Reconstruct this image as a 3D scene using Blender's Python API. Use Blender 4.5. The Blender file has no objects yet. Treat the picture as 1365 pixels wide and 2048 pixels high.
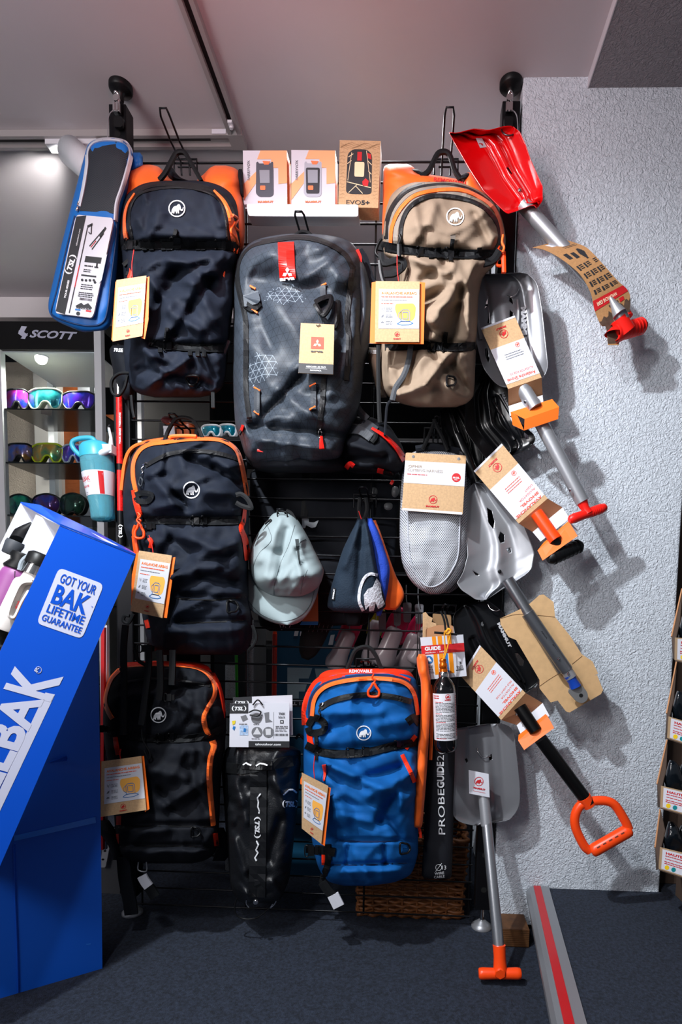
import bpy, bmesh, math, random
import numpy as np
from mathutils import Vector, noise, geometry
random.seed(7)
SC = bpy.context.scene
COL = SC.collection

# ---------------------------------------------------------------- camera
FPX = 1138.0; PPX, PPY = 786.4, 1325.14; IW, IH = 1365, 2048
CAM = Vector((0.283, -1.5545, 0.8699))
YAW, PIT, ROL = -0.0326, -0.0773, 0.0217
def _axes():
    cy, sy, cp, sp, cr, sr = math.cos(YAW), math.sin(YAW), math.cos(PIT), math.sin(PIT), math.cos(ROL), math.sin(ROL)
    f = Vector((sy*cp, cy*cp, sp)); r = Vector((cy, -sy, 0)); u = r.cross(f)
    return r*cr+u*sr, -r*sr+u*cr, f
AR, AU, AF = _axes()
cd = bpy.data.cameras.new('camera'); cam = bpy.data.objects.new('camera', cd); COL.objects.link(cam)
from mathutils import Matrix
cam.matrix_world = Matrix(((AR.x, AU.x, -AF.x, CAM.x), (AR.y, AU.y, -AF.y, CAM.y), (AR.z, AU.z, -AF.z, CAM.z), (0, 0, 0, 1)))
cd.sensor_fit = 'VERTICAL'; cd.sensor_height = 36; cd.sensor_width = 36
cd.lens = FPX/IH*36
cd.shift_x = -(PPX-IW/2)/IH; cd.shift_y = (PPY-IH/2)/IH
cd.clip_start = .02; cd.clip_end = 50
SC.camera = cam

# ---------------------------------------------------------------- light and exposure
SC.view_settings.view_transform = 'Standard'; SC.view_settings.look = 'None'
SC.view_settings.exposure = 0.0; SC.view_settings.gamma = 1.0
SC.view_settings.use_curve_mapping = False
wd = bpy.data.worlds.new('world'); SC.world = wd; wd.use_nodes = True
wd.node_tree.nodes['Background'].inputs[0].default_value = (.80, .86, 1.0, 1)
wd.node_tree.nodes['Background'].inputs[1].default_value = .17
def lamp(name, kind, loc, aim, energy, color=(1, 1, 1), size=.05, spot=None, blend=.5):
    l = bpy.data.lights.new(name, kind); l.energy = energy; l.color = color
    if kind == 'AREA': l.shape = 'DISK'; l.size = size
    else: l.shadow_soft_size = size
    if kind == 'SPOT': l.spot_size = math.radians(spot); l.spot_blend = blend
    o = bpy.data.objects.new(name, l); COL.objects.link(o); o.location = loc
    o.rotation_euler = (Vector(aim)-Vector(loc)).to_track_quat('-Z', 'Y').to_euler()
    return o
lamp('track_spot', 'SPOT', (-.44, -1.12, 2.14), (.62, 0, .22), 165, (.90, .955, 1.0), .03, 100, .8)
lamp('track_spot_second', 'SPOT', (-.27, -1.6, 2.14), (.35, 0, .9), 42, (.95, .97, 1.0), .06, 100, .7)
lamp('shop_fill', 'AREA', (-1.2, -2.0, 2.1), (-.2, 0, 1.0), 9, (.95, .97, 1.0), .9)  # soft fill added for the shop's unseen room lights
lamp('bounce_light', 'AREA', (-1.0, -1.9, 1.35), (-.5, -.2, 2.235), 21, (1.0, .95, .95), .8)  # added uplight, stands in for room bounce on the ceiling
lamp('red_ceiling_fill', 'AREA', (-.05, -.85, 1.9), (-.1, -.3, 2.24), 2.0, (1.0, .22, .25), .25)  # added red fill that tints the ceiling; there is no sign
lamp('cabinet_back_fill', 'AREA', (-1.42, 1.3, 2.1), (-1.42, 1.5, 1.0), 9, (1.0, .94, .86), .25)  # added fill to brighten the wall behind the cabinet, no fixture
lamp('grid_back_fill', 'AREA', (.15, .13, 2.18), (.2, .42, .8), 7, (.95, .97, 1.0), .25)  # added fill to lift the dim things behind the grid, no fixture

# ---------------------------------------------------------------- unprojection
def ray(px, py): return AF + AR*((px-PPX)/FPX) - AU*((py-PPY)/FPX)
def W(px, py, y=0.0):
    d = ray(px, py); return CAM + d*((y-CAM.y)/d.y)
def WZ(px, py, z=0.0):
    d = ray(px, py); return CAM + d*((z-CAM.z)/d.z)
def m2(px, y=0.0): return px/FPX*(y-CAM.y)          # pixels to metres at depth y
def FLAT(y):
    return lambda px, py, lift=0.0: W(px, py, y-lift)
def PLANE(a, b, c):
    n = (b-a).cross(c-a).normalized()
    if n.dot(CAM-a) < 0: n = -n
    def s(px, py, lift=0.0):
        d = ray(px, py); o = a+n*lift
        return CAM + d*((o-CAM).dot(n)/d.dot(n))
    return s
def TILT(*p):       # three (px, py, y)
    return PLANE(*[W(*q) for q in p])

# ---------------------------------------------------------------- mesh building
WL = {}
class MB:
    def __init__(s): s.V = []; s.F = []; s.M = []; s.S = []
    def add(s, vs, fs, mi=0, smooth=True):
        b = len(s.V); s.V += [Vector(v) for v in vs]
        for f in fs: s.F.append([i+b for i in f]); s.M.append(mi); s.S.append(smooth)
        return s
    def build(s, name, mats, parent=None, fix=True, **props):
        me = bpy.data.meshes.new(name)
        if parent is not None: o0 = WL[parent.name]
        else:
            xs = [v.x for v in s.V]; ys = [v.y for v in s.V]; zs = [v.z for v in s.V]
            o0 = Vector(((min(xs)+max(xs))/2, (min(ys)+max(ys))/2, min(zs)))
        me.from_pydata([v-o0 for v in s.V], [], s.F)
        if not isinstance(mats, (list, tuple)): mats = [mats]
        for m in mats: me.materials.append(m)
        me.polygons.foreach_set('material_index', s.M); me.polygons.foreach_set('use_smooth', s.S)
        if fix:
            bm = bmesh.new(); bm.from_mesh(me); bmesh.ops.recalc_face_normals(bm, faces=bm.faces); bm.to_mesh(me); bm.free()
        me.update()
        o = bpy.data.objects.new(name, me); COL.objects.link(o)
        if parent is not None: o.parent = parent
        else: o.location = o0
        WL[o.name] = o0
        for k, v in props.items(): o[k] = v
        return o
def tag(o, label, cat, group=None):
    o['label'] = label; o['category'] = cat
    if group: o['group'] = group
    return o
def thing(name, label, cat, loc, group=None):
    o = bpy.data.objects.new(name, None); COL.objects.link(o); o.location = loc; o.empty_display_size = .05
    WL[o.name] = Vector(loc); return tag(o, label, cat, group)
def box(mb, c, s, rot=None, mi=0, bev=0):
    c = Vector(c); s = Vector(s)/2
    vs = [Vector((x*s.x, y*s.y, z*s.z)) for x in (-1, 1) for y in (-1, 1) for z in (-1, 1)]
    if rot is not None: vs = [rot @ v for v in vs]
    mb.add([v+c for v in vs], [(0,1,3,2),(4,6,7,5),(0,4,5,1),(2,3,7,6),(0,2,6,4),(1,5,7,3)], mi, False)
def bbox(mb, lo, hi, mi=0):
    lo = Vector(lo); hi = Vector(hi); box(mb, (lo+hi)/2, hi-lo, None, mi)
def crom(pts, n=8, closed=False):
    P = [Vector(p) for p in pts]; out = []
    N = len(P); rng = N if closed else N-1
    for i in range(rng):
        a = P[(i-1) % N] if closed or i > 0 else P[i]*2-P[i+1]
        b = P[i]; c = P[(i+1) % N]
        d = P[(i+2) % N] if closed or i+2 < N else c*2-b
        for k in range(n):
            t = k/n
            out.append(.5*((2*b)+(c-a)*t+(2*a-5*b+4*c-d)*t*t+(3*b-a-3*c+d)*t**3))
    if not closed: out.append(P[-1])
    return out
def tube(mb, pts, r, seg=8, closed=False, mi=0, cap=True, flat=1.0):
    P = [Vector(p) for p in pts]; N = len(P)
    rr = r if isinstance(r, (list, tuple)) else [r]*N
    ref = None; rings = []
    for i in range(N):
        t = (P[(i+1) % N]-P[(i-1) % N]) if closed else (P[min(i+1, N-1)]-P[max(i-1, 0)])
        if t.length < 1e-9: t = Vector((0, 0, 1))
        t.normalize()
        if ref is None:
            ref = t.cross(Vector((0, 1, 0)))
            if ref.length < .1: ref = t.cross(Vector((1, 0, 0)))
        ref = (ref-t*ref.dot(t)).normalized(); bn = t.cross(ref)
        rings.append([P[i]+(ref*math.cos(2*math.pi*k/seg)+bn*math.sin(2*math.pi*k/seg)*flat)*rr[i] for k in range(seg)])
    vs = [v for g in rings for v in g]; fs = []
    for i in range(N if closed else N-1):
        j = (i+1) % N
        for k in range(seg): fs.append((i*seg+k, i*seg+(k+1) % seg, j*seg+(k+1) % seg, j*seg+k))
    mb.add(vs, fs, mi)
    if cap and not closed:
        mb.add(rings[0], [tuple(range(seg))[::-1]], mi, False); mb.add(rings[-1], [tuple(range(seg))], mi, False)
def cyl(mb, a, b, r0, r1=None, seg=20, mi=0): tube(mb, [a, b], [r0, r0 if r1 is None else r1], seg, mi=mi)
def lathe(mb, a, b, prof, seg=24, mi=0, cap=True):   # prof: (t along a->b, radius)
    a = Vector(a); b = Vector(b); tube(mb, [a+(b-a)*t for t, r in prof], [max(r, 1e-4) for t, r in prof], seg, mi=mi, cap=cap)
def rnd(poly, r=6, n=4):
    out = []; N = len(poly)
    for i in range(N):
        p = Vector(poly[i]); a = Vector(poly[i-1])-p; b = Vector(poly[(i+1) % N])-p
        k = min(r, a.length*.45, b.length*.45); a.normalize(); b.normalize()
        for j in range(n+1):
            t = j/n; out.append(tuple(p+a*k*(1-t)**2+b*k*t*t))
    return out
def tess(poly): return geometry.tessellate_polygon([[Vector((p[0], p[1], 0)) for p in poly]])
def plate(mb, S, poly, thick=.002, lift=0.0, mi=0, mib=None, bow=0):
    n = len(poly)
    if thick <= 0:
        mb.add([S(p[0], p[1], lift) for p in poly], tess(poly), mi, False); return
    f = [S(p[0], p[1], lift) for p in poly]; b = [S(p[0], p[1], lift-thick) for p in poly]
    # back vertices are the front ones pushed away so sides stay square
    d = Vector((0, thick, 0))
    if S is not None: b = [v+d for v in f]
    T = tess(poly)
    mb.add(f, T, mi, False)
    mb.add(b, [t[::-1] for t in T], mi if mib is None else mib, False)
    mb.add(f+b, [(i, (i+1) % n, n+(i+1) % n, n+i) for i in range(n)], mi if mib is None else mib, False)
def strip(mb, S, pts, w, lift=.002, thick=.0025, mi=0, n=6, sm=True, wts=None):
    P = crom(pts, n) if len(pts) > 2 and sm else dens(pts, n)
    N = len(P); vs = []
    for i in range(N):
        t = P[min(i+1, N-1)]-P[max(i-1, 0)]
        if t.length < 1e-6: t = Vector((0, 1))
        t.normalize(); q = Vector((-t.y, t.x)); ww = (wts[0]+(wts[1]-wts[0])*i/(N-1) if wts else w)/2
        l = P[i]+q*ww; r = P[i]-q*ww
        a = S(l.x, l.y, lift+thick*.7); c = S(P[i].x, P[i].y, lift+thick); b = S(r.x, r.y, lift+thick*.7)
        y = Vector((0, thick+.003, 0)); vs += [a, c, b, b+y, a+y]
    fs = []
    for i in range(N-1):
        for k in range(5): fs.append((i*5+k, i*5+(k+1) % 5, (i+1)*5+(k+1) % 5, (i+1)*5+k))
    mb.add(vs, fs, mi, False); e = (N-1)*5
    mb.add(vs[:5], [(4, 3, 2, 1, 0)], mi, False); mb.add(vs[e:], [(0, 1, 2, 3, 4)], mi, False)
def dens(pts, n=6):
    out = []
    for a, b in zip(pts, pts[1:]):
        a = Vector(a); b = Vector(b)
        for k in range(n): out.append(a+(b-a)*k/n)
    out.append(Vector(pts[-1])); return out
def cord(mb, S, pts, r, lift=.002, seg=6, mi=0, n=6, closed=False):
    P = crom(pts, n, closed) if len(pts) > 2 else dens(pts, n)
    tube(mb, [S(p.x, p.y, lift) for p in P], r, seg, closed, mi)
def pchip(xs, ys):
    n = len(xs); h = [xs[i+1]-xs[i] for i in range(n-1)]; d = [(ys[i+1]-ys[i])/h[i] for i in range(n-1)]
    m = [0]*n; m[0] = d[0]; m[-1] = d[-1]
    for i in range(1, n-1): m[i] = 0 if d[i-1]*d[i] <= 0 else 2*d[i-1]*d[i]/(d[i-1]+d[i])
    def f(x):
        x = min(max(x, xs[0]), xs[-1]); i = 0
        while i < n-2 and x > xs[i+1]: i += 1
        t = (x-xs[i])/h[i]
        return ys[i]*(1+2*t)*(1-t)**2+m[i]*h[i]*t*(1-t)**2+ys[i+1]*t*t*(3-2*t)+m[i+1]*h[i]*t*t*(t-1)
    return f
class Body:
    """A soft or shaped body between a left and a right outline; rows are (t, left, right) along an axis."""
    def __init__(s, rows, yb, th, n=3.0, m=5.0, O=(0, 0), ax=(0, 1), folds=(), wr=0.0, ws=1.0, seed=0, slope=0.0, extra=None, mt=None):
        s.O = Vector(O); a = Vector(ax).normalized(); s.a = a; s.b = Vector((a.y, -a.x))
        t = [r[0] for r in rows]; s.t0, s.t1 = t[0], t[-1]
        s.L = pchip(t, [r[1] for r in rows]); s.R = pchip(t, [r[2] for r in rows])
        s.yb, s.th, s.n, s.m, s.folds, s.wr, s.ws, s.seed, s.slope, s.extra = yb, th, n, m, folds, wr, ws, seed, slope, extra
        s.mt = m if mt is None else mt
    def uv(s, px, py):
        q = Vector((px, py))-s.O; t = q.dot(s.a); b = q.dot(s.b)
        l, r = s.L(t), s.R(t); h = max((r-l)/2, .01)
        return (b-(l+r)/2)/h, (t-s.t0)/(s.t1-s.t0)
    def prof(s, u, v):
        u = min(abs(u), 1); w = 2*v-1; mm = s.mt if w < 0 else s.m; w = min(abs(w), 1)
        return (1-u**s.n)**(1/s.n)*(1-w**mm)**(1/mm)
    def wrinkle(s, px, py, u=0.0):
        e = 0.0
        for x0, y0, x1, y1, wd_, dp in s.folds:
            dx, dy = x1-x0, y1-y0; L2 = dx*dx+dy*dy
            k = min(max(((px-x0)*dx+(py-y0)*dy)/L2, 0), 1)
            d2 = (px-x0-dx*k)**2+(py-y0-dy*k)**2
            e += 1.75*dp*math.exp(-d2/(wd_*wd_))
        if s.wr:
            q = Vector((px*.0085*s.ws, py*.0075*s.ws, s.seed))
            wx = noise.noise(q*.8+Vector((5, 1, 2))); wy = noise.noise(q*.8+Vector((1, 7, 3)))
            q2 = q+Vector((wx, wy, 0))*.9
            a = 1-abs(noise.noise(q2*1.15))*2.9; a = a*abs(a)**.25
            b = 1-abs(noise.noise(Vector((q2.x*2.0+q2.y*.9, q2.y*2.2-q2.x*.7, s.seed+4))))*2.6
            c = noise.noise(q2*5.0)
            e += s.wr*(max(a, -1.0)*.85+max(b, -.7)*.42+c*.06)
            vd = noise.voronoi(Vector((px*.021*s.ws+wx*.8, py*.017*s.ws+wy*.8, s.seed*1.7)))[0]
            e += s.wr*.75*(min(vd[1]-vd[0], .55)-.3)
            sd = 3.1 if u > 0 else -2.3
            e += s.wr*.55*noise.noise(Vector((sd, py*.06*s.ws+px*.02, s.seed)))*math.exp(-((1-abs(u))/.32)**2)
        return e
    def y(s, px, py):
        u, v = s.uv(px, py)
        if s.extra is not None: return s.yb + s.extra(u, v, px, py)
        p = s.prof(u, v)
        return s.yb+s.slope*(v-.5)-s.th*p-s.wrinkle(px, py, u)*min(1, p*1.3)
    def S(s, px, py, lift=0.0): return W(px, py, s.y(px, py)-lift)
    def mesh(s, mb, nu=60, nv=90, back=.006, sheet=None, mi=0, lin=False):
        us = [math.sin(math.pi/2*(2*i/nu-1)) for i in range(nu+1)] if not lin else [2*i/nu-1 for i in range(nu+1)]
        vs_ = [.35*j/nv+.65*(1-math.cos(math.pi*j/nv))/2 for j in range(nv+1)] if not lin else [j/nv for j in range(nv+1)]
        F, B = [], []
        for v in vs_:
            t = s.t0+(s.t1-s.t0)*v; l, r = s.L(t), s.R(t)
            for u in us:
                p = s.O+s.a*t+s.b*((l+r)/2+(r-l)/2*u)
                if s.extra is not None:
                    yy = s.yb+s.extra(u, v, p.x, p.y); F.append(W(p.x, p.y, yy)); B.append(F[-1]+Vector((0, sheet or .003, 0)))
                else:
                    q = s.prof(u, v); yy = s.yb+s.slope*(v-.5)-s.th*q-s.wrinkle(p.x, p.y, u)*min(1, q*1.3)
                    F.append(W(p.x, p.y, yy))
                    B.append(F[-1]+Vector((0, sheet, 0)) if sheet else W(p.x, p.y, s.yb+s.slope*(v-.5)+back*q+1e-4))
        k = nu+1; fs = []
        for j in range(nv):
            for i in range(nu): fs.append((j*k+i, j*k+i+1, (j+1)*k+i+1, (j+1)*k+i))
        N = len(F); fb = [tuple(N+x for x in f[::-1]) for f in fs]
        ed = [(i, i+1) for i in range(nu)]+[(nv*k+i+1, nv*k+i) for i in range(nu)]+[((j+1)*k, j*k) for j in range(nv)]+[(j*k+nu, (j+1)*k+nu) for j in range(nv)]
        mb.add(F+B, fs+fb+[(b, a, a+N, b+N) for a, b in ed], mi, True)
        return mb
def cutholes(o, polys, yc, d=.12):
    """Cut real openings through a sheet part along the line of the hole outline."""
    mb = MB()
    for P in polys:
        n = len(P); f = [W(p[0], p[1], yc) - Vector((0, d, 0)) for p in P]; b = [W(p[0], p[1], yc) + Vector((0, d, 0)) for p in P]
        T = tess(P); mb.add(f+b, list(T)+[tuple(n+i for i in t[::-1]) for t in T]+[(i, (i+1) % n, n+(i+1) % n, n+i) for i in range(n)], 0, False)
    c = mb.build('cutter', o.data.materials[0]); mw = WL[o.name]
    c.location = c.location
    md = o.modifiers.new('cut', 'BOOLEAN'); md.object = c; md.operation = 'DIFFERENCE'; md.solver = 'EXACT'
    bpy.context.view_layer.update()
    dg = bpy.context.evaluated_depsgraph_get()
    me = bpy.data.meshes.new_from_object(o.evaluated_get(dg), depsgraph=dg)
    o.modifiers.remove(md); old = o.data; o.data = me; me.name = old.name
    cm = c.data; bpy.data.objects.remove(c); bpy.data.meshes.remove(cm)

# ---------------------------------------------------------------- lettering
_TX = {}
def glyphs(s, bold=0.0, shear=0.0):
    k = (s, bold, shear)
    if k not in _TX:
        cu = bpy.data.curves.new('t', 'FONT'); cu.body = s; cu.size = 1; cu.offset = bold; cu.shear = shear
        cu.resolution_u = 3; cu.fill_mode = 'FRONT'; cu.dimensions = '2D'
        o = bpy.data.objects.new('t', cu); me = bpy.data.meshes.new_from_object(o)
        v = [(q.co.x, q.co.y) for q in me.vertices]; f = [tuple(p.vertices) for p in me.polygons]
        bpy.data.meshes.remove(me); bpy.data.objects.remove(o); bpy.data.curves.remove(cu)
        x0 = min(a for a, b in v); x1 = max(a for a, b in v); y0 = min(b for a, b in v); y1 = max(b for a, b in v)
        _TX[k] = ([(a-x0, b) for a, b in v], f, x1-x0, y0, y1)
    return _TX[k]
def letter(mb, s, P0, P1, S, h=None, lift=.0008, bold=0.0, shear=0.0, mi=0, capsH=None, up=None):
    """text s along pixel baseline P0->P1 (fills that width); h is the cap height in pixels"""
    v, f, w, y0, y1 = glyphs(s, bold, shear)
    P0 = Vector(P0); P1 = Vector(P1); ux = (P1-P0)/w
    n = Vector((ux.y, -ux.x)) if up is None else Vector(up)
    sc = 1.0 if h is None else h/((y1 if y0 > -.05 else .73)*n.length)
    mb.add([S(*(P0+ux*a+n*(b*sc)), lift) for a, b in v], f, mi, False)
class Quad:
    """bilinear patch over four pixel corners TL, TR, BR, BL"""
    def __init__(s, tl, tr, br, bl, S): s.c = [Vector(x) for x in (tl, tr, br, bl)]; s.S = S
    def p(s, u, v):
        a, b, c, d = s.c; return (a*(1-u)+b*u)*(1-v)+(d*(1-u)+c*u)*v
    def T(s): return lambda u, v, lift=0.0: s.S(*s.p(u, v), lift)
    def rect(s, mb, u0, v0, u1, v1, lift=.0006, thick=0, mi=0, mib=None):
        plate(mb, s.T(), [(u0, v0), (u1, v0), (u1, v1), (u0, v1)], thick, lift, mi, mib)
    def poly(s, mb, pts, lift=.0008, mi=0, thick=0): plate(mb, s.T(), pts, thick, lift, mi)
    def text(s, mb, t, u0, v, u1, h=None, lift=.0012, bold=0.0, mi=0, shear=0.0):
        gv, f, w, y0, y1 = glyphs(t, bold, shear)
        k = (u1-u0)/w
        asp = ((s.c[1]-s.c[0]).length/(s.c[3]-s.c[0]).length)
        hs = k*asp if h is None else h/(y1 if y0 > -.05 else .73)
        T = s.T(); mb.add([T(u0+a*k, v-b*hs, lift) for a, b in gv], f, mi, False)
    def lines(s, mb, u0, v0, u1, n, dv, t=.006, lift=.0012, mi=0, rag=.15):
        for i in range(n):
            e = u1-(u1-u0)*rag*random.random()
            # broken into word-like dashes
            u = u0
            while u < e-.004:
                w = min(random.uniform(.025, .09), e-u); s.rect(mb, u, v0+i*dv, u+w*.85, v0+i*dv+t, lift, 0, mi); u += w
def circle(cx, cy, r, n=24, ry=None, a=0):
    ry = r if ry is None else ry
    return [(cx+math.cos(2*math.pi*i/n)*r*math.cos(a)-math.sin(2*math.pi*i/n)*ry*math.sin(a), cy+math.cos(2*math.pi*i/n)*r*math.sin(a)+math.sin(2*math.pi*i/n)*ry*math.cos(a)) for i in range(n)]
MAMMOTH = [(-.62,-.12),(-.5,.05),(-.38,.22),(-.22,.30),(-.08,.33),(.06,.36),(.2,.5),(.34,.56),(.46,.5),(.54,.36),(.6,.12),(.66,-.06),(.78,-.1),(.86,.02),(.92,.2),(.98,.16),(.96,-.05),(.86,-.24),(.68,-.28),(.55,-.2),(.46,-.02),(.4,-.18),(.36,-.36),(.38,-.56),(.22,-.56),(.18,-.3),(.1,-.34),(.12,-.56),(-.06,-.56),(-.08,-.34),(-.22,-.3),(-.28,-.4),(-.26,-.56),(-.44,-.56),(-.5,-.42),(-.58,-.56),(-.72,-.56),(-.66,-.36)]
def emblem(mb, S, cx, cy, r, lift=.001, mi=0, ang=0.0, ring=.13, sx=1.0, flip=1):
    ca, sa = math.cos(ang), math.sin(ang)
    def T(a, b, l=0.0):
        a *= sx; b *= flip; a2 = a*flip if flip < 0 else a
        return S(cx+(a2*ca+b*sa)*r, cy+(a2*sa-b*ca)*r, lift)
    n = 32; o = []
    for k in range(n):
        t = 2*math.pi*k/n; o += [T(math.cos(t), math.sin(t)), T(math.cos(t)*(1-ring), math.sin(t)*(1-ring))]
    mb.add(o, [(2*i, 2*i+1, (2*i+3) % (2*n), (2*i+2) % (2*n)) for i in range(n)], mi, False)
    P = [(a*.86-.06, b*.98-.02) for a, b in MAMMOTH]
    mb.add([T(a, b) for a, b in P], tess(P), mi, False)
# ---------------------------------------------------------------- materials
def lin(h):
    h = h.lstrip('#'); c = [int(h[i:i+2], 16)/255 for i in (0, 2, 4)]
    return tuple(x/12.92 if x <= .04045 else ((x+.055)/1.055)**2.4 for x in c)+(1,)
_M = {}
def mat(name, hexc, rough=.6, metal=0.0, bump=None, var=None, spec=.5, coat=0.0, emit=None, trans=0.0, alpha=1.0, sheen=0.0, two=None, aniso=None, ior=1.45):
    if name in _M: return _M[name]
    m = bpy.data.materials.new(name); m.use_nodes = True; nt = m.node_tree; b = nt.nodes['Principled BSDF']
    I = b.inputs; c = lin(hexc)
    I['Base Color'].default_value = c; I['Roughness'].default_value = rough; I['Metallic'].default_value = metal
    I['Specular IOR Level'].default_value = spec; I['Coat Weight'].default_value = coat; I['Coat Roughness'].default_value = .08
    I['Transmission Weight'].default_value = trans; I['Alpha'].default_value = alpha; I['Sheen Weight'].default_value = sheen
    I['IOR'].default_value = ior
    if emit: I['Emission Color'].default_value = lin(emit[0]); I['Emission Strength'].default_value = emit[1]
    N, L = nt.nodes, nt.links
    tc = N.new('ShaderNodeTexCoord')
    if var:
        n = N.new('ShaderNodeTexNoise'); n.inputs['Scale'].default_value = var[0]; n.inputs['Detail'].default_value = var[3] if len(var) > 3 else 5
        L.new(tc.outputs['Object'], n.inputs['Vector'])
        r = N.new('ShaderNodeValToRGB'); r.color_ramp.elements[0].position = .32; r.color_ramp.elements[1].position = .68
        k = var[1]; r.color_ramp.elements[0].color = tuple(x*(1-k) for x in c[:3])+(1,)
        r.color_ramp.elements[1].color = lin(var[2]) if len(var) > 2 and var[2] else tuple(min(1, x*(1+k)) for x in c[:3])+(1,)
        L.new(n.outputs['Fac'], r.inputs['Fac']); L.new(r.outputs['Color'], I['Base Color'])
    prev = None
    for sc, st, di, kind in (bump or []):
        if kind == 'voronoi':
            t = N.new('ShaderNodeTexVoronoi'); t.feature = 'SMOOTH_F1'; t.inputs['Scale'].default_value = sc; out = t.outputs['Distance']
        elif kind == 'wave':
            t = N.new('ShaderNodeTexWave'); t.inputs['Scale'].default_value = sc; t.bands_direction = 'Z'; out = t.outputs['Fac']
        else:
            t = N.new('ShaderNodeTexNoise'); t.inputs['Scale'].default_value = sc; t.inputs['Detail'].default_value = 4; out = t.outputs['Fac']
            if kind == 'warp': t.inputs['Distortion'].default_value = 1.6
        L.new(tc.outputs['Object'], t.inputs['Vector'])
        bp = N.new('ShaderNodeBump'); bp.inputs['Strength'].default_value = st; bp.inputs['Distance'].default_value = di
        L.new(out, bp.inputs['Height'])
        if prev: L.new(prev.outputs['Normal'], bp.inputs['Normal'])
        prev = bp
    if prev: L.new(prev.outputs['Normal'], I['Normal'])
    _M[name] = m; return m
WEAVE = [(900, .25, .0006, 'noise'), (140, .18, .0012, 'noise')]
black_fab = mat('navy_black_fabric', '#161c28', .75, spec=.22, bump=WEAVE, var=(60, .12))
coal_fab = mat('black_fabric', '#11141b', .78, spec=.22, bump=WEAVE, var=(60, .12))
tan_fab = mat('tan_fabric', '#8f7d6b', .8, spec=.22, bump=WEAVE, var=(40, .06))
tan_side = mat('grey_tan_fabric', '#857c72', .75, bump=WEAVE)
blue_fab = mat('blue_fabric', '#0c579c', .75, spec=.22, bump=WEAVE, var=(40, .07))
orange_fab = mat('orange_fabric', '#ff6a1c', .55, bump=WEAVE, sheen=.1, var=(50, .06))
red_fab = mat('red_orange_fabric', '#f5330f', .55, bump=WEAVE, var=(50, .08))
webbing = mat('black_webbing', '#0d0f12', .65, spec=.25, bump=[(700, .5, .0008, 'noise')])
web_grey = mat('grey_webbing', '#33373d', .6, bump=[(600, .5, .0008, 'noise')])
black_pl = mat('black_plastic', '#0c0d0f', .42, spec=.3, bump=[(400, .05, .0005, 'noise')])
black_sat = mat('black_steel', '#15161a', .38, .6)
zipm = mat('black_zip', '#0c0d10', .6, bump=[(500, .6, .001, 'noise')])
white_pr = mat('white_print', '#e4e6ea', .5)
grey_pr = mat('grey_print', '#6d7076', .6)
dark_pr = mat('dark_print', '#25262a', .6)
red_pr = mat('red_print', '#c01c22', .5)
orange_pr = mat('orange_print', '#f47a2a', .5)
amber_pr = mat('amber_print', '#f5b04e', .5)
blue_pr = mat('blue_print', '#1f6fb4', .5)
kraft = mat('kraft_card', '#bd9a73', .75, bump=[(300, .12, .0006, 'noise')], var=(220, .10))
kraft_d = mat('kraft_card_edge', '#8a6a48', .8)
paper = mat('white_card', '#cdced7', .6, spec=.25)
orange_card = mat('orange_card', '#ff7420', .5)
alu = mat('aluminium', '#a9abb0', .42, .6, bump=[(900, .08, .0004, 'noise')])
alu_d = mat('grey_aluminium', '#87888d', .36, .5, bump=[(1200, .2, .0004, 'noise')])
chrome = mat('bright_steel', '#d5d5d5', .15, 1.0)
red_pl = mat('red_plastic', '#e00c10', .2, coat=.5, spec=.5)
red_gr = mat('red_grip_plastic', '#ee1f16', .38)
or_pl = mat('orange_plastic', '#ff4b12', .35)
stucco_b = [(95, .9, .008, 'warp'), (260, .4, .003, 'noise')]
stucco = mat('white_stucco', '#d2d9e2', .85, bump=stucco_b)
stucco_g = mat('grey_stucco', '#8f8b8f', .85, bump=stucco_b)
ceil_m = mat('ceiling_paint', '#c4bec1', .6, bump=[(8, .1, .002, 'noise')], var=(3, .03))
carpet = mat('carpet', '#232a38', .95, bump=[(380, .9, .004, 'noise')], var=(150, .5, None, 12))
carpet_d = mat('carpet_riser', '#2d3442', .95, bump=[(420, .8, .004, 'noise')], var=(120, .4))
grey_met = mat('grey_metal', '#989a9f', .4, .6)
track_m = mat('track_paint', '#aaa6a6', .45, .2)
white_sh = mat('white_plastic', '#dcdee4', .35)
dark_wall = mat('dark_wall', '#26282d', .8)

# ---------------------------------------------------------------- the setting
H = 2.235; PZ = .13
def struct(name, mb, m, **k):
    o = mb.build(name, m, **k); o['kind'] = 'structure'; return o
mb = MB(); bbox(mb, (-3, -2.6, -.05), (3, 3.2, 0)); struct('floor', mb, carpet)
mb = MB(); bbox(mb, (-3, -2.6, H), (3, .99, H+.06)); struct('ceiling', mb, ceil_m)
mb = MB(); bbox(mb, (-3, 3.1, 0), (3, 3.2, H)); bbox(mb, (-3, 1.06, H), (3, 3.2, H+.06)); struct('wall_back', mb, dark_wall)
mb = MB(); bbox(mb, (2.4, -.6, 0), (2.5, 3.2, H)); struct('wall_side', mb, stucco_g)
mb = MB(); bbox(mb, (-3, .99, 2.15), (3, 1.06, H+.06)); struct('trim_5', mb, ceil_m)
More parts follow.
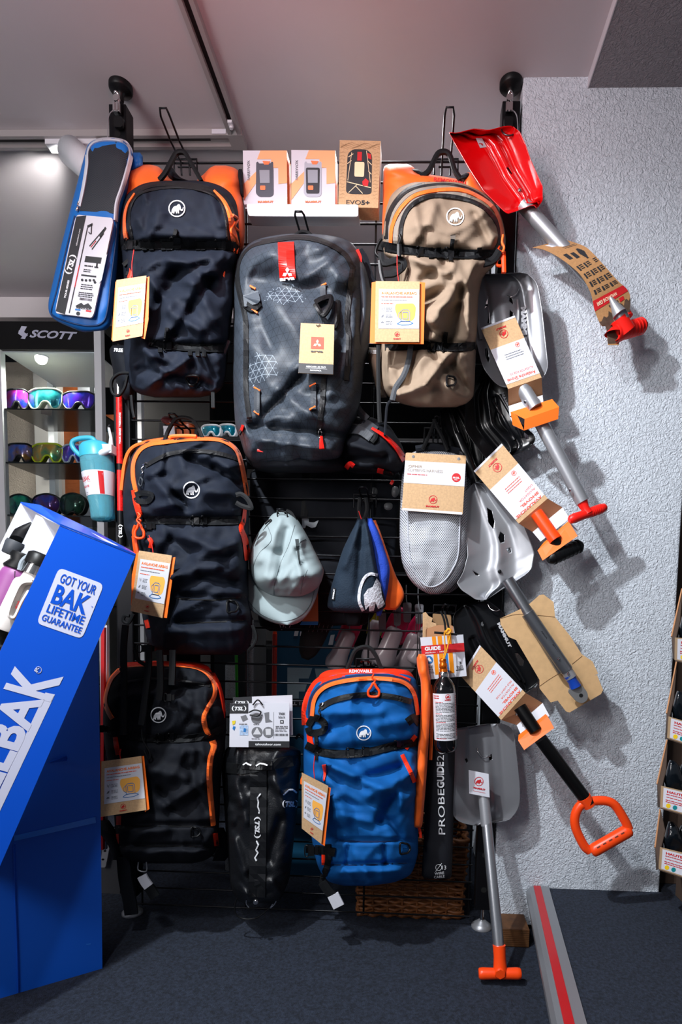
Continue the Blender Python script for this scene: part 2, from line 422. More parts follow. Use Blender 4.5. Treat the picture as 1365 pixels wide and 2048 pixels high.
# pillar with rounded plaster corner, beam
def rbox(mb, x0, y0, x1, y1, z0, z1, r=.008):
    P = rnd([(x0, y0), (x1, y0), (x1, y1), (x0, y1)], r, 3); n = len(P)
    T = tess(P); lo = [Vector((p[0], p[1], z0)) for p in P]; hi = [Vector((p[0], p[1], z1)) for p in P]
    mb.add(lo, T, 0, False); mb.add(hi, T, 0, False); mb.add(lo+hi, [(i, (i+1) % n, n+(i+1) % n, n+i) for i in range(n)], 0, False)
mb = MB(); rbox(mb, .529, -.003, .988, .55, PZ-.11, H); struct('wall_right', mb, stucco)
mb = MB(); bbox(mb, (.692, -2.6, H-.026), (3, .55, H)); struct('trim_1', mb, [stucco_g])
mb = MB(); bbox(mb, (.6905, -2.6, H-.027), (.693, -.003, H)); struct('trim_2', mb, mat('beam_edge_paint', '#c9c5ca', .6))
# raised platform: its left edge slants a little towards the camera
def ex(y, off=0): return .650+(.062/.572)*(y-.02)+off
mb = MB()
y0, y1 = -2.6, .02
for a, b in [(y0, y1)]:
    P = [(ex(a, .03), a), (3, a), (3, 1.5), (1.0, 1.5), (1.0, -.002), (ex(-.002, .03), -.002)]
    lo = [Vector((p[0], p[1], 0)) for p in P]; hi = [Vector((p[0], p[1], PZ-.002)) for p in P]; n = len(P); T = tess(P)
    mb.add(hi, T, 0, False); mb.add(lo+hi, [(i, (i+1) % n, n+(i+1) % n, n+i) for i in range(n)], 0, False)
pf = struct('floor_platform', mb, carpet)
# wooden block under the pillar
mb = MB(); bbox(mb, (.535, -.085, .002), (.615, -.004, .05))
o = mb.build('wood_block', mat('brown_wood', '#5a3a20', .55, var=(40, .35), bump=[(60, .2, .002, 'wave')])); tag(o, 'short brown wooden block on the floor under the white pillar', 'wood block')
# step edge: metal nosing with red strip
e = thing('step_edging', 'grey metal step nosing with a glossy red strip along the carpeted platform edge', 'step edge', (ex(-.6), -.6, 0))
def sweep(prof, mi=0):
    mb = MB(); ys = [-2.2, -1.2, -.6, -.3, -.1, -.006]; n = len(prof); vs = []
    for y in ys: vs += [Vector((ex(y, a), y, z)) for a, z in prof]
    fs = [(j*n+i, j*n+(i+1) % n, (j+1)*n+(i+1) % n, (j+1)*n+i) for j in range(len(ys)-1) for i in range(n)]
    mb.add(vs, fs, 0, False); mb.add(vs[:n], [tuple(range(n))], 0, False); mb.add(vs[-n:], [tuple(range(n))[::-1]], 0, False); return mb
sweep([(-.026, PZ-.034), (-.028, PZ-.012), (-.02, PZ-.001), (-.01, PZ+.004), (.034, PZ+.004), (.036, PZ), (.03, PZ-.004), (-.016, PZ-.036)]).build('metal_nosing', grey_met, e)
sweep([(-.009, PZ+.003), (-.008, PZ+.0055), (.011, PZ+.0055), (.012, PZ+.003)]).build('red_strip', mat('red_strip', '#b3121a', .3, coat=.3), e)
sweep([(-.006, 0), (-.012, PZ-.03), (.034, PZ-.012), (.034, 0)]).build('riser', carpet_d, e)

# ---------------------------------------------------------------- ceiling track and lamp
tr = thing('ceiling_track', 'grey metal lighting track bent in an L along the ceiling', 'light track', (-.25, .16, H))
def channel(mb, ax, a0, a1, c, w=.037, h=.018):
    # two side lips, a thin web and a dark groove between them
    def b(lo, hi, zl, zh):
        if ax == 'y': bbox(mb, (c+lo, a0, zl), (c+hi, a1, zh))
        else: bbox(mb, (a0, c+lo, zl), (a1, c+hi, zh))
    b(-w/2, -w/2+.011, H-h, H-.0004); b(w/2-.011, w/2, H-h, H-.0004); b(-w/2+.011, w/2-.011, H-.006, H-.0004)
mb = MB(); channel(mb, 'y', -2.3, .14, -.251); mb.build('rail', track_m, tr)
mb = MB(); channel(mb, 'x', -2.0, -.272, .165, .05); mb.build('rail', track_m, tr)
mb = MB(); bbox(mb, (-.272, .14, H-.0185), (-.23, .192, H-.0005)); mb.build('corner_joint', track_m, tr)
gm = mat('track_groove', '#1c1b1d', .5)
mb = MB(); bbox(mb, (-.259, -2.3, H-.0075), (-.243, .12, H-.0062)); mb.build('groove', gm, tr)
mb = MB(); bbox(mb, (-2.0, .157, H-.0075), (-.33, .173, H-.0062)); mb.build('groove', gm, tr)
mb = MB(); tube(mb, [Vector((-.249, .105, H-.016)), Vector((-.249, .105, H-.030))], .005); box(mb, (-.249, .1, H-.022), (.012, .02, .007)); mb.build('contact_pin', white_sh, tr)
mb = MB(); box(mb, (-.295, .138, H-.010), (.04, .0006, .012)); mb.build('paper_sticker', paper, tr)
lp = thing('track_lamp', 'white cylindrical spotlight on the ceiling track beside the blue pole bag', 'spotlight', (-.55, .165, H-.1))
c0 = W(150, 283, .17); c0.z = H-.02
d = Vector((-.66, .25, .62)).normalized()
mid = W(163, 322, .13); op = mid+d*.055; en = mid-d*.06
mb = MB(); bbox(mb, (c0.x-.075, .148, H-.032), (c0.x+.075, .182, H-.0185)); mb.build('adapter', white_sh, lp)
mb = MB(); tube(mb, [Vector((c0.x+.03, .165, H-.03)), Vector((mid.x+.02, .15, mid.z+.04)), mid], .008); mb.build('stem', white_sh, lp)
mb = MB(); lathe(mb, en, op, [(0, .0001), (.0, .02), (.03, .032), (.08, .036), (1, .038), (1.0, .034), (.8, .033)], 28, cap=False); mb.build('lamp_head', white_sh, lp)
mb = MB(); cyl(mb, mid+d*.02, mid+d*.024, .033, seg=24); mb.build('lens', mat('lamp_lens', '#ffffff', .3, emit=('#ffffff', 4)), lp)
lamp('track_lamp_beam', 'SPOT', op+d*.005, WZ(40, 410, H), 34, (1, .98, .95), .02, 40, 1.0)

# ---------------------------------------------------------------- the display rack
rack = thing('grid_rack', 'tall black floor-to-ceiling rack of wire grid between two square posts', 'display rack', (0, 0, 0))
def post(xc, front=-.012):
    mb = MB(); rbox(mb, xc-.0225, front, xc+.0225, front+.042, .062, 2.172, .003)
    o = mb.build('post', black_sat, rack)
    return o
PXL, PXR = W(237, 400, -.012).x, W(1017, 400, -.012).x
for xc, nm in ((PXL, 0), (PXR, 1)):
    post(xc)
    mb = MB(); cyl(mb, (xc, .009, 2.17), (xc, .009, 2.21), .006, seg=12); mb.build('screw', black_sat, rack)
    mb = MB(); lathe(mb, (xc, .009, 2.195), (xc, .009, H-.001), [(0, .007), (.35, .008), (.5, .014), (.62, .026), (.72, .029), (1, .029)], 28); mb.build('ceiling_foot', black_pl, rack)
    mb = MB(); cyl(mb, (xc, .009, .01), (xc, .009, .064), .006, seg=12); mb.build('screw', chrome, rack)
    mb = MB(); lathe(mb, (xc, .009, .001), (xc, .009, .022), [(0, .029), (.3, .029), (.6, .02), (1, .01)], 28); mb.build('floor_foot', grey_met, rack)
    for z in (.12, .22, .32, 2.1):
        mb = MB(); cyl(mb, (xc, -.0125, z), (xc, -.0119, z), .008, seg=16)
        mb.build('bolt_hole', mat('bolt_hole', '#020203', .9), rack)
WX = [-.476, W(492, 1340, .003).x, W(738, 1250, .003).x, W(940, 1760, .003).x]
me = None
for k in range(-3, 38):
    z = 1.8864-.05*k
    if me is None:
        mb = MB(); tube(mb, [Vector((PXL+.02, -.002, z)), Vector((WX[3]+.006, -.002, z))], .0026, 8)
        o = mb.build('grid_wire', black_sat, rack); me = o.data; zz = z
    else:
        o = bpy.data.objects.new('grid_wire', me); COL.objects.link(o); o.parent = rack; o.location.z = z-zz
for x in WX:
    mb = MB(); tube(mb, [Vector((x, .0035, .03)), Vector((x, .0035, 2.04))], .0028, 8); mb.build('grid_upright', black_sat, rack)
for z in (.3, 1.0, 1.7, 2.0):
    mb = MB(); bbox(mb, (WX[3], -.001, z), (PXR-.02, .006, z+.012)); mb.build('grid_bracket', black_sat, rack)
# binder clips near the post tops
for (cx, cy, lab) in ((236, 222, 'shiny binder clip with black tip on the left rack post'), (1018, 222, 'shiny binder clip with black tip on the right rack post')):
    p = W(cx, cy, -.02)
    t = thing('spring_clip', lab, 'clip', (p.x, -.014, p.z-.03))
    mb = MB(); tube(mb, crom([p+Vector((-.004, -.006, .03)), p+Vector((0, -.012, .036)), p+Vector((.006, -.008, .03)), p+Vector((.004, -.004, .005))]), .003, 8); cyl(mb, p+Vector((.0, -.011, .024)), p+Vector((.0, -.002, .024)), .008, seg=16); mb.build('ring', chrome, t)
    mb = MB(); box(mb, p+Vector((0, -.004, .002)), (.017, .012, .022)); box(mb, p+Vector((-.004, -.011, .002)), (.004, .004, .02)); box(mb, p+Vector((.004, -.011, .002)), (.004, .004, .02)); mb.build('jaw', chrome, t)
    mb = MB(); plate(mb, FLAT(p.y-.008), rnd([(cx-9, cy+10), (cx+9, cy+10), (cx+9, cy+32), (cx-9, cy+32)], 6), .008); mb.build('tip', black_pl, t)
    mb = MB(); s = 1 if cx > 500 else -1
    tube(mb, crom([p+Vector((s*.008, -.004, 0)), p+Vector((s*.02, -.008, -.02)), p+Vector((s*.026, -.004, -.07)), p+Vector((s*.03, 0, -.09))]), .0014, 6); mb.build('wire_arm', grey_met, t)

# display hooks: a long wire loop pointing at the shopper with a crossbar hung on the grid
HOOKS = 'wire display hooks'
def hook(px, py, L, lab, w=.022, rise=.02, base=True):
    p = W(px, py, -.004)
    t = thing('display_hook', lab, 'hook', tuple(p), HOOKS)
    mb = MB(); a = w/2
    pts = [p+Vector((-a, 0, -.03)), p+Vector((-a, -.006, 0)), p+Vector((-a, -L*.5, 0)), p+Vector((-a, -L+.012, rise*.6)), p+Vector((-a*.7, -L, rise)), p+Vector((a*.7, -L, rise)), p+Vector((a, -L+.012, rise*.6)), p+Vector((a, -L*.5, 0)), p+Vector((a, -.006, 0)), p+Vector((a, 0, -.03))]
    tube(mb, pts, .0026, 8); mb.build('wire_loop', black_sat, t)
    mb = MB()
    tube(mb, [p+Vector((-.03, 0, -.028)), p+Vector((-.03, -.004, .006)), p+Vector((.03, -.004, .006)), p+Vector((.03, 0, -.028))], .0026, 8)
    tube(mb, [p+Vector((-.02, -.003, -.012)), p+Vector((.02, -.003, -.012))], .0022, 8); mb.build('crossbar', black_sat, t)
    return t
hook(372, 326, .135, 'black wire loop hook above the black and orange backpack at top left')
hook(893, 326, .135, 'black wire loop hook above the tan backpack at top right')
hook(619, 500, .14, 'black wire loop hook above the charcoal backpack in the middle', .022, .0)
hook(375, 862, .10, 'dark wire hook above the middle-row black backpack', .02, .01)
hook(577, 1040, .10, 'black wire hook holding the pale grey cap', .02, .01)
hook(731, 994, .08, 'black wire hook holding the three knitted hats', .02, .008)
hook(735, 1322, .09, 'black wire hook above the blue backpack', .02, .008)
hook(872, 862, .09, 'wire hook holding the mesh harness bags', .012, .008)
hook(890, 1215, .08, 'wire hook holding the probe bags and orange card', .012, .006)
# ---------------------------------------------------------------- backpacks
def poly_strip(mb, S, pts, lift=.002, thick=.003, mi=0):   # a flat patch following the surface
    plate(mb, S, pts, thick, lift, mi)
def buckle(parent, S, cx, cy, w=16, h=18, ang=0.0, m=None, name='buckle'):
    mb = MB(); ca, sa = math.cos(ang), math.sin(ang)
    def T(a, b): return (cx+a*ca-b*sa, cy+a*sa+b*ca)
    # side-release buckle: frame with two bars and a tongue
    plate(mb, S, rnd([T(-w*.5, -h/2), T(w*.25, -h/2), T(w*.25, h/2), T(-w*.5, h/2)], 2), .005, .010)
    plate(mb, S, rnd([T(w*.25, -h*.36), T(w*.75, -h*.42), T(w*.75, h*.42), T(w*.25, h*.36)], 2), .004, .008)
    cord(mb, S, [T(-w*.9, -h*.45), T(-w*.5, -h*.45), T(-w*.5, h*.45), T(-w*.9, h*.45)], .0016, .009, closed=True)
    return mb.build(name, m or black_pl, parent)
def dring(parent, S, cx, cy, r=11, flat=True, m=None):
    mb = MB()
    P = [(cx-r*.8, cy-r*.9), (cx, cy-r*.9), (cx+r*.6, cy-r*.75), (cx+r, cy), (cx+r*.6, cy+r*.75), (cx, cy+r*.9), (cx-r*.8, cy+r*.9)] if flat else [(cx-r, cy-r*.7), (cx+r, cy-r*.7), (cx+r, cy+r*.1), (cx+r*.6, cy+r*.8), (cx, cy+r), (cx-r*.6, cy+r*.8), (cx-r, cy+r*.1)]
    cord(mb, S, P, .0026, .008, 8, n=5, closed=True)
    return mb.build('d_ring', m or black_pl, parent)
def webloop(parent, S, pts, w, name='gear_loop', m=None, lift=.006):
    mb = MB(); strip(mb, S, pts, w, lift, .003); return mb.build(name, m or webbing, parent)
def ztrack(parent, S, pts, w, m, name='zip', lift=.002, thick=.003, wts=None):
    mb = MB(); strip(mb, S, pts, w, lift, thick, wts=wts); return mb.build(name, m, parent)
def logo(parent, S, cx, cy, r, m=None, lift=.0025):
    mb = MB(); emblem(mb, S, cx, cy, r, lift); return mb.build('emblem', m or white_pr, parent)
def puller(parent, S, pts, m, r=.0025, name='zip_pull'):
    mb = MB(); cord(mb, S, pts, r, .01, 8); return mb.build(name, m, parent)
def karabiner(parent, S, cx, cy, w, h, m, lift=.014):
    mb = MB(); cord(mb, S, [(cx, cy-h*.5), (cx+w*.25, cy-h*.2), (cx+w*.5, cy+h*.1), (cx+w*.38, cy+h*.45), (cx-w*.38, cy+h*.45), (cx-w*.5, cy+h*.1), (cx-w*.25, cy-h*.2)], .0032, lift, 8, n=5, closed=True)
    cord(mb, S, [(cx, cy-h*1.15), (cx-3, cy-h*.85), (cx+3, cy-h*.7), (cx, cy-h*.5)], .0022, lift, 8)
    return mb.build('toggle', m, parent)
def grab(parent, S, pts, w=7, m=None):
    mb = MB(); strip(mb, S, pts, w, .0, .004); return mb.build('grab_loop', m or webbing, parent)

def airbag_tag(q, S, label, grp, side=None, leftedge=None, cordpts=None, Sc=None, faded=False):
    """folded product card: kraft front with printed panel, orange inner card"""
    Q = Quad(*q, S); c = S(*Q.p(.5, .5)); zb = S(*Q.p(.5, 1)).z
    t = thing('product_tag', label, 'tag', (c.x, c.y, zb), grp)
    mb = MB(); Q.rect(mb, 0, 0, 1, 1, .0, .0012, 0, 1); mb.build('card', [kraft, kraft_d], t)
    mb = MB()
    for P in (side, leftedge):
        if P: mb = MB(); plate(mb, S, P, .0012, -.005); mb.build('inner_card', orange_card, t, label='bright orange inner card')
    mb = MB(); Q.rect(mb, .08, .13, .99, .78, .0007); mb.build('printed_panel', paper, t)
    mb = MB(); Q.text(mb, 'AVALANCHE AIRBAG', .13, .215, .93, .045, bold=.03); mb.build('lettering', orange_pr if not faded else amber_pr, t)
    mb = MB(); Q.lines(mb, .13, .25, .85, 1, .03, .014, rag=0); Q.lines(mb, .13, .36, .42, 1, .02, .010, rag=0); mb.build('fine_print', mat('red_orange_print', '#e5552c', .6), t)
    mb = MB(); Q.lines(mb, .13, .305, .72, 1, .03, .010, rag=0)
    for k in range(3):
        Q.lines(mb, .24, .44+k*.11, .40, 3, .022, .009)
        v = .455+k*.11
        if k == 0:
            for a, b in ((.14, .0), (.17, .012), (.2, -.005)): Q.poly(mb, [(a, v+b-.02), (a+.012, v+b-.02), (a+.02, v+b+.025), (a+.008, v+b+.025)])
        elif k == 1: Q.poly(mb, [(.13, v+.03), (.16, v-.005), (.2, v-.02), (.19, v+.02), (.16, v+.035)])
        else: Q.poly(mb, [(.13, v), (.16, v-.018), (.2, v), (.2, v+.014), (.13, v+.014)])
    mb.build('small_print', grey_pr, t)
    mb = MB(); Q.poly(mb, rnd([(.46, .37), (.86, .36), (.92, .42), (.90, .60), (.82, .66), (.52, .62), (.44, .45)], .06), .0009); mb.build('airbag_picture', amber_pr, t)
    mb = MB(); T = Q.T()
    for P in ([(.58, .50), (.62, .47), (.74, .47), (.78, .5), (.78, .66), (.58, .66)], [(.62, .51), (.74, .51), (.74, .62), (.62, .62)], [(.5, .7), (.58, .66), (.78, .66), (.86, .69), (.76, .715), (.6, .72)], [(.58, .5), (.53, .53), (.53, .6), (.58, .63)]):
        for a, b in zip(P, P[1:]+P[:1]):
            dx, dy = b[0]-a[0], b[1]-a[1]; L = math.hypot(dx, dy); nx, ny = -dy/L*.005, dx/L*.005
            plate(mb, T, [(a[0]+nx, a[1]+ny), (b[0]+nx, b[1]+ny), (b[0]-nx, b[1]-ny), (a[0]-nx, a[1]-ny)], 0, .0013)
    mb.build('line_drawing', blue_pr, t)
    mb = MB(); Q2 = Q.p(.5, .87); ex_ = (Q.p(.6, .87)-Q2).length/.1
    emblem(mb, S, Q2.x, Q2.y, ex_*.058, .0008, ang=math.atan2((Q.p(1, .87)-Q.p(0, .87)).y, (Q.p(1, .87)-Q.p(0, .87)).x))
    Q.text(mb, 'MAMMUT', .42, .955, .58, .022, bold=.04); mb.build('emblem', red_pr, t)
    if cordpts:
        mb = MB(); tube(mb, [ (Sc or S)(*p) for p in crom([Vector(p) for p in cordpts])], .0011, 6); mb.build('red_cord', mat('red_cord', '#e0221c', .6), t)
    return t
TAGS = 'hanging backpack tags'

# --- black backpack, top left
def root(B, name, label, cat='backpack'):
    t = (B.t0+B.t1)/2; c = W((B.L(t)+B.R(t))/2, B.t1, B.yb-B.th/2); return thing(name, label, cat, tuple(c))
foldA = [(330, 490, 480, 490, 10, -.010), (250, 487, 480, 495, 10, -.014), (300, 690, 450, 697, 9, -.016), (262, 420, 300, 480, 9, .006), (300, 395, 290, 470, 8, -.006), (425, 400, 440, 450, 9, .006),
  (345, 560, 300, 650, 16, -.014), (350, 545, 410, 530, 10, -.010), (340, 520, 430, 545, 9, .010), (300, 560, 340, 610, 12, .014), (380, 560, 430, 640, 14, .016), (420, 560, 350, 670, 10, -.012), (330, 620, 400, 660, 12, .012),
  (290, 700, 320, 730, 10, .014), (330, 745, 300, 770, 9, .012), (335, 745, 380, 715, 9, .012), (310, 725, 340, 735, 8, -.012), (280, 740, 420, 770, 10, -.012)]
A = Body([(361, 320, 400), (365, 292, 425), (374, 272, 448), (390, 254, 466), (412, 246, 476), (440, 242, 480), (480, 240, 482), (510, 244, 478), (545, 247, 470), (600, 250, 468), (650, 252, 462), (690, 248, 457), (720, 247, 455), (750, 250, 452), (775, 260, 445), (788, 280, 430), (795, 310, 400)],
         -.045, .15, 3.2, 5, folds=foldA, wr=.017, seed=1, mt=6)
rA = root(A, 'avalanche_backpack', 'black backpack with orange shoulder area, hung at top left of the rack')
A.mesh(MB(), 70, 110).build('body', black_fab, rA) if False else None
mb = MB(); A.mesh(mb, 70, 110); mb.build('body', black_fab, rA)
def hump(parent, rows, yb, th, m, nm='shoulder_strap', **k):
    b = Body(rows, yb, th, 2.4, 3, wr=.008, ws=1.3, seed=3, **k); mb = MB(); b.mesh(mb, 26, 34); mb.build(nm, m, parent); return b
hump(rA, [(329, 286, 300), (333, 270, 316), (345, 254, 330), (360, 248, 344), (375, 246, 395), (400, 241, 400), (440, 238, 300), (470, 240, 270)], -.03, .08, orange_fab)
hump(rA, [(331, 430, 452), (335, 421, 468), (346, 410, 480), (360, 395, 483), (380, 380, 484), (420, 430, 488), (460, 455, 490), (490, 468, 488), (505, 476, 482)], -.03, .08, orange_fab)
hump(rA, [(335, 332, 345), (345, 334, 352), (355, 338, 362), (362, 345, 380)], -.03, .05, coal_fab, 'strap_padding')
hump(rA, [(338, 478, 484), (350, 474, 487), (370, 478, 488), (395, 480, 488)], -.03, .05, coal_fab, 'strap_padding')
Y = FLAT(-.085)
grab(rA, FLAT(-.10), [(318, 358), (330, 343), (345, 315), (354, 303), (368, 303), (378, 318), (392, 342), (402, 360)], 8)
ztrack(rA, A.S, [(246, 500), (247, 450), (258, 400), (290, 374), (340, 367), (400, 372), (445, 392), (466, 430), (472, 490)], 9, zipm, lift=.001)
ztrack(rA, A.S, [(264, 478), (258, 440), (262, 410), (278, 388), (310, 378), (360, 374), (410, 382), (440, 402), (452, 440), (455, 480)], 5, zipm, lift=.001)
ztrack(rA, A.S, [(269, 386), (255, 408), (249, 432), (249, 462), (253, 482)], 7, orange_fab, 'orange_piping', .004, .005, (3, 8))
ztrack(rA, A.S, [(428, 380), (448, 402), (460, 430), (466, 465), (474, 500)], 9, orange_fab, 'orange_piping', .004, .006, (4, 15))
for P in ([(466, 430), (476, 438), (470, 452), (478, 462)], [(470, 445), (462, 462), (474, 480), (468, 500)], [(472, 470), (476, 490), (474, 505)]):
    puller(rA, A.S, P, orange_fab, .0028)
ztrack(rA, A.S, [(212, 494), (232, 489), (270, 489), (330, 488), (420, 488), (455, 490), (478, 494)], 19, webbing, 'compression_strap', .006)
buckle(rA, A.S, 356, 487, 18, 22); buckle(rA, A.S, 262, 488, 14, 20); buckle(rA, A.S, 440, 489, 12, 16)
for x in (288, 302, 326, 336, 395, 405): webloop(rA, A.S, [(x, 478), (x+1, 500)], 9, 'strap_keeper', lift=.009)
webloop(rA, A.S, [(352, 458), (349, 470), (346, 485)], 7, 'strap_end')
ztrack(rA, A.S, [(298, 684), (330, 689), (380, 695), (446, 696)], 15, webbing, 'compression_strap', .006)
buckle(rA, A.S, 340, 691, 14, 18)
for x in (320, 380, 395, 408): webloop(rA, A.S, [(x, 684+(x-320)*.1), (x, 704+(x-320)*.1)], 8, 'strap_keeper', lift=.009)
webloop(rA, A.S, [(334, 655), (332, 670), (331, 688)], 7, 'strap_end')
dring(rA, A.S, 385, 760, 11, False); logo(rA, A.S, 354, 417, 17)
webloop(rA, FLAT(-.15), [(246, 530), (262, 520), (284, 538), (276, 552), (252, 546)], 8)
webloop(rA, FLAT(-.15), [(412, 530), (424, 518), (444, 522), (446, 540), (425, 545), (413, 536)], 10)
webloop(rA, FLAT(-.16), [(262, 520), (263, 540), (258, 556)], 8, 'orange_strap', red_fab)
webloop(rA, FLAT(-.15), [(448, 530), (445, 560), (444, 580)], 7, 'orange_strap', orange_fab)
webloop(rA, FLAT(-.12), [(432, 560), (430, 600), (428, 650), (436, 690), (420, 735)], 9, 'hanging_strap')
webloop(rA, FLAT(-.12), [(456, 680), (446, 705), (432, 730)], 10, 'hanging_strap', web_grey)
webloop(rA, FLAT(-.13), [(420, 735), (425, 770), (426, 815)], 7, 'hanging_strap')
b = hump(rA, [(690, 225, 246), (700, 219, 262), (730, 224, 270), (760, 232, 272), (790, 244, 268), (800, 250, 262)], -.03, .09, coal_fab, 'hip_belt')
mb = MB(); letter(mb, 'FREE', (228, 703), (246, 704), b.S, 7, .002, .03); mb.build('lettering', white_pr, rA)
webloop(rA, FLAT(-.13), [(258, 745), (236, 747), (222, 762), (224, 785), (236, 790), (248, 775), (254, 750)], 4, 'cord_loop')
webloop(rA, FLAT(-.12), [(262, 790), (264, 815), (268, 835)], 5, 'zip_pull')
airbag_tag([(233, 560), (293, 551), (285, 672), (225, 683)], FLAT(-.235), 'product tag at the left of the black backpack, in the top row of the rack', None,
           side=[(290, 556), (299, 553), (297, 640), (290, 678), (283, 676)], leftedge=[(231, 564), (236, 560), (228, 682), (223, 680)], cordpts=[(268, 500), (264, 530), (265, 556)], Sc=FLAT(-.225), faded=True)

# --- charcoal backpack, centre, with printed triangle pattern
def tri_mat():
    m = mat('charcoal_triangle_fabric', '#39414b', .5, spec=.3, bump=[(500, .2, .0006, 'noise')]); nt = m.node_tree; N, L = nt.nodes, nt.links
    tc = N.new('ShaderNodeTexCoord'); sep = N.new('ShaderNodeSeparateXYZ'); L.new(tc.outputs['Object'], sep.inputs[0])
    outs = []
    for a in (0, 60, 120):
        c, s_ = math.cos(math.radians(a)), math.sin(math.radians(a))
        m1 = N.new('ShaderNodeMath'); m1.operation = 'MULTIPLY'; m1.inputs[1].default_value = -s_/.0145; L.new(sep.outputs['X'], m1.inputs[0])
        m2_ = N.new('ShaderNodeMath'); m2_.operation = 'MULTIPLY_ADD'; m2_.inputs[1].default_value = c/.0145; L.new(sep.outputs['Z'], m2_.inputs[0]); L.new(m1.outputs[0], m2_.inputs[2])
        fr = N.new('ShaderNodeMath'); fr.operation = 'FRACT'; L.new(m2_.outputs[0], fr.inputs[0])
        lt = N.new('ShaderNodeMath'); lt.operation = 'LESS_THAN'; lt.inputs[1].default_value = .055; L.new(fr.outputs[0], lt.inputs[0]); outs.append(lt)
    mx = N.new('ShaderNodeMath'); mx.operation = 'MAXIMUM'; L.new(outs[0].outputs[0], mx.inputs[0]); L.new(outs[1].outputs[0], mx.inputs[1])
    my = N.new('ShaderNodeMath'); my.operation = 'MAXIMUM'; L.new(mx.outputs[0], my.inputs[0]); L.new(outs[2].outputs[0], my.inputs[1])
    def patch(x, z, rx, rz):       # a soft patch where the printed lines are silver
        mp = N.new('ShaderNodeMapping'); mp.inputs['Location'].default_value = (-x/rx, 0, -z/rz); mp.inputs['Scale'].default_value = (1/rx, 0, 1/rz)
        L.new(tc.outputs['Object'], mp.inputs[0]); ln = N.new('ShaderNodeVectorMath'); ln.operation = 'LENGTH'; L.new(mp.outputs[0], ln.inputs[0])
        nz = N.new('ShaderNodeTexNoise'); nz.inputs['Scale'].default_value = 45; L.new(tc.outputs['Object'], nz.inputs['Vector'])
        ad = N.new('ShaderNodeMath'); ad.operation = 'ADD'; L.new(ln.outputs['Value'], ad.inputs[0]); L.new(nz.outputs['Fac'], ad.inputs[1])
        l2 = N.new('ShaderNodeMath'); l2.operation = 'LESS_THAN'; l2.inputs[1].default_value = 1.02; L.new(ad.outputs[0], l2.inputs[0]); return l2
    p1, p2 = patch(-.015, .35, .075, .045), patch(-.07, .19, .085, .06)
    mm = N.new('ShaderNodeMath'); mm.operation = 'MAXIMUM'; L.new(p1.outputs[0], mm.inputs[0]); L.new(p2.outputs[0], mm.inputs[1])
    lc = N.new('ShaderNodeMix'); lc.data_type = 'RGBA'; L.new(mm.outputs[0], lc.inputs[0]); lc.inputs[6].default_value = lin('#22272d'); lc.inputs[7].default_value = lin('#8c98a3')
    fc = N.new('ShaderNodeMix'); fc.data_type = 'RGBA'; L.new(my.outputs[0], fc.inputs[0]); fc.inputs[6].default_value = lin('#333a43'); L.new(lc.outputs[2], fc.inputs[7])
    L.new(fc.outputs[2], N['Principled BSDF'].inputs['Base Color']); return m
char_side = mat('charcoal_fabric', '#353c45', .5, bump=WEAVE)
foldB = [(520, 560, 690, 585, 22, -.012), (540, 500, 600, 560, 26, .010), (640, 500, 690, 560, 20, .010), (515, 600, 540, 690, 16, -.008), (600, 755, 505, 860, 9, -.014), (590, 740, 640, 700, 9, .008), (500, 850, 690, 870, 8, -.012), (520, 880, 660, 900, 10, .010), (560, 620, 620, 700, 30, .008), (478, 640, 480, 820, 10, .006), (560, 780, 620, 830, 14, .010)]
B = Body([(467, 580, 620), (470, 555, 655), (477, 520, 688), (488, 497, 706), (505, 480, 718), (530, 470, 726), (570, 466, 733), (640, 467, 732), (700, 466, 730), (760, 466, 726), (820, 469, 718), (850, 471, 708), (880, 481, 696), (912, 492, 684), (930, 510, 660)],
         -.04, .18, 3.4, 7, folds=foldB, wr=.013, seed=2, mt=9)
rB = root(B, 'touring_backpack', 'charcoal backpack with triangle line pattern and red tab, centre of the upper rack')
mb = MB(); B.mesh(mb, 70, 110); mb.build('body', tri_mat(), rB)
hump(rB, [(475, 628, 650), (485, 640, 690), (505, 680, 715), (540, 698, 735), (600, 706, 745), (660, 700, 742), (740, 690, 728), (800, 684, 715), (830, 688, 705)], -.04, .12, char_side, 'side_panel')
hump(rB, [(905, 500, 680), (915, 492, 694), (930, 498, 694), (940, 512, 688), (946, 540, 660)], -.03, .16, coal_fab, 'base_panel')
ztrack(rB, B.S, [(500, 845), (492, 780), (492, 700), (491, 640), (480, 590), (474, 555), (478, 520), (500, 492), (545, 480), (600, 474), (650, 484), (690, 508), (708, 540)], 10, zipm, lift=.001)
ztrack(rB, B.S, [(706, 530), (700, 580), (694, 640), (698, 680), (693, 760)], 10, zipm, lift=.002)
ztrack(rB, B.S, [(676, 600), (674, 640), (668, 655)], 9, zipm, lift=.002)
ztrack(rB, B.S, [(648, 750), (645, 800), (640, 840), (638, 868)], 10, zipm, lift=.002)
mb = MB(); strip(mb, B.S, [(572, 484), (573, 510), (574, 535), (576, 557)], 32, .003, .002); mb.build('red_tab', red_gr, rB)
mb = MB()
for k in range(3):
    a = math.radians(-90+k*120); P = []
    for r, da in ((1, -.9), (8, -.55), (12, 0), (8, .55), (1, .9)): P.append((575+math.cos(a+da)*r*.95, 546+math.sin(a+da)*r*.95))
    plate(mb, B.S, P, 0, .0075)
letter(mb, 'arva', (560, 562), (590, 559), B.S, 8, .008, .05); mb.build('lettering', white_pr, rB)
mb = MB(); poly_strip(mb, B.S, rnd([(486, 590), (516, 580), (521, 600), (516, 607), (489, 614)], 3), .012, .004); mb.build('strap_cover', char_side, rB)
webloop(rB, B.S, [(490, 608), (505, 616), (520, 605)], 14, 'gear_loop')
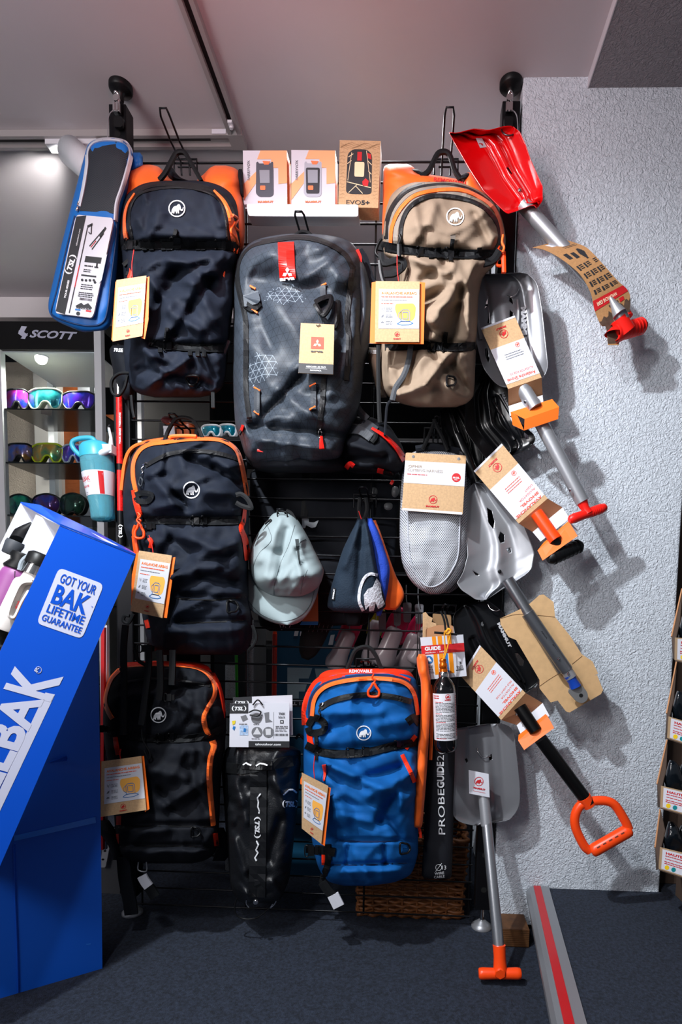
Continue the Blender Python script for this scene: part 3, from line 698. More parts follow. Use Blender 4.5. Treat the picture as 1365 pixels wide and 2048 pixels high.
webloop(rB, B.S, [(646, 570), (646, 582), (647, 598)], 11, 'gear_loop', web_grey)
webloop(rB, B.S, [(630, 604), (645, 596), (662, 593), (660, 610), (648, 628), (640, 622), (630, 606)], 9, 'gear_loop', black_pl, .016)
for x, y in ((514, 778), (627, 770)):
    webloop(rB, B.S, [(x, y), (x, y+25), (x, y+48)], 11, 'daisy_chain', web_grey)
for P in ([(508, 774), (520, 781)], [(508, 822), (518, 829)], [(619, 773), (632, 766)], [(619, 819), (631, 812)], [(500, 571), (511, 577)], [(504, 618), (515, 625)], [(643, 571), (653, 566)]):
    mb = MB(); strip(mb, B.S, P, 3, .007, .002, n=2); mb.build('orange_bartack', orange_fab, rB)
puller(rB, B.S, [(640, 858), (637, 868), (641, 876), (644, 866), (640, 858)], chrome, .002)
ztrack(rB, B.S, [(643, 872), (643, 885), (644, 897)], 9, red_gr, 'zip_pull', .012, .004, (5, 10))
ztrack(rB, B.S, [(486, 850), (482, 862)], 5, red_gr, 'zip_pull', .01); puller(rB, FLAT(-.17), [(488, 848), (484, 860), (479, 870)], black_pl, .003)
for P in ([(515, 899), (527, 901)], [(604, 902), (616, 904)]): ztrack(rB, FLAT(-.195), P, 7, red_gr, 'red_tab', .0)
webloop(rB, FLAT(-.08), [(718, 500), (730, 520), (742, 560), (755, 572)], 16, 'side_strap', coal_fab)
ztrack(rB, FLAT(-.12), [(712, 500), (718, 515), (717, 528)], 12, red_gr, 'red_tab', .0); ztrack(rB, FLAT(-.17), [(704, 548), (700, 560)], 5, red_gr, 'red_tab', .0)
belt = Body([(835, 700, 745), (848, 686, 775), (870, 676, 792), (895, 673, 806), (920, 676, 812), (940, 690, 808), (948, 715, 790)], -.03, .12, 2.6, 3, folds=[(690, 885, 760, 905, 9, .012), (700, 920, 770, 915, 8, -.008)], wr=.006, seed=8)
mb = MB(); belt.mesh(mb, 40, 36); mb.build('hip_belt', coal_fab, rB)
ztrack(rB, belt.S, [(678, 858), (700, 850), (725, 853), (748, 868)], 34, web_grey, 'belt_padding', .004, .006)
webloop(rB, belt.S, [(746, 858), (752, 872), (744, 884)], 9, 'belt_keeper')
ztrack(rB, belt.S, [(744, 856), (770, 872), (794, 895), (810, 920)], 11, red_gr, 'red_edge', .006, .005, (5, 12))
ztrack(rB, belt.S, [(694, 935), (730, 938), (765, 944), (790, 950)], 8, black_pl, 'belt_strap', .012)
for P in ([(692, 936), (700, 927), (708, 932)], [(755, 940), (767, 943)], [(782, 963), (787, 966)]): ztrack(rB, belt.S, P, 9, red_gr, 'red_tab', .016)
webloop(rB, FLAT(-.10), [(712, 810), (722, 825), (735, 838)], 14, 'belt_strap', web_grey)
grab(rB, FLAT(-.12), [(590, 470), (598, 464), (607, 462), (618, 465), (626, 472)], 5)
def arva_tag():
    S = FLAT(-.255); Q = Quad((602, 646), (669, 649), (667, 749), (597, 746), S)
    c = S(632, 746); t = thing('product_tag', 'brown card tag with red square and black footer on the charcoal backpack', 'tag', tuple(c))
    mb = MB(); Q.rect(mb, 0, 0, 1, 1, 0, .0015, 0, 1); mb.build('card', [kraft, kraft_d], t)
    mb = MB(); Q.rect(mb, .0, .8, .995, .995, .0006); Q.text(mb, 'arva', .33, .565, .69, .035, bold=.05); mb.build('black_footer', dark_pr, t)
    mb = MB(); Q.rect(mb, .33, .265, .70, .50, .0006); mb.build('red_square', mat('tag_red', '#d8432a', .6), t)
    mb = MB()
    for k in range(3):
        a = math.radians(-90+k*120); P = []
        for r, da in ((.01, -.9), (.085, -.5), (.13, 0), (.085, .5), (.01, .9)): P.append((.515+math.cos(a+da)*r, .40+math.sin(a+da)*r*.67))
        Q.poly(mb, P, .0011)
    mb.build('emblem', mat('tag_cream', '#e8cfa8', .7), t)
    mb = MB(); Q.text(mb, 'RESCUER 32 PRO', .22, .875, .78, .028, bold=.03); Q.text(mb, 'BACKPACK', .34, .945, .66, .028, bold=.02); Q.rect(mb, .2, .895, .82, .899, .0012); mb.build('lettering', white_pr, t)
    mb = MB(); tube(mb, [FLAT(-.24)(*p) for p in [(637, 600), (636, 625), (639, 643)]], .0008, 6); tube(mb, [S(*p, .002) for p in [(633, 650), (636, 652), (640, 649), (641, 651)]], .001, 6); mb.build('string', dark_pr, t)
arva_tag()

# --- tan backpack, top right
foldC = [(765, 498, 1000, 512, 11, -.014), (780, 690, 955, 693, 9, -.015), (826, 405, 840, 470, 10, .007), (855, 460, 842, 485, 8, -.01), (870, 410, 850, 470, 10, .008), (960, 410, 985, 470, 12, .009), (950, 430, 975, 480, 8, -.008),
  (835, 520, 895, 545, 10, .016), (845, 560, 895, 525, 10, -.01), (905, 520, 925, 555, 10, .01), (850, 600, 905, 575, 12, -.018), (870, 640, 910, 570, 14, .02), (860, 620, 920, 600, 10, .01), (925, 580, 900, 680, 12, -.02), (935, 570, 940, 660, 10, .014), (860, 640, 880, 665, 9, .012), (875, 660, 895, 690, 9, -.012),
  (850, 770, 905, 700, 9, .018), (800, 790, 850, 770, 9, .014), (865, 700, 890, 740, 8, -.014), (830, 700, 820, 770, 9, -.012), (880, 760, 930, 800, 12, .012), (905, 730, 935, 780, 9, -.016), (785, 740, 795, 790, 9, .01), (775, 700, 780, 770, 6, .010)]
Cb = Body([(363, 835, 905), (367, 815, 928), (376, 796, 952), (395, 780, 980), (420, 772, 998), (450, 768, 1008), (480, 766, 1012), (506, 768, 1010), (530, 796, 990), (560, 800, 965), (600, 788, 958), (650, 772, 956), (700, 762, 953), (740, 760, 951), (770, 764, 950), (790, 774, 948), (806, 800, 935), (815, 835, 912)],
         -.04, .16, 3.2, 6, folds=foldC, wr=.014, seed=5, mt=7)
rC = root(Cb, 'avalanche_backpack', 'tan backpack with orange shoulders, hung at top right of the rack')
mb = MB(); Cb.mesh(mb, 74, 116); mb.build('body', tan_fab, rC)
hump(rC, [(328, 780, 815), (333, 769, 826), (345, 767, 838), (355, 767, 900), (370, 766, 960), (385, 766, 985), (410, 766, 830), (440, 765, 795), (470, 765, 785)], -.03, .07, orange_fab)
hump(rC, [(345, 936, 946), (352, 930, 952), (370, 925, 966), (390, 920, 984), (410, 940, 995)], -.03, .08, orange_fab)
hump(rC, [(338, 822, 836), (345, 830, 848), (353, 842, 858)], -.04, .05, coal_fab, 'strap_padding'); hump(rC, [(346, 932, 940), (353, 920, 942), (360, 916, 935)], -.05, .05, coal_fab, 'strap_padding')
mb = MB(); letter(mb, 'REMOVABLE', (868, 362), (935, 372), FLAT(-.10), 8, 0, .03); mb.build('lettering', red_pr, rC)
grab(rC, FLAT(-.085), [(842, 352), (858, 340), (872, 312), (880, 303), (893, 302), (902, 312), (910, 338), (922, 357)], 9)
ztrack(rC, Cb.S, [(772, 478), (774, 445), (786, 412), (812, 382), (850, 369), (900, 366), (945, 378), (980, 400)], 9, zipm, lift=.001)
ztrack(rC, Cb.S, [(781, 492), (784, 455), (798, 422), (822, 396), (850, 384), (900, 378), (940, 384), (985, 412), (1003, 450), (1006, 490)], 7, orange_fab, 'orange_piping', .002, .004)
ztrack(rC, Cb.S, [(800, 490), (803, 450), (815, 420), (838, 400), (870, 391), (920, 395), (965, 412), (995, 445), (1001, 480), (994, 500)], 8, zipm, lift=.002)
ztrack(rC, Cb.S, [(776, 492), (778, 455), (791, 418), (818, 389), (850, 377), (900, 372), (945, 381), (985, 406)], 6, tan_side, 'grey_panel', .001, .001)
ztrack(rC, Cb.S, [(790, 495), (793, 455), (806, 423), (830, 397), (860, 386), (900, 384), (950, 395)], 9, tan_side, 'grey_panel', .0005, .001)
for P in ([(800, 470), (802, 480), (797, 492), (800, 512)], [(764, 478), (758, 486), (752, 505), (760, 515)]): puller(rC, FLAT(-.19), P, black_pl, .0035)
ztrack(rC, FLAT(-.215), [(799, 488), (799, 512)], 9, black_pl, 'zip_pull', 0, .004)
ztrack(rC, Cb.S, [(757, 490), (790, 496), (840, 502), (880, 506), (940, 508), (1000, 508)], 18, webbing, 'compression_strap', .006)
buckle(rC, Cb.S, 905, 506, 16, 20); buckle(rC, Cb.S, 845, 503, 12, 18)
for x in (862, 878, 960): webloop(rC, Cb.S, [(x, 495), (x+1, 515)], 9, 'strap_keeper', lift=.009)
webloop(rC, Cb.S, [(906, 478), (904, 495), (902, 520)], 8, 'strap_end')
mb = MB(); poly_strip(mb, Cb.S, rnd([(901, 470), (912, 468), (911, 481), (903, 481)], 2), .007, .003); mb.build('strap_tab', tan_side, rC)
ztrack(rC, Cb.S, [(770, 692), (850, 690), (900, 694), (952, 692)], 16, webbing, 'compression_strap', .006); buckle(rC, Cb.S, 868, 693, 12, 18); buckle(rC, Cb.S, 892, 694, 8, 16)
webloop(rC, Cb.S, [(893, 664), (891, 680), (891, 700)], 8, 'strap_end')
logo(rC, Cb.S, 911, 433, 18)
webloop(rC, FLAT(-.20), [(762, 505), (768, 525), (800, 518), (808, 530), (790, 545), (768, 548)], 12)
webloop(rC, FLAT(-.20), [(760, 520), (764, 550), (772, 575), (768, 592), (762, 585)], 8, 'strap_end', black_pl)
webloop(rC, FLAT(-.17), [(1000, 500), (985, 520), (950, 530), (935, 548)], 14, 'side_strap')
puller(rC, FLAT(-.17), [(1007, 470), (1005, 485), (1009, 495), (1006, 505)], orange_fab, .0028)
karabiner(rC, FLAT(-.17), 1000, 520, 12, 24, or_pl, 0); ztrack(rC, FLAT(-.17), [(1008, 502), (1009, 544)], 8, or_pl, 'zip_pull', 0, .004)
webloop(rC, FLAT(-.19), [(822, 690), (818, 720), (808, 750), (792, 775), (785, 800)], 11, 'hanging_strap', web_grey)
webloop(rC, FLAT(-.12), [(757, 690), (757, 740), (758, 800), (760, 845)], 8, 'hanging_strap')
webloop(rC, FLAT(-.15), [(785, 798), (775, 810), (772, 840), (770, 870)], 5, 'hanging_strap', coal_fab)
b = hump(rC, [(695, 738, 760), (715, 736, 768), (745, 744, 772), (775, 752, 776), (795, 758, 774)], -.03, .09, tan_fab, 'hip_belt')
mb = MB(); letter(mb, 'FREE', (737, 707), (754, 707), b.S, 7, .003, .04); mb.build('lettering', white_pr, rC)
mb = MB(); dring(rC, Cb.S, 903, 762, 10)
airbag_tag([(752, 562), (840, 563), (839, 684), (750, 684)], FLAT(-.24), 'product tag with bright orange edges at the left of the tan backpack', None,
           side=[(838, 564), (851, 565), (848, 688), (752, 687), (752, 680), (838, 680)], leftedge=[(744, 565), (754, 563), (752, 687), (740, 686)], cordpts=[(795, 510), (795, 535), (798, 566)], Sc=FLAT(-.225))
# --- black backpack, middle row
foldD = [(340, 985, 470, 930, 10, .010), (375, 915, 445, 950, 10, -.014), (300, 950, 345, 1000, 12, .014), (345, 985, 375, 1015, 9, -.016), (300, 960, 330, 950, 7, -.008), (430, 935, 480, 965, 8, -.014), (410, 980, 470, 990, 12, .010), (310, 1015, 360, 1010, 9, .012),
  (280, 1042, 490, 1040, 11, -.014), (370, 1075, 440, 1100, 12, .014), (345, 1080, 380, 1100, 9, -.012), (395, 1115, 470, 1085, 11, .012), (350, 1150, 430, 1130, 11, .014), (390, 1180, 480, 1130, 12, .012), (400, 1150, 470, 1165, 9, -.014), (360, 1190, 490, 1198, 6, -.010), (355, 1245, 485, 1240, 6, -.008), (350, 1265, 480, 1260, 12, .012), (370, 1300, 400, 1320, 10, -.01)]
D = Body([(876, 345, 430), (879, 310, 448), (886, 288, 466), (900, 272, 478), (920, 260, 486), (950, 251, 493), (1000, 246, 497), (1050, 248, 498), (1100, 262, 497), (1150, 268, 497), (1200, 280, 498), (1240, 286, 505), (1270, 292, 505), (1295, 302, 498), (1310, 325, 480)],
         -.04, .16, 3.2, 6, folds=foldD, wr=.019, seed=11, mt=7)
rD = root(D, 'avalanche_backpack', 'black backpack with long orange piping, left end of the middle row')
mb = MB(); D.mesh(mb, 74, 110); mb.build('body', black_fab, rD)
ztrack(rD, D.S, [(272, 985), (266, 955), (267, 925), (278, 902), (298, 889), (330, 884), (380, 878), (430, 878), (456, 886), (474, 902), (483, 930), (490, 965), (494, 990)], 8, orange_fab, 'orange_piping', .003, .005)
ztrack(rD, D.S, [(242, 980), (249, 925), (262, 897), (290, 884), (325, 878), (350, 873)], 6, orange_fab, 'orange_piping', .003, .005)
ztrack(rD, FLAT(-.16), [(338, 876), (345, 872), (375, 871), (392, 872)], 6, orange_fab, 'orange_piping', .0, .005)
ztrack(rD, D.S, [(290, 932), (320, 915), (350, 905), (400, 902), (440, 907), (478, 918)], 8, zipm, lift=.003)
puller(rD, D.S, [(286, 930), (292, 926), (297, 928)], chrome, .002); puller(rD, D.S, [(288, 932), (283, 938), (286, 944), (282, 950)], chrome, .0018)
puller(rD, D.S, [(281, 955), (278, 968), (283, 972), (285, 960), (281, 955)], web_grey, .002)
logo(rD, D.S, 383, 980, 17)
ztrack(rD, D.S, [(268, 980), (272, 1005), (279, 1030)], 11, red_fab, 'orange_piping', .004, .004)
puller(rD, FLAT(-.21), [(276, 1025), (281, 1032), (274, 1040), (280, 1048)], or_pl, .0022); karabiner(rD, FLAT(-.21), 279, 1062, 18, 30, or_pl, 0)
ztrack(rD, FLAT(-.20), [(268, 1072), (270, 1090), (273, 1108)], 9, or_pl, 'zip_pull', 0, .004)
webloop(rD, FLAT(-.205), [(270, 1050), (266, 1062), (267, 1075)], 4, 'zip_pull', or_pl)
webloop(rD, D.S, [(298, 1076), (302, 1085), (300, 1096)], 7, 'orange_strap', red_fab)
webloop(rD, D.S, [(270, 990), (285, 986), (302, 990), (296, 1002), (278, 1002), (271, 994)], 11)
webloop(rD, FLAT(-.19), [(472, 990), (482, 988), (495, 998), (502, 1015), (485, 1012), (472, 1005)], 9)
ztrack(rD, D.S, [(490, 1012), (487, 1040), (482, 1056), (490, 1080), (496, 1120)], 8, red_fab, 'orange_piping', .004, .005, (5, 12))
ztrack(rD, D.S, [(285, 1040), (350, 1040), (420, 1042), (488, 1040)], 16, webbing, 'compression_strap', .004)
buckle(rD, D.S, 300, 1050, 14, 18); buckle(rD, D.S, 395, 1041, 14, 16); buckle(rD, D.S, 412, 1041, 10, 16); webloop(rD, D.S, [(391, 1032), (391, 1042)], 8, 'strap_end')
dring(rD, D.S, 465, 1213, 12)
ztrack(rD, D.S, [(350, 1196), (420, 1200), (492, 1194)], 3, zipm, 'seam', .001, .001); ztrack(rD, D.S, [(360, 1246), (430, 1244), (496, 1240)], 3, zipm, 'seam', .001, .001)
grab(rD, FLAT(-.09), [(328, 882), (335, 862), (350, 838), (368, 834), (385, 840), (398, 860), (406, 880)], 6)
hump(rD, [(832, 328, 340), (838, 322, 352), (846, 326, 358), (852, 340, 372)], -.06, .03, mat('dark_red_buckle', '#3a1414', .3), 'chest_buckle')
webloop(rD, FLAT(-.12), [(258, 1232), (248, 1232), (246, 1242), (256, 1246), (266, 1228)], 6, 'hanging_strap')
ztrack(rD, D.S, [(292, 1240), (296, 1256)], 8, red_fab, 'orange_strap')
for P in ([(318, 1300), (320, 1340), (320, 1380), (318, 1400)], [(345, 1300), (344, 1340), (343, 1370)], [(250, 1250), (246, 1300), (247, 1380), (246, 1470)], [(296, 1290), (296, 1340), (290, 1390), (282, 1450)]):
    webloop(rD, FLAT(-.225), P, 12, 'hanging_strap')
webloop(rD, FLAT(-.15), [(505, 1250), (512, 1275), (506, 1290), (498, 1300)], 6, 'hanging_strap')
puller(rD, FLAT(-.21), [(283, 1450), (286, 1480), (300, 1505), (298, 1520), (288, 1500)], webbing, .0022, 'hanging_strap')
buckle(rD, FLAT(-.21), 293, 1297, 20, 14)
buckle(rD, FLAT(-.22), 340, 1395, 12, 14)
airbag_tag([(278, 1101), (344, 1111), (325, 1236), (261, 1222)], FLAT(-.235), 'product tag on the middle-row black backpack, beside the corner of the blue box', None,
           side=[(342, 1116), (351, 1114), (334, 1236), (326, 1235)], leftedge=[(273, 1106), (282, 1104), (266, 1222), (262, 1210), (264, 1150)], cordpts=[(298, 1070), (304, 1090), (308, 1116)], Sc=FLAT(-.215))

# --- black backpack, bottom left
foldE = [(215, 1478, 445, 1478, 11, -.012), (240, 1395, 300, 1385, 9, .010), (250, 1430, 300, 1400, 10, -.008), (360, 1400, 410, 1440, 12, .010), (340, 1380, 420, 1370, 6, -.008), (300, 1540, 400, 1560, 14, .012), (330, 1610, 400, 1570, 12, .014), (320, 1580, 350, 1620, 10, -.012), (380, 1540, 410, 1620, 10, -.010), (232, 1650, 425, 1648, 5, -.010), (232, 1690, 425, 1692, 5, -.010), (240, 1705, 420, 1705, 10, .010), (270, 1670, 330, 1660, 12, .008)]
E_ = Body([(1330, 265, 380), (1334, 248, 398), (1343, 232, 416), (1362, 218, 434), (1400, 208, 448), (1440, 206, 453), (1480, 208, 451), (1520, 214, 446), (1580, 222, 441), (1640, 229, 439), (1680, 231, 437), (1705, 240, 430), (1720, 258, 412), (1727, 290, 385)],
          -.04, .16, 3.2, 6, folds=foldE, wr=.014, seed=17, mt=8)
rE = root(E_, 'avalanche_backpack', 'black backpack with orange-red top edge, bottom left of the rack beside the blue stand')
mb = MB(); E_.mesh(mb, 74, 110); mb.build('body', coal_fab, rE)
hump(rE, [(1322, 300, 355), (1326, 250, 400), (1334, 240, 418), (1344, 244, 424)], -.04, .10, red_fab, 'top_panel')
hump(rE, [(1345, 418, 430), (1370, 424, 442), (1400, 434, 449), (1430, 442, 452), (1450, 446, 452)], -.04, .09, red_fab, 'side_panel')
ztrack(rE, E_.S, [(238, 1340), (222, 1358), (212, 1385), (210, 1405), (216, 1424), (224, 1438)], 8, orange_fab, 'orange_piping', .003, .005)
ztrack(rE, E_.S, [(245, 1333), (300, 1330), (350, 1331), (390, 1335), (415, 1348), (428, 1370), (428, 1392), (414, 1418), (407, 1436), (410, 1455), (418, 1472)], 7, orange_fab, 'orange_piping', .003, .005, (4, 9))
ztrack(rE, E_.S, [(424, 1482), (427, 1495), (420, 1520), (418, 1560), (422, 1610), (426, 1652)], 8, orange_fab, 'orange_piping', .003, .005, (11, 8)); ztrack(rE, E_.S, [(430, 1668), (433, 1692)], 8, red_fab, 'orange_piping')
ztrack(rE, E_.S, [(230, 1474), (232, 1490), (236, 1510)], 9, red_fab, 'orange_piping'); ztrack(rE, E_.S, [(237, 1632), (237, 1650)], 9, red_fab, 'orange_piping'); ztrack(rE, E_.S, [(233, 1668), (233, 1688)], 9, red_fab, 'orange_piping')
ztrack(rE, E_.S, [(240, 1366), (300, 1358), (350, 1360), (420, 1372)], 5, zipm, lift=.002)
logo(rE, E_.S, 317, 1430, 16)
ztrack(rE, E_.S, [(206, 1458), (260, 1472), (330, 1478), (400, 1474), (450, 1456)], 14, webbing, 'compression_strap', .004); buckle(rE, E_.S, 325, 1476, 14, 16); buckle(rE, E_.S, 345, 1475, 10, 14)
buckle(rE, FLAT(-.13), 203, 1458, 16, 14); ztrack(rE, E_.S, [(225, 1655), (300, 1652), (430, 1654)], 2, zipm, 'seam', .001, .001); ztrack(rE, E_.S, [(240, 1693), (330, 1692), (425, 1694)], 2, zipm, 'seam', .001, .001)
dring(rE, E_.S, 391, 1664, 10)
b = hump(rE, [(1640, 195, 218), (1655, 192, 228), (1668, 200, 236), (1690, 216, 246), (1720, 226, 250)], -.04, .07, coal_fab, 'hip_belt')
hump(rE, [(1655, 436, 448), (1680, 436, 458), (1705, 430, 462), (1722, 425, 450)], -.02, .015, coal_fab, 'hip_belt')
webloop(rE, FLAT(-.12), [(246, 1715), (250, 1760), (258, 1800), (262, 1830)], 26, 'waist_strap', coal_fab)
puller(rE, FLAT(-.14), [(277, 1724), (277, 1740), (293, 1742), (293, 1724)], grey_met, .0018, 'buckle')
webloop(rE, FLAT(-.14), [(282, 1752), (290, 1765), (302, 1782), (310, 1795)], 20, 'waist_strap')
mb = MB(); strip(mb, FLAT(-.14), [(283, 1752), (289, 1763), (297, 1774)], 19, .009, .002); mb.build('white_label', paper, rE)
webloop(rE, FLAT(-.21), [(268, 1300), (275, 1320), (290, 1330)], 6, 'hanging_strap')
airbag_tag([(203, 1523), (283, 1512), (293, 1620), (201, 1634)], FLAT(-.245), 'product tag at the left of the bottom-left black backpack, overlapping the blue stand', None,
           side=[(282, 1513), (288, 1512), (299, 1618), (290, 1624)], leftedge=[(194, 1524), (205, 1522), (210, 1633), (200, 1634)], cordpts=[(242, 1498), (240, 1510), (243, 1524)], Sc=FLAT(-.225))

# --- blue backpack, bottom right
foldF = [(615, 1505, 835, 1490, 10, -.014), (640, 1425, 760, 1425, 12, .010), (660, 1460, 700, 1440, 9, -.008), (760, 1450, 830, 1440, 12, .008), (655, 1530, 800, 1590, 10, .018), (720, 1560, 800, 1535, 9, -.014), (740, 1590, 830, 1545, 11, .014), (790, 1590, 765, 1640, 11, -.018), (800, 1610, 835, 1580, 9, .012), (660, 1570, 690, 1640, 14, .010), (660, 1540, 680, 1560, 8, -.012), (780, 1640, 800, 1670, 8, -.014), (650, 1680, 830, 1680, 4, -.012), (650, 1730, 830, 1725, 4, -.010), (700, 1690, 695, 1725, 5, -.008), (770, 1690, 772, 1725, 5, -.008), (680, 1745, 800, 1742, 8, .010), (655, 1765, 730, 1768, 6, -.010)]
F_ = Body([(1346, 690, 800), (1350, 660, 818), (1360, 640, 832), (1380, 624, 839), (1410, 614, 842), (1450, 608, 843), (1490, 606, 842), (1530, 606, 840), (1600, 612, 838), (1650, 620, 837), (1700, 628, 837), (1725, 634, 832), (1748, 644, 822), (1764, 660, 790), (1772, 690, 740)],
          -.035, .17, 3.2, 6, folds=foldF, wr=.017, seed=23, mt=8)
rF = root(F_, 'avalanche_backpack', 'blue backpack with red-orange top, bottom right of the rack')
mb = MB(); F_.mesh(mb, 78, 116); mb.build('body', blue_fab, rF)
ztrack(rF, F_.S, [(612, 1450), (612, 1415), (622, 1385), (640, 1362), (680, 1350), (740, 1346), (790, 1348), (822, 1358)], 16, red_fab, 'top_panel', .001, .006)
hump(rF, [(1337, 690, 790), (1341, 655, 815), (1350, 640, 826), (1362, 634, 832)], -.04, .11, red_fab, 'top_panel')
navy = mat('navy_fabric', '#16284f', .6, bump=WEAVE)
ztrack(rF, F_.S, [(620, 1440), (621, 1405), (634, 1380), (660, 1364), (710, 1354), (760, 1352), (810, 1360), (832, 1384)], 7, navy, 'navy_piping', .002, .004)
ztrack(rF, F_.S, [(624, 1432), (628, 1402), (640, 1382), (664, 1368), (710, 1359), (760, 1357), (806, 1364), (828, 1386), (837, 1430)], 8, orange_fab, 'orange_piping', .004, .006)
S7 = FLAT(-.16)
mb = MB(); letter(mb, 'REMOVABLE', (699, 1345), (745, 1345), S7, 6, 0, .03); mb.build('lettering', white_pr, rF)
ztrack(rF, F_.S, [(640, 1416), (665, 1402), (700, 1393), (745, 1390), (790, 1395), (824, 1404)], 11, zipm, lift=.003)
puller(rF, F_.S, [(640, 1408), (647, 1406), (644, 1412)], chrome, .002); puller(rF, F_.S, [(640, 1416), (638, 1424), (642, 1430), (637, 1440)], black_pl, .002)
karabiner(rF, FLAT(-.21), 748, 1380, 22, 28, or_pl, 0)
logo(rF, F_.S, 728, 1466, 15)
webloop(rF, F_.S, [(616, 1452), (628, 1436), (648, 1446), (646, 1462), (622, 1466), (616, 1455)], 13); webloop(rF, F_.S, [(815, 1445), (830, 1436), (842, 1448)], 16)
ztrack(rF, F_.S, [(619, 1464), (620, 1480), (624, 1496)], 11, red_fab, 'orange_piping', .003); ztrack(rF, F_.S, [(632, 1465), (633, 1500), (632, 1520)], 7, webbing, 'strap_end', .005)
ztrack(rF, F_.S, [(612, 1490), (650, 1506), (720, 1507), (790, 1492), (842, 1484)], 15, webbing, 'compression_strap', .005); buckle(rF, F_.S, 706, 1506, 14, 18); buckle(rF, F_.S, 736, 1503, 12, 16); buckle(rF, F_.S, 800, 1490, 12, 16)
ztrack(rF, F_.S, [(648, 1530), (650, 1545), (648, 1562)], 8, red_fab, 'orange_piping', .003, .004, (8, 3)); ztrack(rF, F_.S, [(805, 1510), (812, 1525), (822, 1545), (830, 1565)], 8, red_fab, 'orange_piping', .004)
ztrack(rF, F_.S, [(812, 1498), (818, 1490), (832, 1472)], 8, red_fab, 'orange_piping', .004)
ztrack(rF, F_.S, [(652, 1680), (740, 1684), (830, 1679)], 2, navy, 'seam', .001, .001); ztrack(rF, F_.S, [(652, 1730), (740, 1730), (830, 1725)], 2, navy, 'seam', .001, .001)
ztrack(rF, F_.S, [(648, 1702), (648, 1730)], 9, red_fab, 'orange_piping', .004); dring(rF, F_.S, 810, 1697, 11)
buckle(rF, FLAT(-.16), 625, 1702, 16, 20); ztrack(rF, F_.S, [(612, 1698), (640, 1700), (670, 1706)], 16, webbing, 'waist_strap', .006)
webloop(rF, F_.S, [(655, 1690), (656, 1725), (645, 1760), (650, 1775)], 12, 'waist_strap'); webloop(rF, FLAT(-.16), [(645, 1765), (655, 1780), (668, 1795), (676, 1808)], 18, 'waist_strap')
mb = MB(); strip(mb, FLAT(-.16), [(666, 1790), (672, 1802), (678, 1814)], 23, .008, .002); mb.build('white_label', paper, rF)
grab(rF, FLAT(-.09), [(690, 1350), (700, 1325), (712, 1300), (735, 1294), (750, 1308), (762, 1335), (770, 1350)], 8)
webloop(rF, FLAT(-.09), [(592, 1478), (598, 1470), (608, 1478), (625, 1500), (632, 1515)], 5, 'cord_loop')
airbag_tag([(604, 1545), (657, 1572), (643, 1688), (604, 1657)], FLAT(-.245), 'narrow slanting product tag at the left of the blue backpack', None,
           side=[(655, 1574), (662, 1576), (650, 1692), (642, 1688)], leftedge=[(601, 1560), (606, 1546), (606, 1570), (601, 1568)], cordpts=[(630, 1512), (628, 1535), (630, 1562)], Sc=FLAT(-.225))

# --- beacon boxes on the small white shelf
def boxed(name, label, fr, y0, depth, mats, right=True):
    """carton: four front pixel corners at depth y0, going straight back"""
    f = [W(*p, y0) for p in fr]; b = [v+Vector((0, depth, 0)) for v in f]
    c = sum(f, Vector())/4; t = thing(name, label, 'box', (c.x, y0+depth/2, min(v.z for v in f)))
    mb = MB(); mb.add(f+b, [(0, 1, 2, 3), (7, 6, 5, 4), (0, 4, 5, 1), (3, 2, 6, 7), (0, 3, 7, 4)], 0, False); mb.add(f+b, [(1, 5, 6, 2)], 1, False)
    mb.build('carton', mats, t); return t, Quad(*fr, FLAT(y0))
def beacon(Q, t, body, rim=None):
    mb = MB(); Q.poly(mb, [(.40, .0), (1, 0), (1, .60), (.80, .62), (.80, .32), (.64, .32), (.64, .16), (.32, .16)]); Q.poly(mb, [(.0, .62), (.38, .32), (.38, .5), (.0, .92)]); mb.build('printed_pattern', mat('pale_orange_print', '#f5a978', .5), t)
    mb = MB(); P = rnd([(.30, .22), (.34, .2), (.36, .24), (.62, .24), (.66, .2), (.69, .22), (.69, .82), (.62, .86), (.36, .86), (.28, .8)], .05)
    Q.poly(mb, P, .0009); mb.build('device_picture', rim or body, t)
    if rim:
        mb = MB(); Q.poly(mb, rnd([(.33, .32), (.65, .32), (.64, .8), (.34, .8)], .04), .0012); mb.build('device_face', body, t)
    mb = MB(); Q.poly(mb, [(.37, .36), (.60, .36), (.60, .60), (.38, .60)], .0015); mb.build('screen_picture', mat('screen_grey', '#8d929c' if not rim else '#6f7868', .5), t)
    mb = MB(); Q.poly(mb, rnd([(.38, .65), (.50, .65), (.50, .73), (.38, .73)], .02), .0015); Q.poly(mb, [(.44, .19), (.62, .2), (.58, .26), (.48, .26)], .0012); Q.text(mb, 'MAMMUT', .32, .965, .68, .035, bold=.05); mb.build('orange_print', mat('soft_orange_print', '#ee7a4a', .5), t)
    mb = MB(); P0, P1 = Q.p(.15, .55), Q.p(.15, .18); letter(mb, 'BARRYVOX', P0, P1, Q.S, 5, .0012, .01); mb.build('lettering', grey_pr, t)
Z0 = -.058
t, Q = boxed('beacon_box', 'white and orange carton picturing an all-dark device, left end of the white shelf', [(486, 301), (574, 301), (575, 409), (488, 409)], Z0, .045, [paper, orange_card]); beacon(Q, t, mat('device_dark', '#4a4d58', .6))
t, Q = boxed('beacon_box', 'white and orange carton with a grey-rimmed device picture, middle of the white shelf', [(583, 300), (671, 301), (671, 409), (583, 409)], Z0-.002, .045, [paper, orange_card]); beacon(Q, t, mat('device_face_dark', '#2b2d33', .5), mat('device_rim', '#a9adb8', .4))
t, Q = boxed('beacon_box', 'brown kraft carton with a black device picture, right end of the white shelf', [(680, 280), (762, 282), (757, 416), (677, 414)], Z0-.012, .045, [kraft, kraft_d])
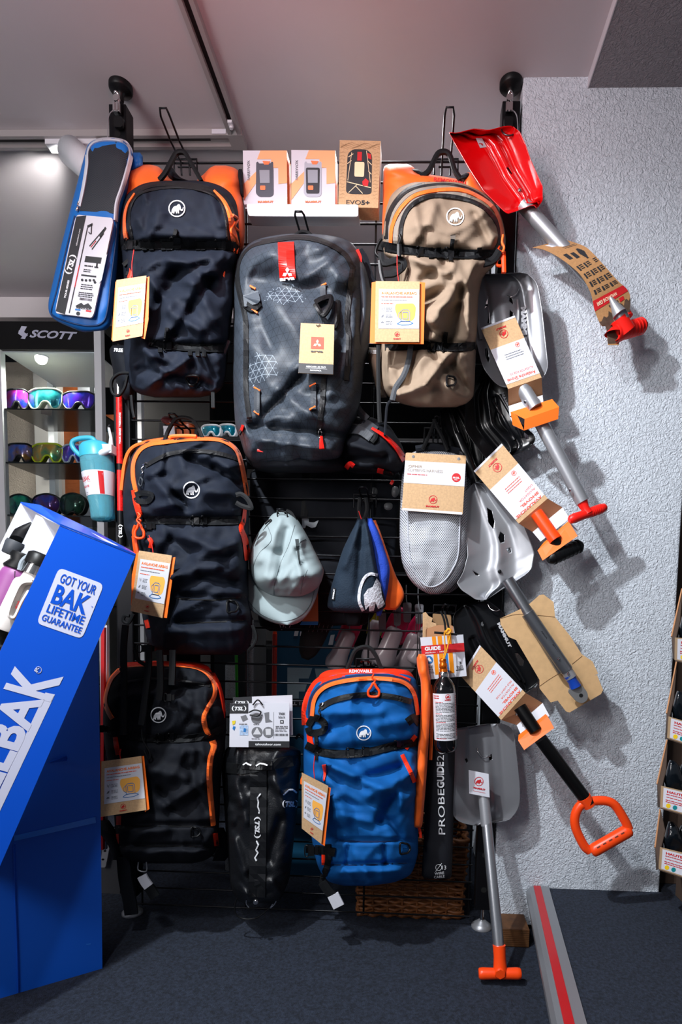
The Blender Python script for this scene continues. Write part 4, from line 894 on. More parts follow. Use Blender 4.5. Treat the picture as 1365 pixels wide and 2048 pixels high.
mb = MB(); Q.poly(mb, rnd([(.2, .2), (.34, .13), (.66, .13), (.8, .2), (.82, .78), (.74, .8), (.3, .8), (.18, .78)], .06), .0006); mb.build('device_picture', dark_pr, t)
mb = MB()
for a, b in (((.3, .18), (.22, .6)), ((.66, .15), (.78, .62)), ((.2, .62), (.8, .70)), ((.25, .78), (.45, .66)), ((.42, .68), (.6, .79)), ((.2, .35), (.3, .3)), ((.7, .3), (.8, .36)), ((.72, .45), (.8, .5)), ((.22, .25), (.34, .2))):
    a, b = Vector(a), Vector(b); d = (b-a).normalized(); n = Vector((-d.y, d.x))*.006; Q.poly(mb, [a+n, b+n, b-n, a-n], .001)
Q.poly(mb, rnd([(.38, .32), (.62, .32), (.62, .54), (.38, .54)], .03), .001); mb.build('cream_print', mat('tag_cream', '#e8cfa8', .7), t)
mb = MB(); Q.poly(mb, [(.44, .17), (.55, .17), (.55, .3), (.44, .3)], .001); Q.poly(mb, [(.68, .18), (.77, .2), (.79, .28), (.70, .26)], .001); Q.poly(mb, [(.58, .61), (.66, .56), (.74, .6), (.72, .68), (.6, .68)], .001); mb.build('red_print', red_pr, t)
mb = MB(); Q.text(mb, 'EVO', .2, .955, .56, .065, .001); Q.text(mb, '5+', .57, .955, .78, .065, .001, .04); mb.build('lettering', dark_pr, t)
mb = MB()
for k in range(5):
    pts = [Vector((.02+i*.096, .05+k*.018+.02*math.sin(i*1.7+k))) for i in range(11)]
    for a, b in zip(pts, pts[1:]):
        if a.y < .125: Q.poly(mb, [a, b, b+Vector((0, .003)), a+Vector((0, .003))], .0005)
for s_ in (.0, .84):
    for k in range(14):
        pts = [Vector((s_+.01+i*.035, .18+k*.052+.012*math.sin(i*2+k))) for i in range(5)]
        for a, b in zip(pts, pts[1:]): Q.poly(mb, [a, b, b+Vector((0, .0028)), a+Vector((0, .0028))], .0005)
mb.build('contour_print', kraft_d, t)
sh = thing('small_shelf', 'small white metal shelf with folded lip hung on the rack under three cartons', 'shelf', tuple(W(606, 432, -.06)))
mb = MB(); f = [W(494, 409.5, -.118), W(718, 410.5, -.118)]; a, b = W(494, 411, -.075), W(718, 411, -.075)
zt = min(W(488, 409, Z0).z, W(671, 409, Z0-.002).z, W(677, 416, Z0-.012).z)-.0015
bbox(mb, (a.x-.004, -.074, zt-.002), (b.x-.002, -.010, zt)); mb.build('shelf_plate', white_sh, sh)
mb = MB(); plate(mb, FLAT(-.0765), rnd([(493, 408), (717, 409), (717, 433), (497, 432)], 5), .003); mb.build('front_lip', white_sh, sh)
mb = MB()
for x in (a.x+.01, b.x-.02):
    mb = MB(); bbox(mb, (x, -.0105, zt+.001), (x+.012, -.008, zt+.03)); mb.build('hanger', white_sh, sh)
# ---------------------------------------------------------------- shovels
def shroot(name, label, px, py, y): return thing(name, label, 'shovel', tuple(W(px, py, y)))
def shaft(parent, a, b, r, m, name='shaft', seg=24):
    mb = MB(); cyl(mb, a, b, r, seg=seg); return mb.build(name, m, parent)
def axis_rows(O, E, pts_l, pts_r): pass
def G(x, c, w): return math.exp(-((x-c)/w)**2)

# red shovel at the top of the pillar
RX = Vector((1060-1000, 440-268)).normalized()
def row_from_poly(poly, O, ax, n=26):
    """left/right extents of an outline along an axis, as rows for a Body"""
    a = Vector(ax).normalized(); b = Vector((a.y, -a.x)); O = Vector(O)
    q = [((Vector(p)-O).dot(a), (Vector(p)-O).dot(b)) for p in poly]
    t0 = min(p[0] for p in q); t1 = max(p[0] for p in q); rows = []
    for i in range(n+1):
        t = t0+(t1-t0)*(i/n*.998+.001); xs = []
        for (ta, sa), (tb, sb) in zip(q, q[1:]+q[:1]):
            if (ta-t)*(tb-t) <= 0 and ta != tb: xs.append(sa+(sb-sa)*(t-ta)/(tb-ta))
        rows.append((t, min(xs), max(xs)))
    return rows
def blade(parent, poly, O, ax, yb, fn, m, sheet=.0025, nu=56, nv=64, holes=(), name='blade'):
    b = Body(row_from_poly(poly, O, ax), yb, 0, O=O, ax=ax, extra=fn); mb = MB(); b.mesh(mb, nu, nv, sheet=sheet, lin=True)
    o = mb.build(name, m, parent)
    if holes: cutholes(o, holes, yb)
    return b
r1 = shroot('snow_shovel', 'shovel with a glossy red plastic blade, highest on the white pillar', 1060, 427, -.09)
P = [(899, 264), (912, 266), (944, 257), (975, 259), (996, 262), (1009, 252), (1026, 252), (1041, 264), (1052, 288), (1062, 318), (1086, 372), (1086, 408), (1074, 416), (1064, 404), (1041, 422), (1019, 427), (1009, 422), (967, 381), (938, 336), (912, 290)]
def f1(u, v, px, py):
    e = .03*abs(u)**2.2*-1 + .012*G(u, .12, .22)*-1*(1 if v > .0 else 1)*(.3+v)
    return e + .012*G(u, .35, .10)*(1-v*.6) + .010*G(u, -.1, .10)*(1-v*.4) - .02*(1-v)**3*.6
b1 = blade(r1, P, (975, 255), (88, 165), -.085, f1, mat('glossy_red_plastic', '#d8060c', .16, coat=.8, bump=[(14, .25, .006, 'noise')]), holes=[[(1016, 340), (1024, 352), (1022, 357), (1012, 343)]])
mb = MB(); b1p = lambda px, py, l=0.0: b1.S(px, py, l+.001)
plate(mb, b1.S, [(952, 276), (965, 277), (974, 294), (961, 296)], 0, .002); mb.build('sticker', mat('silver_sticker', '#b9bac2', .4), r1)
mb = MB()
for k in range(3):
    a = math.radians(-65+k*120); plate(mb, b1.S, [(963+math.cos(a+d)*r, 286+math.sin(a+d)*r) for r, d in ((1, -.9), (4, -.5), (5.5, 0), (4, .5), (1, .9))], 0, .0032)
mb.build('emblem', red_pr, r1)
mb = MB(); p = b1.S(1040, 381, .002); lathe(mb, p, p+Vector((0, -.004, 0)), [(0, .005), (.7, .0045), (1, .002)], 14); mb.build('rivet', chrome, r1)
mb = MB(); tube(mb, [b1.S(x, y, l) for x, y, l in crom([(1003, 255, -.006), (1004, 262, .004), (1010, 268, .009), (1020, 271, .008), (1027, 269, .001)], 5)] if False else [b1.S(q.x, q.y, q.z) for q in crom([Vector((1003, 255, -.004)), Vector((1005, 263, .005)), (1011, 269, .009), (1020, 271, .008), (1027, 269, .001)], 5)], .0018, 8); mb.build('hanging_ring', mat('dark_steel', '#5a5d62', .3, .9), r1)
sa, sb = W(1046, 408, -.082), W(1242, 622, -.098)
shaft(r1, sa, sb, .0165, alu)
mb = MB(); bt = W(1245, 622, -.098); bc = W(1262, 656, -.098)
cyl(mb, W(1232, 606, -.097), W(1250, 640, -.1), .0185, .021, 20)
q0, q1 = W(1228, 668, -.12), W(1290, 650, -.085)
lathe(mb, q0, q1, [(0, .021), (.03, .023), (.3, .019), (.7, .0175), (.93, .0165), (1, .011)], 24, cap=False)
lathe(mb, q0, q1, [(0, .021), (.0, .016), (.25, .014), (.26, .001)], 24, cap=False)
for k in range(6):
    t = .35+k*.1; c = q0+(q1-q0)*t; lathe(mb, c, c+(q1-q0)*.04, [(0, .018), (.5, .0198), (1, .018)], 24, cap=False)
mb.build('t_handle', red_gr, r1)
# curved kraft sleeve around the shaft
def sheet_between(parent, name, left, right, dl, mats, thick=.0008, n=8, lift=0):
    """card sheet ruled between two pixel edges carrying a depth each"""
    L = crom([Vector(p) for p in left], n); R = crom([Vector(p) for p in right], n); K = 8; f = []
    for a, b in zip(L, R):
        for k in range(K+1):
            q = a+(b-a)*(k/K); f.append(W(q.x, q.y, q.z))
    m = len(L); fs = [(j*(K+1)+k, j*(K+1)+k+1, (j+1)*(K+1)+k+1, (j+1)*(K+1)+k) for j in range(m-1) for k in range(K)]
    mb = MB(); mb.add(f, fs, 0, True); mb.add([v+Vector((0, thick, 0)) for v in f], [q[::-1] for q in fs], 0, True)
    return mb.build(name, mats, parent, fix=False), L, R
LFT = [(1065, 495, -.075), (1090, 500, -.10), (1122, 517, -.128), (1160, 548, -.137), (1182, 585, -.132), (1190, 620, -.125), (1203, 650, -.12), (1213, 655, -.118), (1217, 690, -.115)]
RGT = [(1130, 479, -.075), (1150, 485, -.10), (1175, 496, -.128), (1204, 525, -.137), (1235, 560, -.132), (1256, 580, -.125), (1262, 602, -.12), (1256, 640, -.118), (1238, 690, -.115)]
o, Lc, Rc = sheet_between(r1, 'card_sleeve', LFT, RGT, 0, mat('kraft_sleeve', '#a87c50', .75, var=(220, .1)))
o.data.materials.append(dark_pr)
class Ruled:     # (u across, v along) on the sleeve
    def __init__(s, L, R): s.L, s.R = L, R
    def S(s, u, v, lift=0.0):
        t = min(max(v, 0), 1)*(len(s.L)-1); i = min(int(t), len(s.L)-2); k = t-i
        a = s.L[i]+(s.L[i+1]-s.L[i])*k; b = s.R[i]+(s.R[i+1]-s.R[i])*k; q = a+(b-a)*u
        return W(q.x, q.y, q.z-lift)
RS = Ruled(Lc, Rc)
def rrect(mb, u0, v0, u1, v1, lift=.0008, n=4, mi=0):
    vs = []; 
    for j in range(n+1):
        v = v0+(v1-v0)*j/n; vs += [RS.S(u0, v, lift), RS.S(u1, v, lift)]
    mb.add(vs, [(2*j, 2*j+1, 2*j+3, 2*j+2) for j in range(n)], mi, False)
mb = MB(); rrect(mb, .02, .14, .42, .2) if False else rrect(mb, .30, .03, .68, .11); mb.build('white_sticker', paper, r1)
mb = MB()
for v in (.15, .17): rrect(mb, .5, v, .92, v+.006, n=1)
for (u, v) in ((.18, .23), (.4, .24)): rrect(mb, u, v, u+.14, v+.05, n=2)
for i in range(4):
    for j in range(3):
        u, v = .12+j*.3, .33+i*.055
        if (i, j) != (0, 2): rrect(mb, u, v, u+.07, v+.032, n=2); 
        for k in range(3): rrect(mb, u+.1, v+k*.011, u+.24, v+k*.011+.005, n=1)
mb.build('small_print', dark_pr, r1)
mb = MB()
for k in range(8): rrect(mb, .62+.02*abs(k-3.5), .22+k*.012, .84-.02*abs(k-3), .232+k*.012, n=1)
mb.build('boot_picture', dark_pr, r1)
mb = MB(); rrect(mb, .0, .56, 1.0, .635, n=5); rrect(mb, .7, .65, .83, .69, .001); mb.build('red_band', red_pr, r1)
def rtext(mb, t, u0, u1, v, h, lift=.0016, bold=.02):     # reads upside down, as the sleeve hangs
    gv, f, w, y0, y1 = glyphs(t, bold); k = (u1-u0)/w
    mb.add([RS.S(u1-a*k, v+b*h/.73, lift) for a, b in gv], f, 0, False)
mb = MB(); rtext(mb, 'AVALANCHE GEAR', .1, .72, .585, .03); mb.build('lettering', mat('cream_print', '#f0d9b8', .6), r1)
mb = MB(); rtext(mb, 'arva', .38, .66, .655, .026); mb.build('lettering', dark_pr, r1)
mb = MB(); vs = []
N = 18
for i in range(N+1):
    u = i/N; vs += [RS.S(u, .715+.02*math.sin(i*1.9)+.012*math.sin(i*4.1), .0008), RS.S(u, .985, .0008)]
    # middle rows follow the curve
mb = MB()
for i in range(N):
    u, w = i/N, (i+1)/N; a = .715+.02*math.sin(i*1.9)+.012*math.sin(i*4.1); b = .715+.02*math.sin((i+1)*1.9)+.012*math.sin((i+1)*4.1)
    for j in range(6):
        s0, s1 = j/6, (j+1)/6
        mb.add([RS.S(u, a+(.99-a)*s0, .0009), RS.S(w, b+(.99-b)*s0, .0009), RS.S(w, b+(.99-b)*s1, .0009), RS.S(u, a+(.99-a)*s1, .0009)], [(0, 1, 2, 3)], 0, True)
mb.build('dark_photo_print', mat('brown_print', '#4a3a2e', .6, var=(60, .3)), r1)
mb = MB(); tube(mb, [W(1222, 596, -.139), W(1240, 628, -.1415)], [.004, .016], 16); tube(mb, [W(1240, 628, -.13), W(1246, 642, -.128)], .0165, 20); mb.build('shaft_end', alu, r1)
mb = MB(); cyl(mb, W(1238, 636, -.129), W(1254, 664, -.12), .0185, .021, 20); mb.build('handle_socket', red_gr, r1)

# folded product cards of the shovels
def shovel_card(parent, q, fold, tabq, title, S, sub, style=0):
    Q = Quad(*q, S)
    mb = MB(); Q.rect(mb, 0, 0, 1, 1, 0, .001, 0, 1); mb.build('card', [kraft, kraft_d], parent)
    mb = MB(); Q.rect(mb, 0, .36, 1, .93, .0006); Q.rect(mb, 0, 0, 1, .03, .0006); mb.build('printed_panel', paper, parent)
    def ut(mb, t, u0, u1, v, h, bold=0.0):     # upside-down print
        gv, f, w, y0, y1 = glyphs(t, bold); k = (u1-u0)/w; T = Q.T()
        mb.add([T(u1-a*k, v+b*h/.73, .0011) for a, b in gv], f, 0, False)
    c = Q.p(.52, .2); a = math.atan2((q[1][1]-q[0][1]), (q[1][0]-q[0][0])); r = (Vector(q[1])-Vector(q[0])).length*.12
    mb = MB(); emblem(mb, S, c.x, c.y, r, .0008, ang=a+math.pi); ut(mb, 'MAMMUT', .36, .66, .09, .028, .05); mb.build('emblem', red_pr, parent)
    mb = MB()
    for t, u0, u1, v, h, bo in title: ut(mb, t, u0, u1, v, h, bo)
    mb.build('lettering', mat('coral_print', '#e2543a', .5), parent)
    mb = MB(); Q.lines(mb, .30, .5, .85, 3, .035, .010); mb.build('small_print', grey_pr if style == 0 else mat('coral_print', '#e2543a', .5), parent)
    mb = MB(); c = Q.p(.75, .42); emblem(mb, S, c.x, c.y, r*.55, .0009, ang=a+math.pi, ring=.2); mb.build('quality_mark', mat('coral_print', '#e2543a', .5), parent)
    # folded part standing out below
    if fold:
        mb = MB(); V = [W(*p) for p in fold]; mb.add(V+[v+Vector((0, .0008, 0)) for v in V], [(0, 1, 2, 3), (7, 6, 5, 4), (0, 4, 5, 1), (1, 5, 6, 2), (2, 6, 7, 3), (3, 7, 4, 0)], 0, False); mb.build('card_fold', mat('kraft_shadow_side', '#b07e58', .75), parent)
    return Q
def folded(parent, name, faces, m, thick=.0008):
    mb = MB()
    for F in faces:
        V = [W(*p) for p in F]; n = len(V); B_ = [v+Vector((0, thick, 0)) for v in V]
        mb.add(V+B_, [tuple(range(n)), tuple(range(2*n-1, n-1, -1))]+[(i, (i+1) % n, n+(i+1) % n, n+i) for i in range(n)], 0, False)
    return mb.build(name, m, parent)
def thandle(parent, a, b, r, stem, m, rs=.007):
    mb = MB(); P = [a+(b-a)*t for t in (0, .04, .15, .35, .5, .65, .85, .96, 1)]
    tube(mb, P, [r*.55, r*.9, r*1.05, r*.95, r, r*.95, r*1.05, r*.9, r*.55], 20); tube(mb, [stem, stem*.4+(a+b)/2*.6, (a+b)/2], [rs*1.5, rs, rs*1.4], 16)
    for k in range(6):
        t = .58+k*.05; c = a+(b-a)*t; cyl(mb, c, c+(b-a)*.018, r*1.06, seg=20)
    return mb.build('t_handle', m, parent)

# grey anodised shovel with long silver shaft
r2 = shroot('snow_shovel', 'grey metal shovel with slotted blade and red T grip, second from top', 1020, 777, -.10)
P = rnd([(936, 566), (958, 549), (1048, 543), (1076, 562), (1086, 620), (1098, 735), (1088, 756), (1062, 774), (1018, 779), (992, 768), (966, 735), (950, 670)], 16)
def f2(u, v, px, py): return -.024*abs(u)**3 - .012*G(v, 1.0, .12)*-1 + .006*G(abs(u), .52, .10)*G(v, .3, .4) - .008*G(u, 0, .16)*v
b2 = blade(r2, P, (1003, 545), (36, 234), -.075, f2, alu_d, .002, holes=[[(974, 601), (978, 593), (977, 609), (970, 618)], [(978, 634), (981, 622), (981, 645), (975, 648)], [(1020, 591), (1026, 600), (1027, 609), (1019, 603)], [(1020, 620), (1027, 626), (1027, 640), (1020, 636)], [(969, 702), (975, 699), (979, 720), (976, 730), (970, 716)]])
mb = MB(); letter(mb, 'MAMMUT', (1043, 614), (1046, 690), b2.S, None, .003, .06, up=(13, -1)); mb.build('lettering', mat('pale_engraving', '#b9babf', .4), r2)
for P in ([(955, 600), (953, 625), (957, 655), (962, 680)], [(1036, 600), (1038, 630), (1036, 660)]):
    mb = MB(); cord(mb, b2.S, P, .0045, .0005, 8); mb.build('pressed_rib', alu_d, r2)
mb = MB(); tube(mb, [b2.S(q.x, q.y, q.z) for q in crom([Vector((1016, 592, .0)), (1024, 594, .006), (1034, 586, .007), (1038, 577, .004)], 5)], .0014, 6); mb.build('hanging_ring', chrome, r2)
S2 = TILT((964, 655, -.105), (1030, 632, -.105), (1085, 755, -.135))
shaft(r2, W(1046, 775, -.118), W(1166, 1004, -.13), .0165, alu)
Q = shovel_card(r2, [(962, 656), (1030, 631), (1084, 755), (1017, 778)], [(1017, 778, -.135), (1084, 755, -.135), (1086, 790, -.105), (1018, 812, -.105)], None,
  [('Avalanche Shovel', .08, .92, .86, .05, .02), ('ALUGATOR RIDE 3.0', .22, .9, .79, .032, 0)], S2, None)
folded(r2, 'card_fold', [[(1018, 812, -.11), (1086, 790, -.11), (1088, 808, -.128), (1020, 832, -.128)]], paper)
folded(r2, 'orange_tab', [[(1022, 824, -.14), (1105, 798, -.14), (1119, 814, -.155), (1050, 838, -.155)], [(1050, 838, -.155), (1119, 814, -.155), (1117, 838, -.15), (1049, 861, -.15)], [(1022, 824, -.14), (1036, 832, -.15), (1049, 861, -.15), (1026, 850, -.13)]], orange_card)
folded(r2, 'card_fold', [[(1020, 832, -.128), (1038, 850, -.13), (1049, 861, -.149), (1028, 852, -.125)]], paper)
mb = MB(); cyl(mb, W(1051, 783, -.1365), W(1071, 816, -.142), .0165, seg=24); mb.build('shaft_top', alu, r2)
for p in ((1051, 804, -.158), (1141, 980, -.146)):
    mb = MB(); q = W(*p); lathe(mb, q, q+Vector((0, -.003, 0)), [(0, .0035), (1, .001)], 12); mb.build('snap_button', chrome, r2)
thandle(r2, W(1139, 1040, -.14), W(1213, 1014, -.12), .0115, W(1163, 1000, -.13), red_gr, .010)

# orange shaft and black grip
r3 = shroot('snow_shovel', 'shovel with black blade, short orange shaft and black oval grip', 1040, 900, -.06)
P = rnd([(985, 700), (1012, 760), (1034, 838), (1072, 872), (1070, 886), (1052, 900), (1018, 911), (985, 930), (962, 905), (930, 860), (930, 800), (950, 770)], 8)
def f3(u, v, px, py): return -.018*abs(u)**2.5 - .012*G(u, .05, .12) + .010*G(u, .35, .10)*(v > .4) + .008*G(u, -.4, .12)
blk = mat('black_blade_plastic', '#0d0e11', .28, coat=.3, bump=[(200, .06, .001, 'noise')])
b3 = blade(r3, P, (960, 720), (55, 180), -.045, f3, blk, holes=[[(1034, 853), (1040, 858), (1038, 866), (1031, 860)], [(1047, 866), (1056, 873), (1056, 879), (1050, 878)]])
mb = MB(); letter(mb, 'MAMMUT', (1003, 786), (1019, 831), b3.S, None, .003, .05, up=(7, -3)); mb.build('lettering', grey_pr, r3)
for a, b in (((985, 800), (1030, 880)), ((1000, 790), (1045, 875))):
    mb = MB(); cord(mb, b3.S, [a, ((a[0]+b[0])/2+2, (a[1]+b[1])/2), b], .005, 0, 8); mb.build('pressed_rib', blk, r3)
S3 = TILT((948, 942, -.08), (1004, 888, -.08), (1096, 997, -.12))
Q = shovel_card(r3, [(948, 942), (1004, 887), (1096, 997), (1038, 1047)], [(1038, 1047, -.12), (1096, 997, -.12), (1126, 1015, -.095), (1066, 1064, -.095)], None,
  [('AVALANCHE', .06, .92, .9, .036, .04), ('SHOVEL', .32, .92, .83, .036, .04), ('ALUGATOR', .38, .92, .76, .03, 0), ('LIGHT', .66, .92, .70, .03, 0)], S3, None, 1)
folded(r3, 'card_fold', [[(1066, 1064, -.095), (1126, 1015, -.095), (1140, 1037, -.12), (1082, 1083, -.12)]], paper)
folded(r3, 'orange_tab', [[(1076, 1101, -.135), (1140, 1045, -.135), (1156, 1072, -.15), (1086, 1121, -.15)], [(1075, 1102, -.135), (1088, 1085, -.12), (1140, 1040, -.12), (1140, 1047, -.136)]], orange_card)
folded(r3, 'card_fold', [[(1138, 1040, -.11), (1156, 1060, -.12), (1156, 1074, -.148), (1143, 1050, -.13)]], paper)
shaft(r3, W(1074, 1026, -.122), W(1112, 1080, -.14), .0155, or_pl)
mb = MB(); a, b = W(1097, 1120, -.14), W(1165, 1089, -.115); tube(mb, [a+(b-a)*t for t in (0, .06, .2, .5, .8, .94, 1)], [.008, .014, .0165, .017, .0165, .014, .008], 24)
for k in range(7):
    c = a+(b-a)*(.14+k*.12); cyl(mb, c, c+(b-a)*.04, .0176, seg=24)
mb.build('oval_grip', black_pl, r3)
mb = MB(); cyl(mb, W(1108, 1078, -.135), W(1128, 1104, -.13), .0155, .012); mb.build('grip_stem', black_pl, r3)
# second black blade hanging further left
r3b = shroot('snow_shovel', 'black shovel blade half hidden behind the mesh bags and tan backpack', 905, 930, -.04)
P = rnd([(880, 815), (915, 800), (958, 860), (968, 920), (964, 948), (940, 955), (905, 940), (885, 880)], 10)
b = blade(r3b, P, (890, 800), (50, 140), -.03, lambda u, v, px, py: -.016*abs(u)**2.5-.012*G(u, 0, .15)+.008*G(u, .4, .1), blk, holes=[[(930, 880), (937, 886), (940, 905), (932, 900)]])
shaft(r3b, W(915, 870, -.038), W(955, 965, -.045), .014, blk)

# silver shovel with the blank kraft card
r4 = shroot('snow_shovel', 'bright silver shovel with a blank kraft card and blue shaft end', 990, 1200, -.08)
P = [(930, 985), (948, 966), (960, 962), (980, 971), (1012, 1005), (1044, 1039), (1060, 1078), (1070, 1107), (1064, 1139), (1045, 1155), (1025, 1165), (973, 1200), (954, 1200), (922, 1179), (914, 1165), (926, 1148), (936, 1110), (930, 1040)]
def f4(u, v, px, py): return -.022*abs(u)**2.2 - .016*G(u, .05, .2)*(.2+v) + .008*G(u, .5, .12)*(1-v)
b4 = blade(r4, P, (945, 965), (85, 215), -.05, f4, alu, holes=[[(974, 1016), (984, 1022), (989, 1044), (986, 1059), (977, 1046)], [(1001, 1064), (1009, 1070), (1009, 1084), (1000, 1087), (996, 1076)], [(1013, 1098), (1021, 1096), (1023, 1104), (1018, 1107)], [(945, 1142), (957, 1148), (958, 1151), (952, 1151)]])
mb = MB(); p = b4.S(1000, 1143, .002); lathe(mb, p, p+Vector((0, -.004, 0)), [(0, .005), (.7, .0045), (1, .002)], 14); mb.build('rivet', black_pl, r4)
a, b = W(1016, 1160, -.075), W(1128, 1342, -.12)
shaft(r4, a, b, .0165, mat('grey_shaft', '#85888d', .3, .85))
kc = [(1001, 1237), (1055, 1212), (1080, 1190), (1088, 1189), (1108, 1204), (1111, 1234), (1142, 1273), (1164, 1308), (1186, 1323), (1197, 1347), (1189, 1352), (1195, 1350), (1207, 1380), (1203, 1388), (1140, 1425), (1133, 1423), (1116, 1401), (1102, 1405), (1080, 1377), (1080, 1360), (1033, 1280), (1018, 1274), (1002, 1249)]
S4 = TILT((1002, 1240, -.10), (1111, 1234, -.10), (1140, 1425, -.103))
mb = MB(); plate(mb, S4, kc, .0012); mb.build('kraft_card', [mat('pale_kraft_card', '#cba577', .75, bump=[(300, .12, .0006, 'noise')], var=(60, .06))], r4)
for L in ([(1001, 1237), (1040, 1228), (1111, 1234)], [(1080, 1372), (1100, 1358), (1120, 1346)], [(1145, 1328), (1165, 1312)]):
    mb = MB(); cord(mb, S4, L, .0007, .0004, 5, n=3); mb.build('crease', kraft_d, r4)
a2, b2_ = W(1056, 1226, -.122), W(1134, 1341, -.128)
shaft(r4, a2, b2_, .0165, mat('grey_shaft', '#85888d', .3, .85), 'outer_shaft')
mb = MB(); cyl(mb, b2_, W(1143, 1355, -.128), .0145, seg=24); mb.build('inner_shaft', alu, r4)
mb = MB(); tube(mb, [W(1139, 1350, -.128), W(1146, 1362, -.128), W(1152, 1374, -.128)], [.0145, .012, .0145], 20); mb.build('blue_end', mat('blue_plastic', '#123fa0', .35), r4)
mb = MB(); plate(mb, FLAT(-.133), rnd([(1135, 1382), (1160, 1366), (1177, 1386), (1176, 1400), (1166, 1407), (1155, 1404)], 9), .008); mb.build('end_plate', mat('grey_plate', '#8a8a8a', .4, .5), r4)
mb = MB(); plate(mb, FLAT(-.1335), circle(1163, 1391, 4, 14), .002); mb.build('hole', mat('bolt_hole', '#020203', .9), r4)
for p in ((1118, 1317, -.146), (1137, 1347, -.144)):
    mb = MB(); q = W(*p); lathe(mb, q, q+Vector((0, -.003, 0)), [(0, .0035), (1, .001)], 12); mb.build('snap_button', chrome, r4)
mb = MB(); Sx = lambda px, py, l=0.0: W(px, py, -.1415-l+.0006*abs(px-1100)*0)
letter(mb, 'ARVA', (1082, 1262), (1094, 1279), Sx, None, .0, .03, up=(3.5, -2.4)); letter(mb, 'PROBE', (1104, 1290), (1114, 1306), Sx, None, 0, .02, up=(5, -3)); mb.build('lettering', dark_pr, r4)

# black shovel with orange D grip
r5 = shroot('snow_shovel', 'black shovel with long black shaft and orange D-shaped grip', 990, 1420, -.08)
P = rnd([(905, 1232), (925, 1210), (975, 1200), (1006, 1222), (1062, 1315), (1079, 1362), (1066, 1380), (1030, 1400), (985, 1400), (950, 1370), (915, 1300)], 12)
b5 = blade(r5, P, (940, 1200), (80, 190), -.045, lambda u, v, px, py: -.02*abs(u)**2.5-.014*G(u, 0, .14)+.010*G(u, .42, .1)*(v > .3)+.010*G(u, -.42, .1)*(v > .3), blk, holes=[[(1029, 1306), (1036, 1306), (1048, 1322), (1046, 1332), (1038, 1328)], [(962, 1245), (966, 1243), (966, 1253), (961, 1251)]])
mb = MB(); letter(mb, 'MAMMUT', (995, 1247), (1019, 1296), b5.S, None, .003, .06, up=(7, -4)); mb.build('lettering', mat('pale_engraving', '#b9babf', .4), r5)
for a, b in (((985, 1290), (1040, 1360)), ((1010, 1300), (1050, 1365)), ((955, 1280), (1000, 1370))):
    mb = MB(); cord(mb, b5.S, [a, ((a[0]+b[0])/2+2, (a[1]+b[1])/2), b], .005, 0, 8); mb.build('pressed_rib', blk, r5)
mb = MB(); tube(mb, [b5.S(q.x, q.y, q.z) for q in crom([Vector((976, 1208, 0)), (982, 1218, .008), (992, 1222, .01), (1000, 1220, .002)], 5)], .0014, 6); mb.build('hanging_ring', chrome, r5)
S5 = TILT((932, 1325, -.08), (960, 1291, -.08), (1050, 1386, -.12))
Q = shovel_card(r5, [(922, 1352), (960, 1290), (1052, 1386), (1003, 1440)], [(1003, 1440, -.12), (1052, 1386, -.12), (1086, 1406, -.095), (1034, 1450, -.095)], None,
  [('AVALANCHE', .08, .94, .9, .036, .04), ('SHOVEL', .34, .94, .83, .036, .04), ('ALUGATOR', .40, .94, .76, .03, 0), ('PRO LIGHT HOE', .3, .94, .70, .028, 0)], S5, None, 1)
folded(r5, 'card_fold', [[(1034, 1450, -.095), (1086, 1406, -.095), (1100, 1432, -.12), (1042, 1468, -.12)]], paper)
folded(r5, 'orange_tab', [[(1037, 1481, -.14), (1096, 1432, -.14), (1109, 1456, -.155), (1049, 1500, -.155)], [(1037, 1481, -.14), (1038, 1470, -.12), (1092, 1428, -.12), (1097, 1433, -.141)]], orange_card)
folded(r5, 'card_fold', [[(1092, 1428, -.11), (1112, 1448, -.12), (1110, 1458, -.148), (1098, 1440, -.13)]], paper)
bl_sh = mat('black_shaft', '#0a0a0b', .35, .4)
shaft(r5, W(1040, 1414, -.122), W(1072, 1462, -.142), .0165, bl_sh, 'shaft_top')
shaft(r5, W(1082, 1478, -.145), W(1178, 1607, -.15), .0165, bl_sh)
for p in ((1034, 1428, -.128), (1052, 1414, -.128)):
    mb = MB(); q = W(*p); lathe(mb, q, q+Vector((0, -.004, 0)), [(0, .0035), (1, .001)], 12); mb.build('snap_button', chrome, r5)
mb = MB(); SD = FLAT(-.15)
P = [SD(q.x, q.y) for q in crom([(1180, 1702), (1168, 1690), (1152, 1655), (1152, 1628), (1166, 1608), (1200, 1601), (1228, 1608), (1250, 1640), (1258, 1658)], 6)]
tube(mb, P, .0115, 16); a, b = SD(1184, 1703), SD(1261, 1659); tube(mb, [a+(b-a)*t for t in (-.02, .02, .1, .5, .9, .98, 1.02)], [.010, .0155, .0165, .0165, .0165, .0155, .010], 24)
cyl(mb, W(1168, 1594, -.15), W(1180, 1612, -.15), .018, .016); mb.build('d_grip', or_pl, r5)
mb = MB()
for k in range(5):
    c = a+(b-a)*(.18+k*.155); u = (b-a).normalized(); n = Vector((-.3, -.9, .45)).normalized()
    c = c+n*.0166; box(mb, c, (.009, .0016, .0026), Matrix((u, n, u.cross(n))).transposed())
mb.build('grip_slots', mat('slot_dark', '#5a2410', .7), r5)

